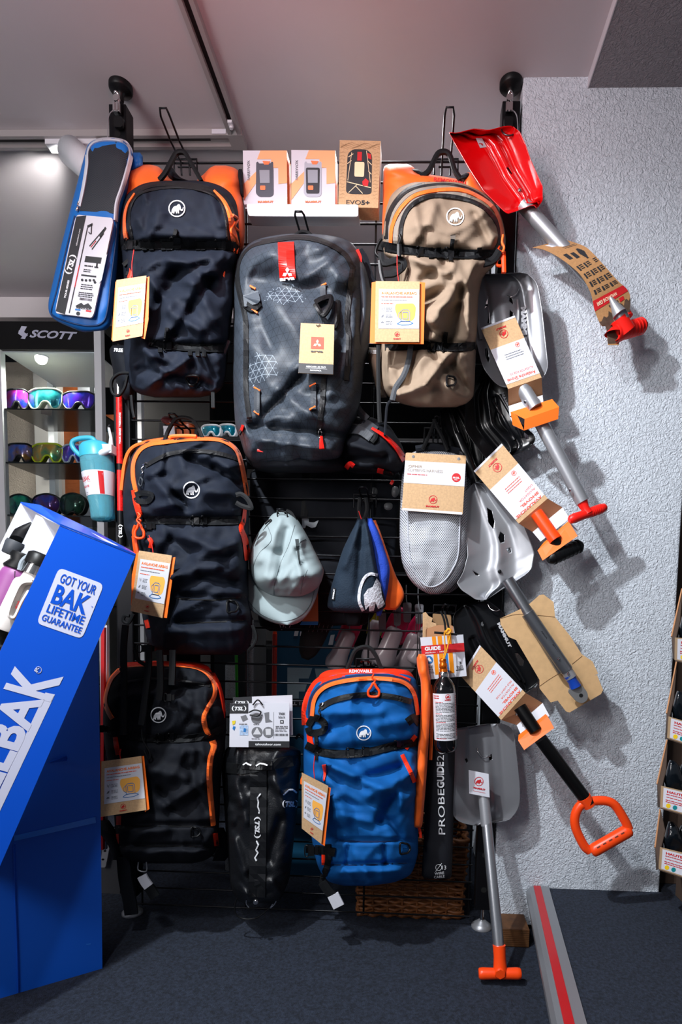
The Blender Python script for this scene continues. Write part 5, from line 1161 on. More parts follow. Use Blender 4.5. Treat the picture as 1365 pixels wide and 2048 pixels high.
# silver shovel standing at the bottom
r6 = shroot('snow_shovel', 'silver shovel hanging blade up, orange T grip just above the carpet', 980, 1650, -.14)
P = rnd([(906, 1452), (1012, 1446), (1029, 1462), (1041, 1573), (1041, 1616), (1014, 1647), (936, 1652), (906, 1636), (900, 1560)], 18)
b6 = blade(r6, P, (960, 1446), (10, 205), -.055, lambda u, v, px, py: -.026*abs(u)**3+.012*G(v, 1, .15)-.014*G(u, .1, .13)*v+.005*G(abs(u), .55, .1)*(1-v), alu_d, holes=[[(977, 1512), (984, 1508), (985, 1518), (980, 1521)], [(930, 1518), (934, 1516), (937, 1522), (934, 1526)]])
mb = MB(); tube(mb, [b6.S(q.x, q.y, q.z) for q in crom([Vector((955, 1496, 0)), (958, 1506, .008), (968, 1516, .01), (982, 1512, .003)], 5)], .0014, 6); mb.build('hanging_ring', chrome, r6)
Q = Quad((938, 1540), (978, 1548), (980, 1595), (939, 1587), TILT((940, 1540, -.095), (980, 1548, -.10), (980, 1595, -.105)))
mb = MB(); Q.rect(mb, 0, 0, 1, 1, 0, .0008); mb.build('card_tag', paper, r6)
mb = MB(); c = Q.p(.5, .4); emblem(mb, Q.S, c.x, c.y, 9, .0008, ang=.2); Q.text(mb, 'MAMMUT', .22, .74, .8, .07, bold=.05); Q.rect(mb, .2, .84, .8, .855); mb.build('emblem', red_pr, r6)
shaft(r6, W(968, 1590, -.085), W(974, 1652, -.105), .0145, alu, 'socket')
shaft(r6, W(974, 1645, -.103), W(1000, 1912, -.235), .0135, mat('ribbed_aluminium', '#a3a6ab', .35, .85))
o6 = W(1000, 1905, -.235); a, b = W(958, 1947, -.245), W(1043, 1947, -.245)
mb = MB(); tube(mb, [a+(b-a)*t for t in (0, .02, .1, .4, .6, .9, .98, 1)], [.010, .0125, .0135, .0125, .0125, .0135, .0125, .010], 20)
tube(mb, [W(999, 1890, -.23), W(1000, 1912, -.236), W(1001, 1935, -.242), W(1001, 1945, -.245)], [.0155, .0145, .016, .017], 20)
c = W(1001, 1947, -.2575); lathe(mb, c, c+Vector((0, -.004, 0)), [(0, .014), (1, .012)], 6); mb.build('t_handle', or_pl, r6)
# ---------------------------------------------------------------- mesh harness bags
def mesh_mat(name, base, hole, sc, rough=.6):
    m = mat(name, base, rough); nt = m.node_tree; N, L = nt.nodes, nt.links; b = N['Principled BSDF']
    tc = N.new('ShaderNodeTexCoord'); mp = N.new('ShaderNodeMapping'); mp.inputs['Scale'].default_value = (sc, .001, sc*.75); L.new(tc.outputs['Object'], mp.inputs[0])
    sep = N.new('ShaderNodeSeparateXYZ'); L.new(mp.outputs[0], sep.inputs[0])
    def M(op, a, bb=None):
        n = N.new('ShaderNodeMath'); n.operation = op
        for i, x in enumerate((a, bb)):
            if x is None: continue
            if isinstance(x, (int, float)): n.inputs[i].default_value = x
            else: L.new(x, n.inputs[i])
        return n.outputs[0]
    def dots(dx):
        fx = M('SUBTRACT', M('FRACT', M('ADD', sep.outputs['X'], dx)), .5); fz = M('SUBTRACT', M('FRACT', M('ADD', sep.outputs['Z'], dx)), .5)
        return M('LESS_THAN', M('ADD', M('MULTIPLY', fx, fx), M('MULTIPLY', fz, fz)), .065)
    k = M('MAXIMUM', dots(0.0), dots(.5))
    mx = N.new('ShaderNodeMix'); mx.data_type = 'RGBA'; L.new(k, mx.inputs[0]); mx.inputs[6].default_value = lin(base); mx.inputs[7].default_value = lin(hole)
    L.new(mx.outputs[2], b.inputs['Base Color'])
    bp = N.new('ShaderNodeBump'); bp.inputs['Distance'].default_value = .001; bp.inputs['Strength'].default_value = .8; bp.invert = True; L.new(k, bp.inputs['Height']); L.new(bp.outputs['Normal'], b.inputs['Normal'])
    return m
net = mesh_mat('pale_net', '#c9ccd3', '#55585f', 190)
hr = thing('harness_bag', 'pale grey mesh bag holding a climbing harness behind a brown card', 'bag', tuple(W(868, 1190, -.1)))
Hb = Body([(898, 850, 905), (905, 825, 925), (930, 808, 932), (1000, 801, 936), (1080, 800, 937), (1120, 804, 934), (1150, 815, 924), (1172, 832, 906), (1184, 850, 890), (1189, 862, 878)], -.04, .06, 3, 4, wr=.004, ws=1.3, seed=31)
mb = MB(); Hb.mesh(mb, 50, 60); mb.build('mesh_body', net, hr)
mb = MB(); cord(mb, Hb.S, [(825, 920), (818, 1000), (817, 1070), (822, 1120), (838, 1158), (860, 1174), (885, 1165), (905, 1140), (917, 1110), (920, 1060), (922, 1000), (922, 940)], .0022, .001, 6); mb.build('edge_piping', mat('grey_piping', '#aeb1b9', .6), hr)
mb = MB(); strip(mb, FLAT(-.075), [(832, 897), (868, 893), (920, 902)], 12, 0, .01); mb.build('bag_collar', coal_fab, hr)
for P in ([(846, 898), (858, 872), (868, 846), (869, 838)], [(896, 900), (884, 872), (872, 848), (869, 838)]): webloop(hr, FLAT(-.085), P, 7, 'strap')
Q = Quad((812, 905), (933, 911), (926, 1030), (804, 1021), TILT((812, 905, -.105), (933, 911, -.105), (926, 1030, -.118)))
mb = MB(); plate(mb, Q.T(), rnd([(0, 0), (1, 0), (1, 1), (0, 1)], .03), .0012); mb.build('card', [kraft, kraft_d], hr)
mb = MB(); Q.rect(mb, .0, .14, 1, .52, .0006); mb.build('printed_panel', paper, hr); mb = MB(); Q.rect(mb, .01, .955, .99, .995, .0006); mb.build('printed_panel', paper, hr)
mb = MB(); Q.text(mb, 'OPHIR', .06, .25, .29, .045, bold=.02); Q.text(mb, 'CLIMBING HARNESS', .05, .315, .63, .045); mb.build('lettering', mat('taupe_print', '#a08f7c', .6), hr)
mb = MB(); Q.lines(mb, .05, .36, .38, 1, .03, .012, rag=0); c = Q.p(.5, .775); emblem(mb, Q.S, c.x, c.y, 8.5, .0008, ang=.05); Q.text(mb, 'MAMMUT', .39, .905, .61, .028, bold=.05); mb.build('emblem', red_pr, hr)
mb = MB(); c = Q.p(.86, .38); plate(mb, Q.S, circle(c.x, c.y, 9), 0, .001); mb.build('size_spot', red_pr, hr)
mb = MB(); Q.text(mb, 'M-XL', .805, .395, .915, .028, .0016, .05); Q.lines(mb, .83, .415, .89, 1, .02, .008, .0016, rag=0); mb.build('lettering', white_pr, hr)
for u in (.13, .88):
    mb = MB(); c = Q.p(u, .065); lathe(mb, Q.S(c.x, c.y, .0), Q.S(c.x, c.y, .0015), [(0, .004), (1, .003)], 12); mb.build('eyelet', alu, hr)
mb = MB(); plate(mb, FLAT(-.07), [(896, 897), (915, 895), (915, 910), (897, 910)], .001); mb.build('price_card', kraft, hr)
hr2 = thing('harness_bag', 'darker mesh bag hanging just behind the harness card, right edge showing', 'bag', tuple(W(925, 1180, -.03)))
Hb2 = Body([(900, 880, 930), (930, 860, 940), (1050, 850, 943), (1110, 852, 942), (1150, 858, 934), (1176, 868, 915), (1186, 880, 900)], -.02, .022, 3, 4, wr=.003, ws=1.3, seed=33)
mb = MB(); Hb2.mesh(mb, 30, 40, back=.002); mb.build('mesh_body', mesh_mat('grey_net', '#8f929a', '#3b3d43', 190), hr2)
mb = MB(); strip(mb, FLAT(-.035), [(905, 902), (898, 870), (880, 845)], 7); mb.build('strap', webbing, hr2)

# ---------------------------------------------------------------- cap
capm = mat('grey_cap_fabric', '#8e9c9f', .7, spec=.25, bump=[(700, .25, .0006, 'noise')])
cp = thing('cap', 'pale grey-green cap with curved peak hanging below the charcoal backpack', 'cap', tuple(W(570, 1250, -.1)))
Br = Body([(1140, 490, 632), (1160, 486, 640), (1190, 488, 634), (1215, 498, 624), (1233, 520, 612), (1245, 545, 598), (1250, 565, 585)], -.085, 0, extra=lambda u, v, px, py: -.045*v+.03*abs(u)**2)
mb = MB(); Br.mesh(mb, 40, 30, sheet=.004, lin=True); mb.build('peak', capm, cp)
foldCap = [(560, 1040, 530, 1150, 8, .006), (575, 1060, 555, 1170, 8, -.008), (600, 1080, 600, 1150, 8, .010), (595, 1100, 605, 1130, 6, -.012), (545, 1060, 520, 1120, 10, .008), (530, 1100, 560, 1110, 10, -.006), (510, 1160, 640, 1150, 12, .008), (530, 1185, 600, 1188, 8, -.008)]
Cp = Body([(1024, 556, 572), (1028, 546, 582), (1040, 536, 596), (1056, 523, 606), (1070, 514, 614), (1085, 506, 622), (1100, 501, 629), (1120, 498, 639), (1143, 500, 648), (1158, 505, 645), (1172, 514, 638), (1185, 530, 622), (1194, 550, 600)], -.05, .11, 2.6, 3.4, folds=foldCap, slope=-.05, wr=.007, ws=1.3, seed=41)
mb = MB(); Cp.mesh(mb, 60, 60); mb.build('crown', capm, cp)
seamm = mat('cap_seam', '#5f6a6d', .7)
for P in ([(590, 1050), (578, 1090), (560, 1130), (549, 1170), (548, 1193)], [(535, 1050), (543, 1080), (520, 1105), (508, 1130), (506, 1158)], [(615, 1140), (605, 1165), (602, 1188)], [(612, 1078), (600, 1085), (596, 1105)]):
    mb = MB(); cord(mb, Cp.S, P, .0007, .0005, 5); mb.build('seam', seamm, cp)
mb = MB(); cord(mb, Br.S, [(490, 1160), (492, 1190), (508, 1215), (530, 1232), (565, 1243), (600, 1232), (620, 1210), (630, 1180)], .0007, .0008, 5); mb.build('seam', seamm, cp)
mb = MB(); strip(mb, Cp.S, [(594, 1078), (596, 1100), (600, 1128)], 5, .001, .001, wts=(7, 2)); mb.build('back_opening', mat('cap_inside', '#2e3436', .9), cp)
mb = MB(); strip(mb, FLAT(-.075), [(572, 1022), (582, 1028), (592, 1048), (600, 1068)], 10, .0, .004); mb.build('strap', webbing, cp)
mb = MB(); strip(mb, FLAT(-.077), [(578, 1030), (588, 1050), (596, 1069)], 2.5, .006, .001); mb.build('strap_trim', white_pr, cp)
mb = MB(); S_ = FLAT(-.11)
cord(mb, S_, [(556, 1024), (572, 1024), (574, 1036), (558, 1037)], .0016, 0, closed=True); mb.build('buckle', black_pl, cp)
mb = MB(); cord(mb, S_, [(530, 1048), (540, 1040), (542, 1044), (534, 1054), (528, 1062)], .003, 0); mb.build('cord_lock', black_pl, cp)
mb = MB(); plate(mb, FLAT(-.022), [(600, 1190), (636, 1165), (637, 1243), (605, 1243)], .001); o = mb.build('paper_label', mat('brown_label', '#a8683a', .7), None); tag(o, 'brown paper label with blue foot hanging behind the grey cap', 'label')
mb = MB(); plate(mb, FLAT(-.0225), [(604, 1243), (637, 1243), (636, 1250), (600, 1250)], .001); mb.build('blue_foot', blue_pr, o)

# ---------------------------------------------------------------- knitted hats
KN = [(260, .6, .002, 'noise'), (90, .3, .002, 'noise')]
def hat(name, label, rows, yb, th, m, folds=(), n=2.6):
    t = thing(name, label, 'hat', tuple(W((rows[-1][1]+rows[-1][2])/2, rows[-1][0], yb)), 'knitted hats on the hook')
    b = Body(rows, yb, th, n, 4, wr=.004, ws=1.2, seed=len(rows)+yb, folds=folds); mb = MB(); b.mesh(mb, 36, 44); mb.build('knit_body', m, t); return t, b
t, b = hat('knitted_hat', 'orange knitted hat, rearmost on the hook, edges showing on both sides', [(1040, 742, 752), (1060, 730, 760), (1100, 700, 774), (1150, 680, 792), (1190, 690, 809), (1212, 740, 800), (1220, 775, 792)], -.012, .03, orange_fab)
t, b = hat('knitted_hat', 'blue knitted hat between the navy and the orange hats', [(1036, 735, 744), (1060, 735, 756), (1100, 738, 770), (1140, 742, 780), (1180, 745, 776), (1215, 750, 768), (1232, 755, 762)], -.045, .03, mat('royal_blue_knit', '#1d44b4', .8, bump=KN))
t, b = hat('knitted_hat', 'black knitted edge showing under the navy hat', [(1160, 700, 760), (1200, 680, 740), (1235, 690, 722), (1252, 695, 720)], -.008, .02, coal_fab)
t, bH = hat('knitted_hat', 'navy knitted hat with a large white animal emblem at its hem', [(1037, 715, 730), (1045, 712, 734), (1070, 700, 742), (1100, 686, 748), (1140, 673, 756), (1170, 664, 764), (1195, 657, 770), (1212, 655, 772), (1222, 668, 760), (1226, 690, 740)], -.06, .05, mat('navy_knit', '#0f2233', .85, bump=KN), folds=[(725, 1045, 715, 1190, 7, -.008), (735, 1050, 752, 1150, 7, .008), (718, 1050, 690, 1130, 8, .006)])
wk = mat('white_knit', '#c9cad2', .85, bump=[(160, .9, .004, 'noise')], var=(150, .25))
mb = MB(); strip(mb, bH.S, [(756, 1150), (740, 1148), (728, 1158), (720, 1180), (719, 1203), (727, 1222)], 6, .002, .002); mb.build('emblem_ring', wk, t)
P = [(754, 1156), (762, 1168), (764, 1190), (770, 1208), (765, 1214), (757, 1218), (752, 1206), (748, 1222), (739, 1223), (738, 1212), (732, 1220), (729, 1206), (728, 1190), (736, 1178), (746, 1174)]
mb = MB(); c = Vector((748, 1195))
n_ = len(P); vs = [bH.S(*c, .004)]; K = 3
for k in range(1, K+1): vs += [bH.S(*(c+(Vector(p)-c)*(k/K)), .004) for p in P]
fs = [(0, 1+i, 1+(i+1) % n_) for i in range(n_)]
for k in range(K-1): fs += [(1+k*n_+i, 1+(k+1)*n_+i, 1+(k+1)*n_+(i+1) % n_, 1+k*n_+(i+1) % n_) for i in range(n_)]
mb.add(vs, fs); mb.build('emblem_animal', wk, t)
mb = MB(); plate(mb, bH.S, [(666, 1175), (672, 1176), (669, 1200), (663, 1199)], 0, .005); mb.build('side_label', dark_pr, t)
mb = MB(); letter(mb, 'MAMMUT', (667.5, 1198), (670.5, 1178), bH.S, None, .006, .04, up=(-4, -.4)); mb.build('lettering', white_pr, t)
for P in ([(722, 1045), (718, 1020), (720, 995)], [(726, 1045), (734, 1020), (732, 995)]): webloop(t, FLAT(-.055), P, 7, 'hanging_strap')
mb = MB(); cord(mb, FLAT(-.075), [(718, 1022), (724, 1040), (730, 1052), (738, 1070)], .0012); mb.build('red_cord', mat('red_cord', '#e0221c', .6), t)
mb = MB(); cord(mb, FLAT(-.08), [(730, 1045), (742, 1090), (755, 1145)], .001); mb.build('tag_cord', mat('tag_cream', '#e8cfa8', .7), t)

# ---------------------------------------------------------------- gaiters
gt = thing('gaiters', 'pair of black gaiters with white mountain print and printed cards, bottom row', 'gaiters', tuple(W(520, 1830, -.1)))
gm_ = mat('black_ripstop', '#14161a', .42, bump=[(260, .5, .0015, 'noise'), (900, .2, .0006, 'noise')])
foldG = [(470, 1560, 490, 1640, 10, .010), (460, 1600, 480, 1620, 8, -.010), (550, 1540, 570, 1620, 10, .010), (560, 1640, 540, 1720, 10, -.010), (470, 1680, 490, 1740, 9, .010), (480, 1640, 470, 1660, 7, -.01), (545, 1560, 560, 1580, 7, .01), (480, 1770, 495, 1790, 5, .006), (545, 1765, 560, 1785, 5, .006)]
Gb = Body([(1490, 470, 575), (1494, 456, 590), (1503, 450, 602), (1530, 445, 602), (1545, 444, 600), (1600, 448, 597), (1640, 450, 593), (1683, 454, 588), (1720, 457, 584), (1760, 460, 578), (1785, 467, 568), (1800, 476, 560), (1806, 486, 548)], -.03, .13, 2.8, 6, folds=foldG, wr=.015, ws=1.1, seed=51, mt=9)
mb = MB(); Gb.mesh(mb, 64, 90); mb.build('gaiter_body', gm_, gt)
ztrack(gt, Gb.S, [(517, 1530), (517, 1600), (516, 1700), (514, 1795)], 33, mat('black_front_flap', '#101216', .55, bump=WEAVE), 'front_flap', .003, .003)
ztrack(gt, Gb.S, [(446, 1535), (480, 1538), (520, 1533), (600, 1520)], 20, webbing, 'top_band', .004, .003)
mb = MB(); strip(mb, Gb.S, [(484, 1530), (515, 1531), (545, 1531)], 17, .008, .003); mb.build('top_strap', black_pl, gt)
def zig(mb, S, pts, w, lift): strip(mb, S, pts, w, lift, .0006, n=2, sm=False)
mb = MB(); zig(mb, Gb.S, [(486, 1530), (492, 1526), (497, 1529), (503, 1531)], 2.5, .013); zig(mb, Gb.S, [(512, 1532), (520, 1527), (528, 1528), (535, 1531)], 2.5, .013)
zig(mb, Gb.S, [(521, 1588), (515, 1596), (517, 1604), (516, 1614), (519, 1622), (518, 1627)], 2.6, .008)
zig(mb, Gb.S, [(513, 1682), (517, 1690), (512, 1700), (516, 1706), (510, 1716), (513, 1722)], 2.6, .008)
zig(mb, Gb.S, [(567, 1590), (578, 1580), (586, 1580), (594, 1586)], 2.6, .003)
mb.build('mountain_print', white_pr, gt)
def par_logo(mb, S, cx, cy, w, h, lift, vert=False, t='TSL'):
    """letters between two heavy round brackets"""
    def T(a, b): return (cx+a*w, cy+b*h) if not vert else (cx-b*h, cy+a*w)
    for s_ in (-1, 1):
        o = []; 
        for k in range(9):
            an = math.radians(-62+k*15.5); o.append((s_*(.24+.26*math.cos(an)), .52*math.sin(an)))
        i = [(s_*(abs(a)-.085*(1-.5*abs(b)/.5)), b*.92) for a, b in o]
        P = [T(*p) for p in o]+[T(*p) for p in i[::-1]]; plate(mb, S, P, 0, lift)
    gv, f, ww, y0, y1 = glyphs(t, .045, .25)
    mb.add([S(*T(-.31+a/ww*.62, .3-b/.73*.6), lift) for a, b in gv], f, 0, False)
mb = MB(); par_logo(mb, Gb.S, 515, 1655, 43, 15, .009, True); par_logo(mb, Gb.S, 581, 1608, 32, 17, .006); mb.build('lettering', white_pr, gt)
mb = MB(); cord(mb, FLAT(-.12), [(474, 1796), (470, 1815), (474, 1830), (490, 1838), (515, 1835), (535, 1820), (552, 1806)], .002); mb.build('foot_strap', black_pl, gt)
mb = MB(); p = W(512, 1803, -.155); lathe(mb, p, p+Vector((0, -.006, 0)), [(0, .0075), (.6, .0075), (1, .005)], 16); mb.build('snap_button', chrome, gt)
mb = MB(); cord(mb, FLAT(-.15), [(493, 1800), (493, 1808), (498, 1815)], .0016); mb.build('lace_hook', chrome, gt); mb = MB(); cord(mb, FLAT(-.13), [(553, 1802), (548, 1810), (541, 1816), (546, 1808)], .0016); mb.build('buckle', chrome, gt)
for x in (519, 532): 
    mb = MB(); cord(mb, FLAT(-.12), [(x, 1500), (x-4 if x < 525 else x+4, 1514)], .0022); mb.build('clip', chrome, gt)
mb = MB(); plate(mb, FLAT(-.150), [(466, 1395), (585, 1390), (586, 1470), (468, 1480)], .001); mb.build('rear_card', mat('pale_card', '#c9c8d0', .6), gt)
mb = MB(); plate(mb, FLAT(-.1508), [(466, 1395), (504, 1393), (504, 1408), (466, 1408)], 0); mb.build('rear_card_header', dark_pr, gt)
mb = MB(); par_logo(mb, FLAT(-.1512), 484, 1405, 28, 8, 0); mb.build('lettering', white_pr, gt)
Q = Quad((460, 1407), (579, 1406), (579, 1495), (459, 1494), FLAT(-.165))
mb = MB(); Q.rect(mb, 0, 0, 1, 1, 0, .001); mb.build('front_card', paper, gt)
mb = MB(); Q.rect(mb, 0, 0, .31, .23, .0006); Q.rect(mb, .32, .86, 1, 1, .0006); mb.build('card_header', dark_pr, gt)
mb = MB(); c = Q.p(.155, .115); par_logo(mb, Q.S, c.x, c.y, 29, 12, .0011); Q.text(mb, 'tsloutdoor.com', .43, .955, .86, .05, .0011, .02); mb.build('lettering', white_pr, gt)
mb = MB(); Q.text(mb, 'TREK', .82, .265, .93, .05, bold=.02); Q.text(mb, 'black', .82, .345, .93, .06); Q.lines(mb, .77, .52, .98, 2, .035, .014, rag=0); Q.lines(mb, .76, .6, .97, 2, .03, .010)
for k in range(22):
    u = .75+k*.0105; Q.rect(mb, u, .69, u+random.choice((.003, .006)), .745)
Q.rect(mb, .735, .2, .739, .8); Q.lines(mb, .16, .465, .3, 1, .02, .014, rag=0); Q.lines(mb, .4, .475, .5, 1, .02, .012, rag=0); Q.lines(mb, .37, .8, .51, 1, .02, .014, rag=0); mb.build('small_print', dark_pr, gt)
mb = MB(); Q.rect(mb, .845, .385, .905, .46, .0008); mb.build('size_mark', dark_pr, gt); mb = MB(); Q.text(mb, 'M', .86, .447, .89, .045, .0012, .03); mb.build('lettering', white_pr, gt)
gp = mat('picture_grey', '#6c6d72', .6)
mb = MB(); c = Q.p(.45, .35); plate(mb, Q.S, circle(c.x, c.y, 10.5), 0, .0007); c = Q.p(.46, .66); plate(mb, Q.S, circle(c.x, c.y, 11), 0, .0007); c = Q.p(.65, .66); plate(mb, Q.S, circle(c.x, c.y, 11), 0, .0007)
Q.poly(mb, [(.18, .30), (.27, .26), (.31, .36), (.22, .42)], .0007); Q.poly(mb, [(.58, .22), (.66, .2), (.66, .36), (.72, .42), (.60, .44)], .0007); mb.build('pictures', gp, gt)
mb = MB(); c = Q.p(.46, .64); plate(mb, Q.S, [(c.x, c.y-8), (c.x+8, c.y+6), (c.x-8, c.y+6)], 0, .001); Q.poly(mb, [(.6, .58), (.69, .58), (.69, .72), (.61, .72)], .001)
mb.build('picture_light', mat('picture_pale', '#c8c9ce', .6), gt)
mb = MB(); Q.rect(mb, .17, .5, .31, .73, .0008); mb.build('snow_picture', mat('snow_picture_print', '#9db3cf', .6, var=(180, .35)), gt)
mb = MB(); Q.poly(mb, [(.24, .56), (.28, .58), (.27, .66), (.23, .65)], .0012); Q.poly(mb, [(.06, .52), (.1, .53), (.08, .62), (.05, .58)], .0012); mb.build('blue_picture', blue_pr, gt)
mb = MB(); Q.poly(mb, [(.04, .4), (.1, .39), (.09, .47), (.05, .49)], .0012); mb.build('yellow_picture', mat('yellow_print', '#d8c22c', .6), gt)
mb = MB(); cord(mb, FLAT(-.17), [(498, 1425), (510, 1420), (522, 1424), (516, 1432), (500, 1430)], .0018); cord(mb, FLAT(-.168), [(506, 1410), (516, 1400), (526, 1410)], .0018); mb.build('plastic_hook', black_pl, gt)

# ---------------------------------------------------------------- probe bags, cylinder, cards
pb = thing('probe_bag', 'long narrow orange bag hanging at the right side of the blue backpack', 'bag', tuple(W(845, 1655, -.06)))
Ob = Body([(1308, 838, 850), (1318, 834, 856), (1340, 836, 858), (1365, 842, 862), (1400, 843, 862), (1450, 840, 860), (1500, 836, 857), (1560, 831, 853), (1620, 826, 848), (1650, 823, 845), (1656, 826, 842)], -.12, .03, 2.4, 8, wr=.004, ws=1.5, seed=61)
mb = MB(); Ob.mesh(mb, 20, 60); mb.build('bag_body', orange_fab, pb)
webloop(pb, FLAT(-.12), [(838, 1655), (841, 1665), (842, 1676)], 5, 'orange_strap', red_fab)
for P in ([(838, 1225), (836, 1280), (834, 1340), (834, 1385)], [(842, 1225), (840, 1290), (842, 1330), (835, 1370)]):
    mb = MB(); cord(mb, FLAT(-.10), P, .0013); mb.build('draw_cord', black_pl, pb)
ztrack(pb, FLAT(-.11), [(862, 1370), (864, 1400), (864, 1460), (862, 1520)], 6, orange_fab, 'side_strip'); 
mb = MB(); strip(mb, FLAT(-.112), [(863, 1468), (863, 1498)], 5, 0, .002, n=2); mb.build('pale_tab', mat('tag_cream', '#e8cfa8', .7), pb)
pk = thing('probe_bag', 'tall black probe bag with pale vertical lettering behind the steel cylinder', 'bag', tuple(W(880, 1755, -.06)))
Kb = Body([(1338, 868, 915), (1346, 862, 918), (1400, 860, 916), (1500, 856, 912), (1600, 851, 909), (1700, 847, 906), (1750, 844, 904), (1758, 850, 900)], -.045, .045, 4, 9, wr=.002, seed=63)
mb = MB(); Kb.mesh(mb, 24, 60); mb.build('bag_body', mat('black_bag_fabric', '#14161d', .6, bump=WEAVE), pk)
mb = MB(); letter(mb, 'PROBE', (891, 1669), (889, 1578), Kb.S, None, .003, 0, up=(-19, -.6)); letter(mb, '26', (888, 1521), (889, 1498), Kb.S, None, .003, 0, up=(-19, .6)); mb.build('lettering', white_pr, pk)
mb = MB(); letter(mb, 'GUIDE', (888.5, 1576), (887.5, 1524), Kb.S, None, .003, .035, up=(-19, -.3)); mb.build('lettering', white_pr, pk)
mb = MB(); cord(mb, Kb.S, circle(878, 1735, 6, 16), .0008, .003, closed=True); cord(mb, Kb.S, [(872, 1743), (884, 1727)], .0008, .003); letter(mb, '13', (885, 1739), (893, 1739), Kb.S, 8, .003, .01); letter(mb, 'WIRE', (870, 1750), (889, 1748), Kb.S, 5, .003, .02); letter(mb, 'CABLE', (869, 1757), (890, 1755), Kb.S, 5, .003, .02); mb.build('lettering', white_pr, pk)
hump(pk, [(1344, 860, 880), (1348, 855, 900), (1370, 854, 915), (1395, 857, 910), (1402, 866, 880)], -.06, .05, coal_fab, 'bag_flap')
gc = thing('gas_cylinder', 'black gas cylinder with printed white label and orange cap, hung by yellow cord', 'cylinder', tuple(W(890, 1500, -.14)))
top, bot = W(888, 1352, -.145), W(893, 1505, -.15); r = m2(23, -.15)
mb = MB(); lathe(mb, top, bot, [(0, r*.42), (.02, r*.45), (.06, r*.72), (.12, r*.92), (.18, r), (.9, r), (.95, r*.93), (.985, r*.7), (1, r*.4)], 36); mb.build('cylinder_body', mat('black_gloss', '#0a0b0d', .12, coat=.6), gc)
lab = mat('cylinder_label', '#dcdce2', .45)
mb = MB(); lathe(mb, top, bot, [(.215, r*1.004), (.82, r*1.004)], 36, cap=False); mb.build('label', lab, gc)
ax_ = (bot-top); un = ax_.normalized()
def CY(a, t, lift=.0004):      # angle round the cylinder, t along it
    side = Vector((1, 0, 0)); side = (side-un*side.dot(un)).normalized(); fr = side.cross(un)
    if fr.y > 0: fr = -fr
    return top+ax_*t+(side*math.sin(a)+fr*math.cos(a))*(r*1.004+lift)
def cyl_lines(mb, a0, a1, t0, n, dt, h):
    for i in range(n):
        a = a0
        while a < a1-.05:
            w = min(random.uniform(.12, .4), a1-a); t = t0+i*dt
            mb.add([CY(a, t), CY(a+w*.85, t), CY(a+w*.85, t+h), CY(a, t+h)], [(0, 1, 2, 3)], 0, False); a += w
mb = MB(); cyl_lines(mb, -.95, .95, .34, 7, .018, .007); cyl_lines(mb, -.95, .95, .49, 5, .018, .007); cyl_lines(mb, -.95, .95, .60, 6, .018, .007); cyl_lines(mb, -.95, .95, .73, 4, .018, .007); mb.build('label_small_print', dark_pr, gc)
mb = MB(); cyl_lines(mb, -1.2, -.5, .24, 2, .028, .012); cyl_lines(mb, -.95, -.2, .32, 1, .02, .008); cyl_lines(mb, -.95, -.3, .47, 1, .02, .008); cyl_lines(mb, -.95, 0, .58, 1, .02, .008); cyl_lines(mb, -.95, 0, .79, 1, .02, .008); cyl_lines(mb, 1.05, 1.3, .25, 24, .022, .012)
SC_ = lambda px, py, l=0.0: CY(px, py, l+.0004)
n = 24
def cemb(mb, a0, t0, ra):
    rt = ra*r/ax_.length; o = []
    for k in range(n):
        th = 2*math.pi*k/n; o += [CY(a0+math.cos(th)*ra, t0+math.sin(th)*rt), CY(a0+math.cos(th)*ra*.85, t0+math.sin(th)*rt*.85)]
    mb.add(o, [(2*i, 2*i+1, (2*i+3) % (2*n), (2*i+2) % (2*n)) for i in range(n)], 0, False)
    P = [(a*.86-.06, b*.98) for a, b in MAMMOTH]; mb.add([CY(a0+a*ra, t0-b*rt) for a, b in P], tess(P), 0, False)
cemb(mb, .25, .258, .23); gv, f, ww, y0, y1 = glyphs('MAMMUT', .05); mb.add([CY(-.02+a/ww*.55, .305-b*.02) for a, b in gv], f, 0, False); mb.build('label_red_print', red_pr, gc)
mb = MB(); lathe(mb, W(888, 1343, -.145), W(888, 1354, -.145), [(0, r*.36), (.2, r*.42), (.8, r*.46), (1, r*.44)], 24); mb.build('collar', chrome, gc)
mb = MB(); lathe(mb, W(886, 1316, -.145), W(888, 1344, -.145), [(0, r*.16), (.1, r*.3), (.2, r*.32), (.35, r*.26), (.4, r*.34), (.7, r*.36), (.72, r*.3), (.8, r*.36), (1, r*.36)], 24); mb.build('cap', mat('orange_anodised', '#d8650f', .25, .6), gc)
ycord = mat('yellow_cord', '#f0a21c', .6)
mb = MB(); cord(mb, FLAT(-.155), [(887, 1318), (891, 1300), (890, 1280), (890, 1264), (899, 1260), (902, 1264), (898, 1285), (893, 1305), (889, 1318)], .0016); cord(mb, FLAT(-.157), [(892, 1266), (897, 1258), (902, 1262), (896, 1268), (890, 1262)], .0028); mb.build('yellow_cord', ycord, gc)
for P in ([(882, 1222), (889, 1240), (892, 1262)], [(889, 1222), (895, 1242), (899, 1260)]):
    mb = MB(); strip(mb, FLAT(-.14), P, 4, 0, .002); mb.build('black_strap', webbing, gc)
mb = MB(); cyl(mb, W(869, 1265, -.15), W(915, 1269, -.15), .003); mb.build('toggle_bar', black_pl, gc)
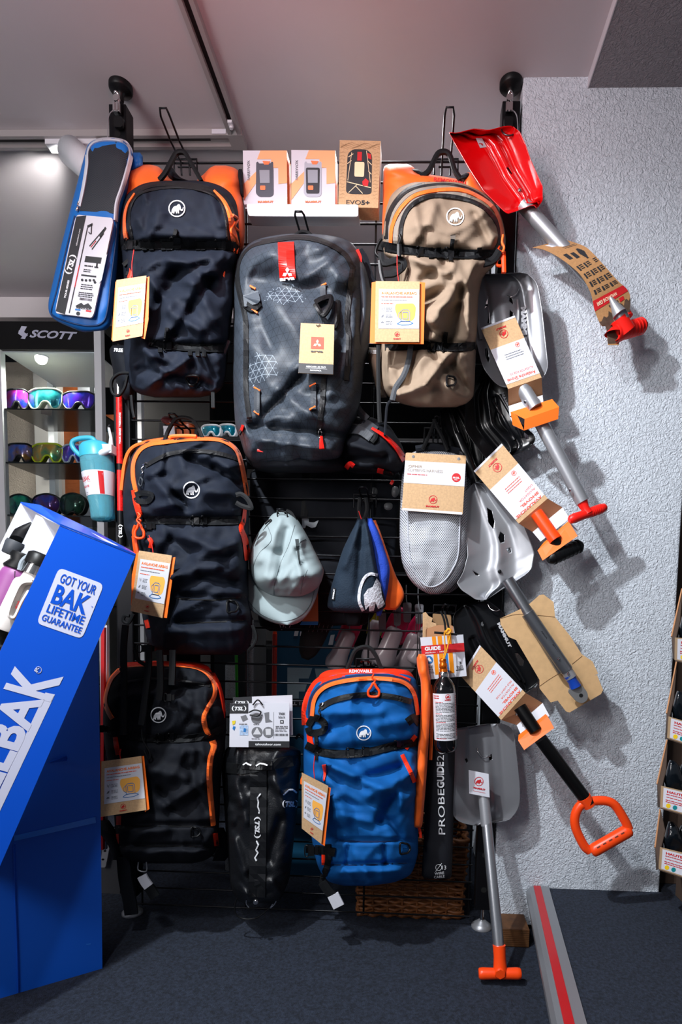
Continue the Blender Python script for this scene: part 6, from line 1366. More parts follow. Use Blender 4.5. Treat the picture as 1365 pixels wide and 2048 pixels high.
# printed card of the probes
gd = thing('product_card', 'white card with red band and an orange pole picture above the steel cylinder', 'card', tuple(W(890, 1358, -.11)))
Q = Quad((841, 1275), (927, 1269), (934, 1352), (849, 1360), FLAT(-.115))
mb = MB(); Q.rect(mb, 0, 0, 1, 1, 0, .001); mb.build('card', paper, gd)
mb = MB(); Q.rect(mb, .27, .0, .36, .9, .0005); Q.rect(mb, .40, 0, .50, .9, .0005); Q.rect(mb, .62, 0, .72, .9, .0005); mb.build('pole_picture', mat('orange_pole_print', '#e58a12', .45), gd)
mb = MB(); Q.rect(mb, 0, .2, 1, .41, .0008); mb.build('red_band', red_pr, gd)
mb = MB(); Q.text(mb, 'GUIDE', .08, .315, .45, .085, .0013, .05); Q.text(mb, '260cm - 360gr', .08, .385, .62, .035, .0013, .01); mb.build('lettering', white_pr, gd)
mb = MB(); c = Q.p(.155, .54); plate(mb, Q.S, circle(c.x, c.y, 8), 0, .0008); Q.rect(mb, .505, .42, .60, .9, .0005); mb.build('blue_spot', blue_pr, gd)
mb = MB(); plate(mb, Q.S, [(c.x, c.y-6), (c.x+6, c.y+3), (c.x-6, c.y+3)], 0, .0012); mb.build('white_peak', white_pr, gd)
mb = MB(); Q.lines(mb, .06, .68, .26, 5, .04, .012); Q.lines(mb, .78, .74, .95, 3, .03, .012); Q.text(mb, '3', .83, .7, .90, .06); Q.rect(mb, .76, .83, .94, .85); mb.build('small_print', dark_pr, gd)
gd2 = thing('product_card', 'brown and white cards with torn top corner, behind the red-banded card', 'card', tuple(W(880, 1275, -.06)))
mb = MB(); plate(mb, FLAT(-.07), [(846, 1226), (852, 1224), (858, 1232), (866, 1236), (864, 1244), (873, 1247), (873, 1275), (846, 1275)], .001); mb.build('card', kraft, gd2)
mb = MB(); plate(mb, FLAT(-.06), rnd([(866, 1227), (903, 1230), (903, 1262), (866, 1262)], 3), .001); mb.build('card', kraft_d, gd2)
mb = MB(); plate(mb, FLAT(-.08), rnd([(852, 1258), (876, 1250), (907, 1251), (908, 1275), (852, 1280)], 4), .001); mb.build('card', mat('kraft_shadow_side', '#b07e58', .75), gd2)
mb = MB(); plate(mb, FLAT(-.05), [(846, 1247), (927, 1255), (927, 1280), (846, 1280)], .001); mb.build('card', paper, gd2)

# ---------------------------------------------------------------- blue pole bag at the left post
pg = thing('pole_bag', 'long blue zipped bag with mesh top and printed card window', 'bag', tuple(W(160, 664, -.09)))
bb = mat('bright_blue_fabric', '#1468b8', .5, bump=WEAVE)
PO = (222, 272); PA = Vector((155-222, 664-272)).normalized()
rb = row_from_poly(rnd([(176, 285), (200, 276), (238, 275), (256, 284), (266, 310), (256, 380), (240, 445), (236, 520), (228, 600), (222, 650), (210, 663), (165, 665), (118, 646), (98, 630), (96, 606), (118, 510), (145, 402), (164, 330)], 12), PO, PA, 30)
Pb = Body(rb, -.05, .07, 4.2, 7, O=PO, ax=PA, wr=.003, seed=71)
mb = MB(); Pb.mesh(mb, 40, 60); mb.build('bag_body', bb, pg)
hump(pg, [(305, 264, 280), (315, 262, 286), (330, 258, 286), (345, 255, 270)], -.04, .04, bb, 'side_pocket')
meshd = mesh_mat('black_net', '#2a2f36', '#0a1420', 260)
mesh_in = [(178, 300), (186, 285), (205, 279), (235, 280), (252, 288), (258, 305), (250, 340), (242, 375), (233, 400), (229, 427), (158, 421), (166, 380), (172, 340)]
mb = MB(); vs = []; c = Vector((207, 350)); n_ = len(mesh_in); K = 4; vs = [Pb.S(*c, .003)]
for k in range(1, K+1): vs += [Pb.S(*(c+(Vector(p)-c)*(k/K)), .003) for p in mesh_in]
fs = [(0, 1+i, 1+(i+1) % n_) for i in range(n_)]
for k in range(K-1): fs += [(1+k*n_+i, 1+(k+1)*n_+i, 1+(k+1)*n_+(i+1) % n_, 1+k*n_+(i+1) % n_) for i in range(n_)]
mb.add(vs, fs); mb.build('mesh_window', meshd, pg)
ztrack(pg, Pb.S, [(158, 412), (166, 375), (173, 330), (174, 302), (184, 285), (206, 278), (236, 279), (254, 287), (261, 307), (252, 345), (243, 375), (233, 405), (230, 440)], 6, mat('pale_zip', '#c3c8d2', .5), 'zip', .003, .004)
for P in ([(158, 404), (156, 412)], [(156, 414), (153, 422)]): mb = MB(); cord(mb, Pb.S, P, .003, .006); mb.build('zip_pull', chrome, pg)
for P in ([(150, 432), (135, 490), (114, 580), (104, 618), (108, 632), (140, 645), (180, 652), (205, 645), (215, 620), (222, 560), (232, 480), (234, 440)],):
    mb = MB(); cord(mb, Pb.S, P, .0022, .001); mb.build('piping', mat('dark_blue_piping', '#0b2f5c', .5), pg)
SW = lambda px, py, l=0.0: W(px, py, -.134-l)
Q = Quad((152, 429), (228, 436), (186, 636), (109, 626), SW)
mb = MB(); plate(mb, Q.T(), rnd([(0, 0), (1, 0), (1, 1), (0, 1)], .08), .004); mb.build('printed_card', paper, pg)
mb = MB(); Q.poly(mb, [(.02, .02), (.27, 0), (.27, 1), (.02, .98)], .0006); mb.build('dark_band', dark_pr, pg)
mb = MB(); letter(mb, 'TOUR SERIES', Q.p(.20, .84), Q.p(.20, .66), SW, None, .0011, .04, up=(-4.5, -1.2)); letter(mb, 'tsloutdoor.com', Q.p(.20, .31), Q.p(.20, .14), SW, None, .0011, .01, up=(-4, -1.1)); mb.build('lettering', white_pr, pg)
mb = MB(); par_logo(mb, lambda a, b, l=0.0: SW(*(Vector((0, 0))+Vector(Q.p(.155, .5))+Vector((a*.27+b*-.0, 0))+Vector((0, b))), l), 0, 0, 1, 1, .001) if False else None
ca, sa_ = math.cos(math.radians(-72)), math.sin(math.radians(-72)); cc = Q.p(.145, .5)
par_logo(mb, lambda a, b, l=0.0: SW(cc.x+a*ca-b*sa_, cc.y+a*sa_+b*ca, l), 0, 0, 40, 17, .0011); mb.build('logo', white_pr, pg)
mb = MB(); T = Q.T()
def qline(a, b, w=.006, l=.001):
    a, b = Vector(a), Vector(b); d = (b-a).normalized(); n = Vector((-d.y, d.x*.4))*w; plate(mb, T, [a+n, b+n, b-n, a-n], 0, l)
qline((.37, .12), (.37, .5), .012); qline((.36, .11), (.48, .08), .03); qline((.46, .09), (.50, .18), .014); qline((.48, .18), (.42, .16), .012); qline((.52, .30), (.80, .12), .014); qline((.60, .33), (.82, .16), .014); qline((.74, .2), (.84, .1), .03); qline((.37, .72), (.37, .98), .012); qline((.8, .42), (.82, .5), .02); qline((.76, .5), (.86, .5), .016)
Q.rect(mb, .48, .40, .90, .46, .0008); Q.lines(mb, .5, .49, .72, 1, .02, .012, rag=0); Q.lines(mb, .5, .53, .72, 2, .018, .008); Q.rect(mb, .47, .585, .86, .6, .0008); Q.lines(mb, .52, .68, .84, 3, .02, .008); Q.lines(mb, .5, .76, .9, 3, .018, .009)
for k in range(20): Q.rect(mb, .56+k*.016, .815, .56+k*.016+random.choice((.005, .009)), .84)
Q.poly(mb, [(.5, .9), (.62, .865), (.7, .885), (.8, .86), (.92, .9), (.92, .91), (.5, .91)], .0008); Q.text(mb, 'FRENCH ALPS', .52, .925, .9, .016, .001, .04); c = Q.p(.6, .975); plate(mb, SW, circle(c.x, c.y, 4, 12), 0, .0008)
for u, v in ((.52, .64), (.62, .64), (.72, .635), (.82, .63), (.86, .65)):
    c = Q.p(u, v); plate(mb, SW, circle(c.x, c.y, 2.6, 10), 0, .0009)
mb.build('black_print', dark_pr, pg)
mb = MB(); qline((.37, .5), (.37, .72), .012); qline((.56, .31), (.66, .24), .01); Q.rect(mb, .78, .93, .92, .945, .0009); mb.build('red_print_pole', red_pr, pg)
mb = MB(); Q.rect(mb, .5, .93, .64, .945, .0009); mb.build('blue_print', blue_pr, pg)
mb = MB(); Q.poly(mb, [(.96, .38), (1.02, .36), (1.02, .62), (.96, .66)], .001); mb.build('white_zip_end', mat('pale_zip', '#c3c8d2', .5), pg)

# ---------------------------------------------------------------- trekking pole along the post
tp = thing('trekking_pole', 'red and black trekking pole hanging along the left rack post', 'pole', tuple(W(241, 1085, -.03)))
def seg(y0, y1, m, nm, rr=.0078):
    mb = MB(); cyl(mb, W(237+(y0-690)*.012, y0, -.03), W(237+(y1-690)*.012, y1, -.03), rr, seg=18); return mb.build(nm, m, tp)
seg(690, 770, black_pl, 'lower_shaft', .007); seg(768, 790, chrome, 'ferrule', .0085)
redp = mat('red_pole_print', '#cf1a18', .35, var=(160, .45))
seg(788, 928, redp, 'red_section'); seg(928, 941, black_pl, 'black_section'); seg(941, 1022, redp, 'red_section'); seg(1022, 1090, black_pl, 'black_section')
SP = lambda px, py, l=0.0: W(px, py, -.0385-l)
mb = MB(); letter(mb, 'TREKKING', (241.5, 854), (241.5, 825), SP, None, 0, .03, up=(-4.5, 0)); letter(mb, 'TOUR SERIES', (241.5, 888), (241.5, 856), SP, None, 0, .03, up=(-4.5, 0)); mb.build('lettering', white_pr, tp)
mb = MB(); par_logo(mb, SP, 241, 1062, 26, 10, .0, True); mb.build('logo', white_pr, tp)

# ---------------------------------------------------------------- water bottle hung at the post
wb = thing('water_bottle', 'clear teal water bottle with loop lid hanging left of the rack post', 'bottle', tuple(W(207, 1042, -.02)))
glass = mat('teal_clear_plastic', '#8be0f2', .05, trans=.72, spec=.5, ior=1.15)
teal = mat('teal_plastic', '#3ba6bf', .35); pale = mat('pale_plastic', '#c9d3da', .35)
top, bot = W(194, 915, -.035), W(207, 1042, -.035); r = m2(31, -.035); rB_ = m2(22, -.035)
mb = MB(); lathe(mb, top, bot, [(0, r*.98), (.1, r), (.3, r*.97), (.55, r*.84), (.75, r*.72), (.95, rB_), (.985, rB_*.9), (1, rB_*.6), (.97, rB_*.55), (.94, rB_*.85), (.7, r*.70), (.5, r*.81), (.1, r*.93), (0, r*.93)], 36, cap=False); mb.build('bottle_body', glass, wb)
mb = MB(); lathe(mb, top, bot, [(.25, r*.985), (.3, r*.975), (.55, r*.85), (.62, r*.81)], 36, cap=False); mb.build('paper_sleeve', paper, wb)
axv = bot-top; u_ = axv.normalized()
def RR(t): return r*(.985+(.81-.985)*((t-.25)/.37))
def BT(a, t, l=.0006):
    side = Vector((1, 0, 0)); side = (side-u_*side.dot(u_)).normalized(); fr = side.cross(u_)
    if fr.y > 0: fr = -fr
    return top+axv*t+(side*math.sin(a)+fr*math.cos(a))*(RR(t)+l)
def btext(mb, s, a0, a1, t, h, bold=.04):
    gv, f, w, y0, y1 = glyphs(s, bold); mb.add([BT(a0+(a1-a0)*a/w, t-b/.73*h) for a, b in gv], f, 0, False)
mb = MB(); btext(mb, 'CAMELBAK', -1.55, -.1, .405, .07, .02); btext(mb, 'THRIVE', -1.2, -.25, .505, .035, .02)
vs = [BT(a, t) for a in (.45, .55, .65, .78) for t in (.27, .44, .61)]; mb.add(vs, [(i*3+j, i*3+j+1, i*3+j+4, i*3+j+3) for i in range(3) for j in range(2)], 0, False)
vs = [BT(a, t) for a in (-1.0, -.6, -.3, -.1) for t in (.42, .425)]; mb.add(vs, [(i*2, i*2+1, i*2+3, i*2+2) for i in range(3)], 0, False); mb.build('red_print', red_pr, wb)
mb = MB(); vs = [BT(a, t) for a in (-.75, -.5) for t in (.575, .582)]; mb.add(vs, [(0, 1, 3, 2)], 0, False); vs = [BT(a, t) for a in (-.75, -.55) for t in (.60, .607)]; mb.add(vs, [(0, 1, 3, 2)], 0, False); mb.build('small_print', grey_pr, wb)
mb = MB(); cyl(mb, top+axv*.02, bot-axv*.08, .0055, seg=14); mb.build('straw', teal, wb)
lt0, lt1 = W(190, 885, -.035), W(194, 917, -.035)
mb = MB(); lathe(mb, lt0, lt1, [(0, r*.55), (.12, r*.8), (.3, r*.95), (1, r)], 36); mb.build('lid', teal, wb)
mb = MB(); tube(mb, [FLAT(-.05)(x, y) for x, y in crom([Vector((175, 915)), (160, 910), (146, 895), (146, 883), (160, 877), (182, 876), (192, 884)], 6)], .0062, 12, flat=1.0); mb.build('carry_loop', teal, wb)
mb = MB(); tube(mb, [W(176, 916, -.06), W(200, 908, -.06), W(222, 898, -.055)], [.006, .009, .008], 12); box(mb, W(214, 900, -.045), (.04, .03, .022)); tube(mb, [W(222, 898, -.05), W(222, 875, -.045), W(218, 856, -.04)], [.007, .004, .003], 10); mb.build('bite_valve', pale, wb)
mb = MB(); tube(mb, [W(216, 862, -.012), W(216, 855, -.02), W(219, 850, -.04)], .002, 8); mb.build('metal_ring', chrome, wb)
# ---------------------------------------------------------------- leaning blue display box and its stand
vA, vB = WZ(205, 1937), WZ(0, 1997)
SF = PLANE(vA, vB, vA+Vector((0, 0, 1)))
blue_c = mat('blue_board', '#0a4fc4', .32, coat=.25); blue_s = mat('blue_board_stand', '#0d57c8', .4, coat=.15)
inn = mat('white_board_inside', '#c9ccd8', .6); edge = mat('board_edge', '#8f6a4a', .8)
def panel(parent, name, pts, nrm, thick, mats):
    mb = MB(); n = len(pts); pl = Vector(nrm).normalized()*-thick
    o = [Vector(p) for p in pts]; b = [p+pl for p in o]
    mb.add(o, [tuple(range(n))], 0, False); mb.add(b, [tuple(range(n))[::-1]], 1, False)
    mb.add(o+b, [(i, (i+1) % n, n+(i+1) % n, n+i) for i in range(n)], 2, False)
    return mb.build(name, mats, parent, fix=False)
nF = (vB-vA).cross(Vector((0, 0, 1))).normalized()
if nF.y > 0: nF = -nF
st = thing('display_stand', 'tall folded blue cardboard stand on the carpet, holding the leaning blue box', 'stand', tuple(SF(120, 1960)))
panel(st, 'front_board', [SF(205, 1937), SF(197, 1268), SF(-60, 1290), SF(-60, 2016), SF(34, 1987)], nF, .005, [blue_s, blue_s, edge])
bk = -nF*.12
panel(st, 'side_board', [SF(205, 1937)-nF*.006, SF(205, 1937)-nF*.006+bk, SF(197, 1268)-nF*.006+bk, SF(197, 1268)-nF*.006], (1, .3, 0), .005, [blue_s, blue_s, edge])
mb = MB(); strip(mb, SF, [(27, 1690), (30, 1800), (34, 1900), (36, 1986)], 3, .002, .002); mb.build('fold_line', blue_c, st)
T1, T2 = SF(28, 1672, .003), SF(191, 1634, .003)
mb = MB(); d = Vector((0, 0, -.012)); vs = [T1, T2, T2+nF*.007+d, T1+nF*.006+d*.8]; mb.add(vs+[v-nF*.003 for v in vs], [(0, 1, 2, 3), (7, 6, 5, 4), (0, 4, 5, 1), (1, 5, 6, 2), (2, 6, 7, 3), (3, 7, 4, 0)], 0, False); mb.build('fold_ridge', mat('blue_board_glint_worn', '#2a74d8', .3), st)  # ridge and lighter blue put the crease's highlight into shape and colour
T1, T2 = SF(95, 1524, .003), SF(134, 1519, .003)
mb = MB(); vs = [T1, T2, T2+nF*.02+Vector((0, 0, .008)), SF(131, 1508, .003)+nF*.012]; mb.add(vs+[v-Vector((0, 0, .003)) for v in vs], [(0, 1, 2, 3), (7, 6, 5, 4), (0, 4, 5, 1), (1, 5, 6, 2), (2, 6, 7, 3), (3, 7, 4, 0)], 0, False); mb.build('locking_tab', blue_c, st)
mb = MB(); plate(mb, SF, [(172, 1888), (182, 1886), (181, 1889), (173, 1890)], 0, .0006); mb.build('scratch', mat('blue_board_glint_worn', '#2a74d8', .3), st)
bx = thing('display_box', 'long open blue cardboard box with white lettering leaning on its stand at left', 'display box', tuple(SF(100, 1750, .04)))
SB = lambda px, py, l=0.0: SF(px, py, .19+l)
Np, NR, BR, BL = SB(120, 1051), SB(271, 1111), SB(-40, 1824), SB(-191, 1702)
YB = Np.y+.095
o1 = W(41, 1007, YB)-Np; o2 = W(264, 1105, NR.y+.06)-NR
panel(bx, 'side_panel', [Np, NR, BR, BL], nF, .004, [blue_c, inn, edge])
oF = o1; panel(bx, 'far_panel', [Np+o1, NR+o1*.9+(o2-o1)*.0, BR+o1, BL+o1], -nF, .004, [inn, inn, blue_c])
om = W(72, 1029, YB-.055)-Np
panel(bx, 'divider', [Np+om, NR+o2*.5+Vector((-.02, 0, 0)), BR+om, BL+om], nF, .004, [inn, inn, inn])
panel(bx, 'back_panel', [NR, NR+o2, BR+o1, BR], (1, .2, .3), .004, [inn, inn, blue_c])
panel(bx, 'top_panel', [Np+nF*.001, NR+nF*.001, NR+o2, W(188, 1064, NR.y+.07), W(124, 1034, YB), W(80, 1013, YB), Np+o1], (.2, -.2, 1), -.0035, [inn, blue_c, blue_c])
# wedge shaped inner fold that splits the opening
mb = MB(); a, b_, c_ = Np+om, SB(85, 1140)-nF*.02, W(79, 1118, -.22)
vs = [Np+om, W(40, 1118, YB-.06), W(79, 1118, YB-.03), W(112, 1075, YB-.01)]; mb.add(vs, [(0, 1, 2), (0, 2, 3)], 0, False); mb.build('inner_fold', inn, bx)
Q = Quad((117, 1132), (211, 1167), (165, 1281), (70, 1248), SB)
wpr = mat('lavender_white_print', '#c6c9de', .4)
mb = MB(); plate(mb, Q.T(), rnd([(.02, .02), (.98, .02), (.98, .98), (.02, .98)], .11), 0, .0008); mb.build('white_label', wpr, bx)
mb = MB(); Q.text(mb, 'GOT YOUR', .13, .235, .88, .15, .0016, .015); Q.text(mb, 'BAK', .12, .585, .86, .31, .0016, .03); Q.text(mb, 'LIFETIME', .11, .755, .89, .135, .0016, .02); Q.text(mb, 'GUARANTEE', .08, .905, .91, .105, .0016, .02); Q.text(mb, 'TM', .90, .44, .94, .02, .0016, .01); mb.build('lettering', blue_c, bx)
mb = MB(); letter(mb, 'CAMELBA', (-103, 1768), (86, 1398), SB, None, .0008, .035, up=(-70*1.37, -19*1.37)); mb.build('lettering', wpr, bx)
mb = MB(); letter(mb, 'K', (97, 1403), (123, 1352), SB, None, .0008, .035, up=(-92*1.37, -26*1.37)); mb.build('lettering', wpr, bx)
mb = MB(); plate(mb, SB, [(91, 1385), (110, 1389), (-18, 1660), (-38, 1660)], 0, .0005); mb.build('underline', wpr, bx)
mb = MB(); cord(mb, SB, circle(77, 1340, 6, 20, 6.5), .0005, .0006, closed=True); letter(mb, 'R', (75, 1344), (79, 1335), SB, None, .001, .02, up=(-10, -3)); mb.build('registered_mark', wpr, bx)
# bottles in the box (they lie along it)
LB = (BL-Np).normalized(); UPB = -LB
def along(p, q, f): return p+(q-p)*f
def bot(name, label, a, b, r, mats): return thing(name, label, 'bottle', tuple(b))
def BP(px, py, o): return W(px, py, SB(px, py).y+o)
def BF(o): return lambda px, py, l=0.0: W(px, py, SB(px, py).y+o-l)
pa, pb_ = BP(38, 1142, .062), BP(-14, 1262, .062)
t = bot('insulated_bottle', 'purple bottle with grey strap and black cap inside the blue box', pa, pb_, .05, None)
pu = mat('purple_coat', '#85467f', .45)
mb = MB(); lathe(mb, pa, pb_, [(0, .025), (.04, .028), (.12, .030), (.96, .030), (1, .028)], 32); mb.build('bottle_body', pu, t)
ua = (pa-pb_).normalized()
mb = MB(); lathe(mb, pa, pa+ua*.035, [(0, .028), (.1, .03), (.5, .022), (.8, .026), (1, .024)], 28); mb.build('cap', black_pl, t)
mb = MB(); strip(mb, BF(.04), [(38, 1140), (44, 1122), (58, 1112), (72, 1118), (80, 1130)], 9, 0, .003); mb.build('carry_strap', mat('grey_rubber', '#8a949c', .5), t)
mb = MB(); cord(mb, BF(.036), [(30, 1142), (30, 1155), (33, 1172)], .0008); mb.build('tag_string', black_pl, t)
pa, pb_ = BP(66, 1150, .032), BP(12, 1262, .032)
t = bot('insulated_bottle', 'white bottle with big side handle inside the blue box', pa, pb_, .05, None)
wh = mat('white_coat', '#cfcac6', .4)
mb = MB(); lathe(mb, pa, pb_, [(0, .016), (.1, .018), (.14, .024), (.2, .026), (.96, .026), (1, .024)], 32); mb.build('bottle_body', wh, t)
mb = MB(); ua = (pa-pb_).normalized(); lathe(mb, pa, pa+ua*.02, [(0, .02), (1, .018)], 24); mb.build('steel_neck', chrome, t)
mb = MB(); lathe(mb, pa+ua*.02, pa+ua*.045, [(0, .024), (.8, .024), (1, .018)], 24); mb.build('cap', black_pl, t)
mb = MB(); strip(mb, BF(.012), [(64, 1164), (44, 1168), (32, 1188), (19, 1222), (20, 1234), (30, 1234), (44, 1205), (58, 1182)], 8, 0, .010); mb.build('handle', wh, t)
mb = MB(); letter(mb, 'drink', (33, 1218), (40, 1202), BF(.005), None, 0, .02, up=(-6, -3)); mb.build('lettering', red_pr, t)
pa, pb_ = BP(36, 1085, .075), BP(-25, 1210, .075)
t = bot('insulated_bottle', 'slim white and red bottle with black spout in the rear half of the blue box', pa, pb_, .05, None)
ua = (pa-pb_).normalized()
mb = MB(); lathe(mb, along(pa, pb_, .22), pb_, [(0, .016), (.05, .019), (1, .019)], 24); mb.build('bottle_body', wh, t)
mb = MB(); lathe(mb, pa, along(pa, pb_, .21), [(0, .020), (.2, .021), (.95, .019), (1, .017)], 24); mb.build('screw_lid', mat('grey_rubber_dark', '#3c4046', .5), t)
mb = MB(); tube(mb, [pa, BP(46, 1070, .09), BP(56, 1058, .09), BP(66, 1048, .09)], [.017, .018, .012, .006], 16); mb.build('spout', black_pl, t)
mb = MB(); tube(mb, [BP(26, 1118, .075), BP(16, 1140, .075)], .004, 8); mb.build('red_stripe', red_pr, t)
pa, pb_ = BP(10, 1262, .05), BP(-20, 1330, .05)
t = bot('insulated_bottle', 'black bottle with pale ring low in the blue box at the frame edge', pa, pb_, .05, None)
mb = MB(); lathe(mb, pa, pb_, [(0, .02), (.06, .026), (.4, .026), (.42, .03), (1, .03)], 28); mb.build('bottle_body', black_pl, t)
mb = MB(); lathe(mb, along(pa, pb_, .37), along(pa, pb_, .43), [(0, .0275), (1, .0305)], 28); mb.build('pale_ring', chrome, t)
o = None
mb = MB(); plate(mb, BF(.03), [(8, 1238), (19, 1232), (20, 1244), (8, 1252)], .001); o = mb.build('blue_card', blue_pr); tag(o, 'small blue swing card between the purple and white bottles', 'card')
mb = MB(); letter(mb, 'WATER', (10, 1243), (18, 1238), BF(.029), 3, .0005, .02); mb.build('lettering', white_pr, o)
rs = thing('ski_pair', 'red and white narrow edges showing just right of the blue stand', 'skis', tuple(WZ(206, 1700, .0)))
mb = MB(); plate(mb, FLAT(-.06), [(202, 1262), (209, 1255), (206, 1700), (200, 1700)], .012); mb.build('red_edge', red_pr, rs)
mb = MB(); plate(mb, FLAT(-.05), [(210, 1252), (214, 1250), (211, 1700), (207, 1700)], .012); mb.build('white_edge', paper, rs)

# ---------------------------------------------------------------- glass cabinet with goggles
ca = thing('glass_cabinet', 'tall silver glass display cabinet with black header, at the left edge', 'cabinet', (-1.31, 1.1, 0))
CY0 = .93
xL, xR = W(2, 900, CY0).x, W(200, 900, CY0).x; zt = W(100, 644, CY0).z; zh = W(100, 700, CY0).z
silver = mat('silver_frame', '#e4e6ea', .45, .1)
for x, w in ((xL-.02, .03), (xR-.018, .03)):
    for y in (CY0, CY0+.36):
        mb = MB(); bbox(mb, (x, y, 0), (x+w, y+.03, zt)); mb.build('corner_post', silver, ca)
mb = MB(); bbox(mb, (xL+.011, CY0-.004, zh), (xR-.019, CY0+.39, zt)); mb.build('header', mat('black_header', '#0b0b0d', .35), ca)
hd = FLAT(CY0-.0045)
mb = MB(); letter(mb, 'SCOTT', (59, 674), (154, 679), hd, 15, .001, .035, .35); mb.build('lettering', wpr, ca)
mb = MB(); plate(mb, hd, [(36, 667), (43, 652), (54, 653), (48, 664), (56, 670), (54, 672), (46, 675), (43, 672)], 0, .001); plate(mb, hd, [(38, 660), (50, 668), (56, 666), (50, 678), (41, 677), (47, 671), (37, 664)], 0, .0014); mb.build('emblem', wpr, ca)
mb = MB(); bbox(mb, (xL+.012, CY0+.012, zh-.006), (xR-.02, CY0+.38, zh-.001)); mb.build('cabinet_top', silver, ca)
gl = mat('clear_glass', '#eef6f6', .02, trans=1.0, ior=1.02, spec=.3)
zs = [W(100, 819, CY0+.02).z, W(100, 926, CY0+.02).z, W(100, 1031, CY0+.02).z]
for z in zs+[.9, .55, .2]:
    mb = MB(); bbox(mb, (xL+.012, CY0+.01, z-.006), (xR-.02, CY0+.30, z)); mb.build('shelf', mat('shelf_glass', '#22262a', .15), ca)
mb = MB(); bbox(mb, (xL+.012, CY0-.001, .02), (xR-.02, CY0+.003, zh-.004)); mb.build('glass_door', gl, ca)
p = W(86, 697, CY0+.05)
mb = MB(); lathe(mb, Vector((p.x, p.y, zh-.0065)), Vector((p.x, p.y, zh-.009)), [(0, .024), (1, .022)], 24); mb.build('downlight_ring', silver, ca)
mb = MB(); lathe(mb, Vector((p.x, p.y, zh-.009)), Vector((p.x, p.y, zh-.0105)), [(0, .016), (1, .016)], 24); mb.build('downlight', mat('warm_lamp', '#fff2e0', .4, emit=('#fff0dd', 12)), ca)
lamp('cabinet_lamp', 'SPOT', (p.x, p.y-.02, zh-.02), (p.x, p.y+.06, 0), 36, (1, .93, .84), .03, 150, .5)
# what stands behind the cabinet
yb = CY0+.62
def back(name, x0, x1, m, y=yb, z1=2.2, **k):
    mb = MB(); bbox(mb, (W(x0, 900, y).x, y, 0), (W(x1, 900, y).x, y+.06, z1)); o = mb.build(name, m); o['kind'] = 'structure'; return o
back('wall_left', -260, 70, mat('cream_plaster', '#b3a698', .9, bump=stucco_b)); 
o = back('trim_3', 70, 122, mat('white_column', '#c2bdb8', .7), yb-.03)
wd = mat('door_wood', '#7a3d18', .45, var=(12, .35), bump=[(40, .2, .002, 'wave')])
back('door_1', 124, 158, wd); back('trim_4', 158, 182, mat('alu_profile', '#9a9ca2', .35, .6), yb-.02)
for x in (165, 174):
    for y in (708, 758):
        mb = MB(); q = W(x, y, yb-.022); lathe(mb, q, q+Vector((0, -.002, 0)), [(0, .004), (1, .003)], 10); tag(mb.build('screw', dark_pr), 'dark screw in the metal profile behind the glass, %s %s' % ('left' if x < 170 else 'right', 'upper' if y < 730 else 'lower'), 'screw')
back('wall_back_panel', 182, 236, mat('dark_panel', '#161617', .7), yb+.05, 1.90)
back('wall_back_panel', 236, 420, mat('dark_panel', '#161617', .7), yb+.05, 2.2)
back('door_2', 190, 262, wd, yb+.2, 2.0)
lt = thing('strip_light', 'small glowing strip light in the dark gap right of the cabinet', 'lamp', tuple(W(212, 750, yb-.02)))
mb = MB(); q = W(212, 748, yb-.02); bbox(mb, (q.x-.03, q.y, q.z-.008), (q.x+.03, q.y+.02, q.z+.006)); mb.build('lamp_tube', mat('strip_glow', '#e8fff0', .4, emit=('#e0ffe8', 5)), lt)
mb = MB(); bbox(mb, (q.x-.035, q.y+.0, q.z+.006), (q.x+.035, q.y+.03, q.z+.014)); mb.build('lamp_housing', dark_pr, lt)
sw = thing('wall_switch', 'square white wall switch seen through the glass cabinet', 'switch', tuple(W(98, 958, yb-.035)))
mb = MB(); plate(mb, FLAT(yb-.04), rnd([(87, 934), (109, 934), (109, 957), (87, 957)], 3), .006); mb.build('switch_frame', mat('grey_switch', '#8d8a86', .5), sw)
mb = MB(); plate(mb, FLAT(yb-.044), rnd([(91, 938), (105, 938), (105, 953), (91, 953)], 2), .004); mb.build('switch_rocker', paper, sw)
tg = mat('shelf_tag', '#5b5451', .6); mb = MB(); plate(mb, FLAT(CY0+.0), [(82, 820), (104, 820), (102, 832), (82, 828)], .001); tag(mb.build('shelf_tag', tg), 'small grey paper tag hanging from the upper glass shelf', 'tag')
def lens(nm, c1, c2): return mat(nm, c1, .1, .5, var=(26, .1, c2, 2), coat=.6)
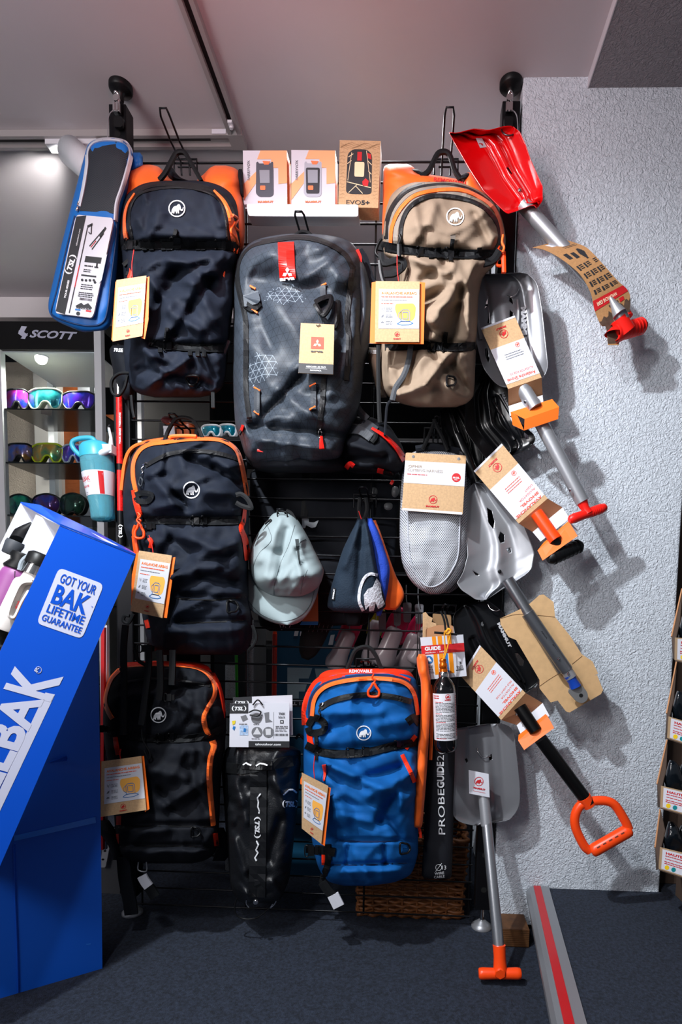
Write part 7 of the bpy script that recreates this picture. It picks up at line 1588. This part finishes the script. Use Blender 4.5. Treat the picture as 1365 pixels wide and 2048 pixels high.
GOG = [  # x0, x1, y0, y1, lens, frame, label
 (8, 58, 778, 818, lens('magenta_mirror', '#e01f9a', '#2a48e0'), '#17181c', 'ski goggles with magenta and blue mirror lens, top shelf left', 1),
 (56, 125, 777, 818, lens('teal_mirror', '#48d0c4', '#1a7a86'), '#b9c3a8', 'ski goggles with wide teal mirror lens, top shelf middle', 1),
 (125, 190, 783, 818, lens('violet_mirror', '#2440d8', '#5a22c0'), '#15151c', 'ski goggles with blue violet lens, top shelf right', 1),
 (10, 66, 887, 925, lens('blue_mirror', '#2468e0', '#8a602a'), '#101218', 'ski goggles with deep blue lens, second shelf left', 1),
 (63, 126, 887, 925, lens('amber_mirror', '#e0a038', '#4a9a70'), '#b4c41c', 'ski goggles with amber lens in yellow-green frame, second shelf middle', 1),
 (124, 168, 889, 925, lens('purple_mirror', '#8038e0', '#2a58d8'), '#b9bcd8', 'ski goggles with purple lens in white frame, second shelf right', 1),
 (12, 64, 989, 1031, lens('green_mirror', '#18a880', '#0c4454'), '#0c0d10', 'round ski goggles with dark green lens, third shelf left', 2),
 (62, 122, 988, 1031, lens('cobalt_mirror', '#1c50d0', '#5a1848'), '#0c0d10', 'round ski goggles with cobalt lens, third shelf middle', 2),
 (118, 172, 987, 1031, lens('smoke_mirror', '#15201e', '#28503f'), '#0c0d10', 'round ski goggles with smoke black lens, third shelf right', 2)]
def goggles(x0, x1, y0, y1, lm, fh, label, kind, yy, grp):
    cx, h, w = (x0+x1)/2, y1-y0, (x1-x0)/2
    t = thing('ski_goggles', label, 'goggles', tuple(W(cx, y1, yy)), grp)
    if kind == 1: out = [(cx-w, y0+h*.2), (cx-w*.6, y0+h*.02), (cx, y0), (cx+w*.6, y0+h*.02), (cx+w, y0+h*.2), (cx+w*.97, y0+h*.7), (cx+w*.75, y1), (cx+w*.4, y1), (cx+w*.14, y0+h*.62), (cx-w*.14, y0+h*.62), (cx-w*.4, y1), (cx-w*.75, y1), (cx-w*.97, y0+h*.7)]
    else: out = [(cx-w, y0+h*.45), (cx-w*.75, y0+h*.12), (cx-w*.2, y0), (cx+w*.2, y0), (cx+w*.75, y0+h*.12), (cx+w, y0+h*.45), (cx+w*.8, y0+h*.85), (cx+w*.4, y1), (cx+w*.12, y0+h*.82), (cx-w*.12, y0+h*.82), (cx-w*.4, y1), (cx-w*.8, y0+h*.85)]
    P = rnd(out, h*.12, 3); cy = (y0+y1)/2
    R = m2(w, yy)
    def SL(l): return lambda px, py, k=0.0: W(px, py, yy-l-.035*(1-min(((px-cx)/w)**2, 1))-.008*(1-min(((py-cy)/h*2)**2, 1))*(kind)-k)
    mb = MB(); S_ = SL(0); n = len(P); c = (cx, y0+h*.42); vs = [S_(*c)]
    K = 6; cc = Vector(c)
    for k in range(1, K+1): vs += [S_(*(cc+(Vector(p)-cc)*(k/K))) for p in P]
    fs = [(0, 1+i, 1+(i+1) % n) for i in range(n)]
    for k in range(K-1): fs += [(1+k*n+i, 1+(k+1)*n+i, 1+(k+1)*n+(i+1) % n, 1+k*n+(i+1) % n) for i in range(n)]
    mb.add(vs, fs); mb.build('lens', lm, t)
    mb = MB(); o = [S_(*p) for p in P]; b = [v+Vector((0, .03, 0)) for v in o]; mb.add(o+b, [(i, (i+1) % n, n+(i+1) % n, n+i) for i in range(n)]); tube(mb, o, .0045, 6, closed=True); mb.build('frame', mat('goggle_frame_'+fh[1:], fh, .4), t)
    mb = MB(); mb.add([W(x0+2, y0+h*.3, yy+.01), W(x0+2, y0+h*.7, yy+.01), W(cx, y0+h*.6, yy+.12), W(cx, y0+h*.35, yy+.12), W(x1-2, y0+h*.7, yy+.01), W(x1-2, y0+h*.3, yy+.01)], [(0, 1, 2, 3), (3, 2, 4, 5)]); mb.build('head_strap', coal_fab, t)
for g in GOG: goggles(*g, CY0+.09, 'goggles in the glass cabinet')

# ---------------------------------------------------------------- things seen through the grid
sh = thing('store_shelf', 'dark shop shelving seen through the wire grid behind the packs', 'shelf', (.12, .8, 0))
dk = mat('dark_shelving', '#131418', .6)
X0, X1 = W(325, 1000, .62).x, W(1000, 1000, .62).x
zsf = W(400, 874, .56).z
mb = MB(); bbox(mb, (X0, .95, .75), (X1, .98, 1.58)); mb.build('back_board', dk, sh)
for x in (X0, X1-.02):
    mb = MB(); bbox(mb, (x, .60, 0), (x+.02, .95, 1.58)); mb.build('upright', dk, sh)
for z in (zsf, 1.04, .76):
    mb = MB(); bbox(mb, (X0+.02, .55, z-.014), (X1-.02, .95, z)); mb.build('shelf_board', dk, sh)
goggles(404, 441, 850, 873, lens('aqua_mirror', '#28c4dc', '#0c86a8'), '#dfe4ea', 'white framed goggles with aqua lens on the shelf behind the grid, left', 1, .60, None)
goggles(437, 472, 849, 873, lens('aqua_mirror', '#28c4dc', '#0c86a8'), '#dfe4ea', 'white framed goggles with aqua lens behind the grid, partly hidden by the charcoal pack', 1, .66, None)
t = thing('tumbler', 'orange-brown round container on the dark shelf behind the grid', 'container', tuple(W(369, 874, .60)))
mb = MB(); lathe(mb, W(369, 851, .6), W(369, 873.8, .6), [(0, .035), (.1, .037), (1, .034)], 24); mb.build('container_body', mat('rust_plastic', '#a5481c', .4), t)
mb = MB(); lathe(mb, W(369, 848, .6), W(369, 852, .6), [(0, .03), (.5, .038), (1, .038)], 24); mb.build('container_lid', mat('rust_lid', '#7a3416', .4), t)
t = thing('small_carton', 'small pale grey carton beside the orange-brown container', 'box', tuple(W(348, 874, .60)))
mb = MB(); q = W(348, 873.8, .6); bbox(mb, (q.x-.03, q.y-.02, q.z), (q.x+.02, q.y+.04, q.z+.032)); mb.build('carton', paper, t)
mb = MB(); bbox(mb, (q.x-.031, q.y-.021, q.z+.024), (q.x+.021, q.y+.041, q.z+.033)); mb.build('carton_lid', mat('pale_card', '#c9c8d0', .6), t)
# hanging slippers or soles in their pale packs
solem = mat('pale_sole_plastic', '#b9abb0', .3, coat=.3); pink = mat('pink_plastic', '#c4124c', .4); yel = mat('yellow_plastic', '#a89c10', .4)
SOL = [((700, 1262), (668, 1335), 22, .16, solem, pink, 'pale sole with pink backing behind the grid, leftmost'), ((793, 1255), (765, 1328), 24, .14, solem, pink, 'large pale sole with pink top behind the grid, middle front'),
 ((832, 1268), (805, 1340), 22, .18, solem, pink, 'pale sole with pink top behind the grid, right of the middle one'), ((753, 1240), (738, 1325), 17, .22, solem, yel, 'pale sole with yellow backing behind the blue pack handle'),
 ((842, 1290), (828, 1325), 18, .16, solem, solem, 'short pale sole behind the draw cords of the orange bag')]
for (a, b, w, y, m1, m_2, lab) in SOL:
    ax = Vector(b)-Vector(a); L = ax.length
    t = thing('hanging_sole', lab, 'sole', tuple(W(*b, y)), 'soles hanging behind the grid')
    bd = Body([(0, -w*.45, w*.45), (L*.1, -w*.7, w*.7), (L*.3, -w*.75, w*.75), (L*.6, -w*.8, w*.8), (L*.85, -w, w), (L, -w*.85, w*.85), (L*1.08, -w*.4, w*.4)], y, .03, 2.6, 5, O=a, ax=ax); mb = MB(); bd.mesh(mb, 18, 24); mb.build('sole_body', m1, t)
    mb = MB(); p0 = W(*a, y); tube(mb, [p0+Vector((0, -.006, -.01)), p0+Vector((0, -.006, .03)), Vector((p0.x, .006, p0.z+.05))], .0014, 6); mb.build('hang_wire', grey_met, t)
    ax2 = -ax.normalized(); a2 = Vector(a)+ax.normalized()*30
    bd = Body([(0, -w*.9, w*.9), (40, -w*.9, w*.9), (62, -w*.7, w*.7), (72, -w*.3, w*.3)], y+.012, .015, 2.6, 4, O=a2, ax=ax2); mb = MB(); bd.mesh(mb, 14, 18); mb.build('coloured_backing', m_2, t)
for (x, y, w, lab) in ((815, 1215, 9, 'grey hang tab on a wire behind the grid, left of two'), (839, 1218, 9, 'grey hang tab on a wire behind the grid, right of two'), (765, 1235, 8, 'grey plastic clip part under the knitted hats'), (795, 1222, 8, 'grey plastic clip under the orange hat tip')):
    t = thing('hang_tab', lab, 'hang tab', tuple(W(x, y+30, .12)))
    mb = MB(); plate(mb, FLAT(.12), rnd([(x-w, y-10), (x+w, y-10), (x+w*.8, y+30), (x-w*.8, y+30)], 5), .006); mb.build('tab_body', mat('grey_clear_plastic', '#77757a', .35), t)
    mb = MB(); cord(mb, FLAT(.115), [(x-2, y-45), (x-2, y-20), (x, y-5)], .0015); mb.build('wire', grey_met, t)
# teal carton with white letters
t = thing('printed_carton', 'tall dark teal carton with big white letter shapes behind the grid', 'box', tuple(W(625, 1420, .3)))
y = .28; teal_c = mat('dark_teal_board', '#165070', .5)
mb = MB(); P = [W(553, 1262, y), W(700, 1250, y), W(704, 1445, y), W(553, 1445, y)]; P[2].z = P[3].z = .002; b = [v+Vector((0, .12, 0)) for v in P]; mb.add(P+b, [(0, 1, 2, 3), (7, 6, 5, 4), (0, 4, 5, 1), (1, 5, 6, 2), (2, 6, 7, 3), (3, 7, 4, 0)], 0, False); mb.build('carton', teal_c, t)
S_ = FLAT(y-.001)
mb = MB(); plate(mb, S_, [(575, 1335), (625, 1336), (618, 1357), (598, 1357), (598, 1366), (615, 1366), (610, 1383), (598, 1383), (598, 1397), (575, 1397)], 0, .0005); plate(mb, S_, [(630, 1337), (668, 1337), (660, 1397), (640, 1397)], 0, .0005); mb.build('big_letters', mat('pale_blue_print', '#9fb6bf', .5), t)
mb = MB(); plate(mb, S_, [(552, 1398), (700, 1398), (700, 1414), (552, 1414)], 0, .0004); mb.build('dark_strip', dark_pr, t)
mb = MB(); letter(mb, 'ALL TIL', (575, 1410), (612, 1410), S_, 8, .001, .03)
for P in ([(590, 1262), (598, 1261), (596, 1272), (588, 1272)], [(601, 1263), (608, 1263), (606, 1272), (600, 1272)], [(662, 1270), (670, 1269), (666, 1290), (657, 1290)]): plate(mb, S_, P, 0, .0005)
mb.build('white_print', white_pr, t)
def pole(name, lab, x0, y0, x1, y1, w, yy, m, cat, cap=None):
    t = thing(name, lab, cat, tuple(W(x1, y1, yy)))
    e_ = W(x1, y1, yy); e_.z = .001; t.location.z = 0; WL[t.name] = Vector(t.location)
    mb = MB(); cyl(mb, W(x0, y0, yy), e_, m2(w/2, yy), seg=16); mb.build('shaft', m, t)
    mb = MB(); cyl(mb, W(x0, y0-5, yy), W(x0, y0+1, yy), m2(w/2.3, yy), seg=16); mb.build('end_cap', cap or dark_pr, t)
pole('ski_edge', 'orange-red upright pole beside the dark teal carton', 550, 1268, 546, 1560, 10, .22, mat('red_lacquer', '#b82408', .3), 'pole', or_pl)
pole('ski_edge', 'bright green upright pole left of the grey posts behind the grid', 473, 1310, 480, 1560, 6, .14, mat('green_lacquer', '#18b80c', .35), 'pole')
pole('shop_post', 'broad speckled grey post behind the grid', 500, 1240, 500, 1720, 15, .24, mat('speckled_grey', '#777a7d', .5, var=(400, .45)), 'post')
pole('shop_post', 'dark grey flat post between the speckled post and the orange-red pole', 520, 1245, 520, 1730, 26, .40, mat('post_grey', '#4a4a4c', .6), 'post')
pole('shop_post', 'narrow speckled post half hidden by the middle black backpack', 462, 1330, 462, 1700, 22, .32, mat('speckled_grey', '#777a7d', .5, var=(400, .45)), 'post')
# black sock with white stripes, shadowy bag, buckles
t = thing('black_sock', 'black striped sock hanging behind the grid below the cap', 'sock', tuple(W(615, 1318, .1)))
bd = Body([(0, -24, 24), (30, -27, 27), (70, -24, 24), (95, -18, 18), (110, -7, 7)], .06, .02, 2.6, 5, O=(648, 1215), ax=(-38, 104)); mb = MB(); bd.mesh(mb, 16, 24); mb.build('sock_body', mat('black_knit', '#08080a', .9, bump=KN), t)
mb = MB()
for k in range(6):
    x = 620+k*9; cord(mb, bd.S, [(x+4, 1240), (x-3, 1264)], .0007, .001, 5)
mb.build('stripes', grey_pr, t)
t = thing('black_pouch', 'black pouch with zigzag mark peeking out below the cap peak', 'bag', tuple(W(575, 1262, .1)))
bd = Body([(1205, 520, 650), (1215, 515, 655), (1250, 520, 650), (1262, 540, 630)], .08, .03); mb = MB(); bd.mesh(mb, 16, 12); mb.build('pouch_body', coal_fab, t)
mb = MB(); cord(mb, bd.S, [(560, 1249), (564, 1260), (568, 1250)], .0008, .001, 5, n=2); cord(mb, bd.S, [(570, 1253), (577, 1258), (581, 1250)], .0008, .001, 5, n=2); mb.build('zigzag', white_pr, t)
t = thing('dark_pack', 'unlit black pack hanging on the far side of the grid', 'backpack', tuple(W(640, 1245, .1)))
bd = Body([(930, 520, 780), (950, 500, 800), (1040, 500, 795), (1120, 510, 790), (1200, 560, 760), (1235, 620, 745), (1250, 650, 730)], .035, .02, 3, 5, wr=.006, seed=91); mb = MB(); bd.mesh(mb, 40, 50, back=.16); mb.build('pack_body', coal_fab, t)
mb = MB(); strip(mb, FLAT(.012), [(615, 930), (612, 990), (608, 1035)], 14, 0, .003); mb.build('strap', webbing, t)
mb = MB(); plate(mb, FLAT(.010), rnd([(604, 1036), (618, 1037), (618, 1044), (628, 1045), (638, 1040), (632, 1054), (624, 1056), (612, 1050), (611, 1056), (605, 1056)], 2), .004); mb.build('pale_buckle', mat('pale_plastic', '#c9d3da', .35), t)
for (x, y, rx, ry, lab) in ((748, 985, 14, 17, 'grey plastic cup half hidden behind the hat hook'), (776, 1013, 16, 13, 'grey rounded clip piece right of the hat hook'), (790, 982, 11, 17, 'grey rounded clip piece left of the harness card')):
    mb = MB(); bd = Body([(y-ry, x-rx*.4, x+rx*.4), (y-ry*.5, x-rx, x+rx), (y+ry*.4, x-rx*.9, x+rx*.9), (y+ry, x-rx*.4, x+rx*.4)], .06, .045, 2.2, 2.4); bd.mesh(mb, 14, 14); tag(mb.build('plastic_cup', mat('smoke_plastic', '#6c6e70', .4)), lab, 'cup')
# wicker basket on the floor behind the grid: woven strands round upright stakes
bs = thing('wicker_basket', 'brown wicker basket on the carpet behind the grid, bottom right', 'basket', (.3, .17, 0))
bx0, bx1, by0, by1, bh = .135, .455, .04, .26, .24
def rim(z, k, off=0.0):
    pts = []
    for (xa, ya, xb, yb_, n) in ((bx0, by0, bx1, by0, 14), (bx1, by0, bx1, by1, 8), (bx1, by1, bx0, by1, 14), (bx0, by1, bx0, by0, 8)):
        for i in range(n):
            f = i/n; x, y = xa+(xb-xa)*f, ya+(yb_-ya)*f
            s = (1 if (i+k) % 2 else -1)*.0055; dx, dy = (0, s) if ya == yb_ else (s, 0)
            sc = .93+.07*z/bh; cx, cy = (bx0+bx1)/2, (by0+by1)/2
            pts.append(Vector((cx+(x-cx)*sc+dx, cy+(y-cy)*sc+dy, z+random.uniform(-.001, .001))))
    return pts
wick = mat('wicker', '#7a4a28', .5, var=(60, .35)); wme = None
for k in range(19):
    mb = MB(); tube(mb, crom(rim(.012+k*.0115, k), 2, True), .0048, 6, closed=True); mb.build('wicker_strand', wick, bs)
for z in (.006, bh-.008):
    for k in (0, 1): mb = MB(); tube(mb, crom(rim(z+k*.006, k), 2, True), .0068, 6, closed=True); mb.build('braided_rim', wick, bs)
for i in range(0, 15, 2):
    for yy in (by0, by1):
        x = bx0+(bx1-bx0)*(i+.0)/14; cx = (bx0+bx1)/2; cy = (by0+by1)/2
        mb = MB(); tube(mb, [Vector((cx+(x-cx)*.93, cy+(yy-cy)*.93, .004)), Vector((x, yy, bh))], .0035, 6); mb.build('stake', wick, bs)
mb = MB(); bbox(mb, (bx0+.02, by0+.02, .004), (bx1-.02, by1-.02, .012)); mb.build('basket_floor', wick, bs)
# grey floor fitting at the left foot
t = thing('shelf_bracket', 'grey metal fitting with pale slotted strip on the floor beside the blue stand', 'bracket', tuple(WZ(235, 1800)))
y = .12
mb = MB(); P = [W(200, 1680, y), W(235, 1680, y), W(240, 1690, y), W(240, 1810, y), W(200, 1810, y)]; b = [v+Vector((-.02, .2, 0)) for v in P]; n = 5; mb.add(P+b, [(0, 1, 2, 3, 4), (9, 8, 7, 6, 5)]+[(i, (i+1) % n, n+(i+1) % n, n+i) for i in range(n)], 0, False); mb.build('fitting_body', mat('grey_fitting', '#4f5054', .5, .3), t)
mb = MB(); plate(mb, FLAT(y-.02), rnd([(208, 1683), (222, 1680), (211, 1735), (199, 1735)], 3), .003); mb.build('slotted_strip', mat('pale_metal', '#a9abb0', .4, .4), t)
for cx, cy in ((215, 1688), (210, 1702), (206, 1719)):
    mb = MB(); plate(mb, FLAT(y-.0205), circle(cx, cy, 3, 12, 2), .0015); mb.build('slot', mat('bolt_hole', '#020203', .9), t)

# ---------------------------------------------------------------- tiered cartons at the right edge
dc = thing('tiered_display', 'brown cardboard display with stepped trays and white labels at the right edge', 'display', tuple(W(1350, 1760, -.1)))
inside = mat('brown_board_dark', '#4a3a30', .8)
TI = [((1365, 1178), (1344, 1273), (1346, 1316), (1352, 1275), (1351, 1320), (1366, 1276), (1366, 1323)), ((1354, 1323), (1334, 1427), (1331, 1479), (1339, 1433), (1336, 1476), (1366, 1441), (1366, 1486)),
      ((1335, 1480), (1315, 1568), (1316, 1615), (1324, 1572), (1322, 1615), (1366, 1582), (1366, 1628)), ((1321, 1619), (1311, 1695), (1313, 1740), (1322, 1695), (1319, 1738), (1366, 1706), (1366, 1754))]
bagm = mat('dark_gloss_bag', '#10161c', .18, coat=.6)
for i, (rt, rb_, sb_, tl, bl, tr_, br) in enumerate(TI):
    yb0 = -.115-.012*i; yf = yb0-.06; yr = yf-.05
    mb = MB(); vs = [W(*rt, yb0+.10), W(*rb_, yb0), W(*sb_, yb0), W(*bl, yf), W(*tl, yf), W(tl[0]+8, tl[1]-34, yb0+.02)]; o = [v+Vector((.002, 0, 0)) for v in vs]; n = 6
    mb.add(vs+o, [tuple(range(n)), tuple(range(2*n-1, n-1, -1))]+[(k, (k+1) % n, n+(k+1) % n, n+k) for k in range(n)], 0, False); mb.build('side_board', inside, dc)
    mb = MB(); tube(mb, [W(*rt, yb0+.098), W(*rb_, yb0-.001)], .0022, 6); mb.build('board_edge', mat('raw_board_edge', '#c08a62', .8), dc)
    S_ = PLANE(W(*tl, yf), W(*tr_, yr), W(*bl, yf)); tr2, br2 = (tl[0]+(tr_[0]-tl[0])*2.2, tl[1]+(tr_[1]-tl[1])*2.2), (bl[0]+(br[0]-bl[0])*2.2, bl[1]+(br[1]-bl[1])*2.2)
    w = 95; k_ = w/max(tr_[0]-tl[0], 1)
    tr2 = (tl[0]+w, tl[1]+(tr_[1]-tl[1])*k_); br2 = (bl[0]+w, bl[1]+(br[1]-bl[1])*w/max(br[0]-bl[0], 1))
    Q = Quad(tl, tr2, br2, bl, S_)
    mb = MB(); Q.rect(mb, 0, 0, 1, 1, 0, .003, 0); mb.build('tray_front', mat('tray_kraft', '#a58a6a', .8), dc)
    mb = MB(); Q.rect(mb, .045, .05, .98, .95, .0008); mb.build('white_label', paper, dc)
    mb = MB(); Q.text(mb, 'HAUTE ROUTE', .12, .24, .86, .10, .0014, .04); Q.lines(mb, .11, .30, .9, 1, .05, .035, .0014, rag=0); Q.lines(mb, .11, .43, .8, 1, .05, .03, .0014, rag=0); Q.lines(mb, .1, .56, .95, 2, .08, .035, .0014); mb.build('red_lettering', red_pr, dc)
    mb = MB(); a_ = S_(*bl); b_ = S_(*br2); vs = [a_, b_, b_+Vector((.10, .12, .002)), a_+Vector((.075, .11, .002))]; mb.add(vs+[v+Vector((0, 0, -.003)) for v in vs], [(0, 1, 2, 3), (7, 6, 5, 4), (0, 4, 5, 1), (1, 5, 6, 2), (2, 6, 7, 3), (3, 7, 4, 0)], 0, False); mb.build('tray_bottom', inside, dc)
    for u, m in ((.16, mat('yellow_spot', '#e8c21a', .5)), (.30, mat('teal_spot', '#0f7f86', .5))):
        c = Q.p(u, .82); mb = MB(); plate(mb, S_, circle(c.x, c.y, 4.6, 18), 0, .0012); mb.build('round_mark', m, dc)
    bt = thing('packed_skin', ['dark glossy packet in the topmost cardboard tray', 'dark glossy packet in the second cardboard tray', 'dark glossy packet in the third cardboard tray', 'dark glossy packet in the lowest cardboard tray'][i], 'packet', tuple(W(tl[0]+25, tl[1], yb0+.02)), 'packets in the cardboard trays')
    for j in range(2):
        x0 = tl[0]+12+j*26; bd = Body([(tl[1]-52+j*6, x0+4, x0+14), (tl[1]-40, x0, x0+24), (tl[1]-10, x0-6, x0+34), (tl[1]+12, x0-6, x0+36)], yb0-.005+j*.015, .02, 2.2, 3, wr=.006, ws=2, seed=i*3+j); mb = MB(); bd.mesh(mb, 12, 16); mb.build('packet_fold', bagm, bt)
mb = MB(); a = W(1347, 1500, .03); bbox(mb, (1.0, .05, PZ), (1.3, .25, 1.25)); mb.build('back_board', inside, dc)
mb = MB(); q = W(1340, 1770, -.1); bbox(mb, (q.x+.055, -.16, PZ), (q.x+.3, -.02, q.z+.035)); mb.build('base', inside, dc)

# ---------------------------------------------------------------- pieces of parts go under the part that carries them
HOST = {'card': ('printed_panel', 'black_footer', 'red_square', 'card_header', 'airbag_picture', 'red_band', 'pole_picture', 'eyelet', 'string', 'red_cord', 'size_spot'),
        'front_card': ('card_header', 'pictures', 'snow_picture', 'size_mark', 'small_print', 'picture_light', 'blue_picture', 'yellow_picture', 'plastic_hook'), 'rear_card': ('rear_card_header',),
        'compression_strap': ('buckle', 'strap_keeper', 'strap_end', 'strap_tab'), 'body': ('emblem', 'seam', 'd_ring', 'red_tab', 'orange_bartack', 'daisy_chain', 'strap_cover'),
        'zip': ('zip_pull',), 'hip_belt': ('belt_padding', 'belt_keeper', 'red_edge', 'belt_strap'), 'waist_strap': ('white_label',),
        'blade': ('hanging_ring', 'rivet', 'sticker', 'pressed_rib', 'emblem_print'), 'shaft': ('snap_button', 'shaft_top'), 'card_sleeve': ('white_sticker', 'small_print', 'boot_picture', 'red_band', 'dark_photo_print'),
        'd_grip': ('grip_slots',), 'kraft_card': ('crease',), 'crown': ('seam', 'back_opening'), 'gaiter_body': ('front_flap', 'mountain_print'), 'top_strap': ('clip',),
        'cylinder_body': ('label', 'collar'), 'carton': ('device_picture', 'printed_pattern', 'contour_print', 'cream_print', 'orange_print', 'red_print', 'big_letters', 'dark_strip', 'white_print', 'carton_lid'),
        'bottle_body': ('paper_sleeve', 'carry_strap'), 'lid': ('carry_loop', 'bite_valve'), 'post': ('bolt_hole', 'ceiling_foot', 'floor_foot', 'screw'), 'header': ('emblem',), 'lens': ('lens_mark',),
        'printed_card': ('dark_band', 'black_print', 'red_print_pole', 'blue_print'), 'side_panel': ('white_label', 'underline', 'registered_mark'), 'front_board': ('fold_line', 'fold_ridge', 'locking_tab', 'scratch'),
        'tray_front': ('white_label', 'red_lettering', 'round_mark'), 'rail': ('groove', 'contact_pin', 'paper_sticker'), 'fitting_body': ('slotted_strip', 'slot'), 'frame': ('head_strap',), 'knit_body': ('emblem_ring', 'emblem_animal', 'side_label')}
GUEST = {}
for h, gs in HOST.items():
    for g in gs: GUEST.setdefault(g, []).append(h)
def base(o): return o.name.split('.')[0]
def mid(o):
    n = len(o.data.vertices); st_ = max(1, n//40); c = Vector()
    k = 0
    for i in range(0, n, st_): c += o.data.vertices[i].co; k += 1
    return c/max(k, 1)
for r in [o for o in COL.objects if o.parent is None]:
    ch = [o for o in COL.objects if o.parent == r and o.type == 'MESH']
    for o in ch:
        hs = [h for h in ch if base(h) in GUEST.get(base(o), ())]
        if hs:
            m = mid(o); h = min(hs, key=lambda q: (mid(q)-m).length); o.parent = h
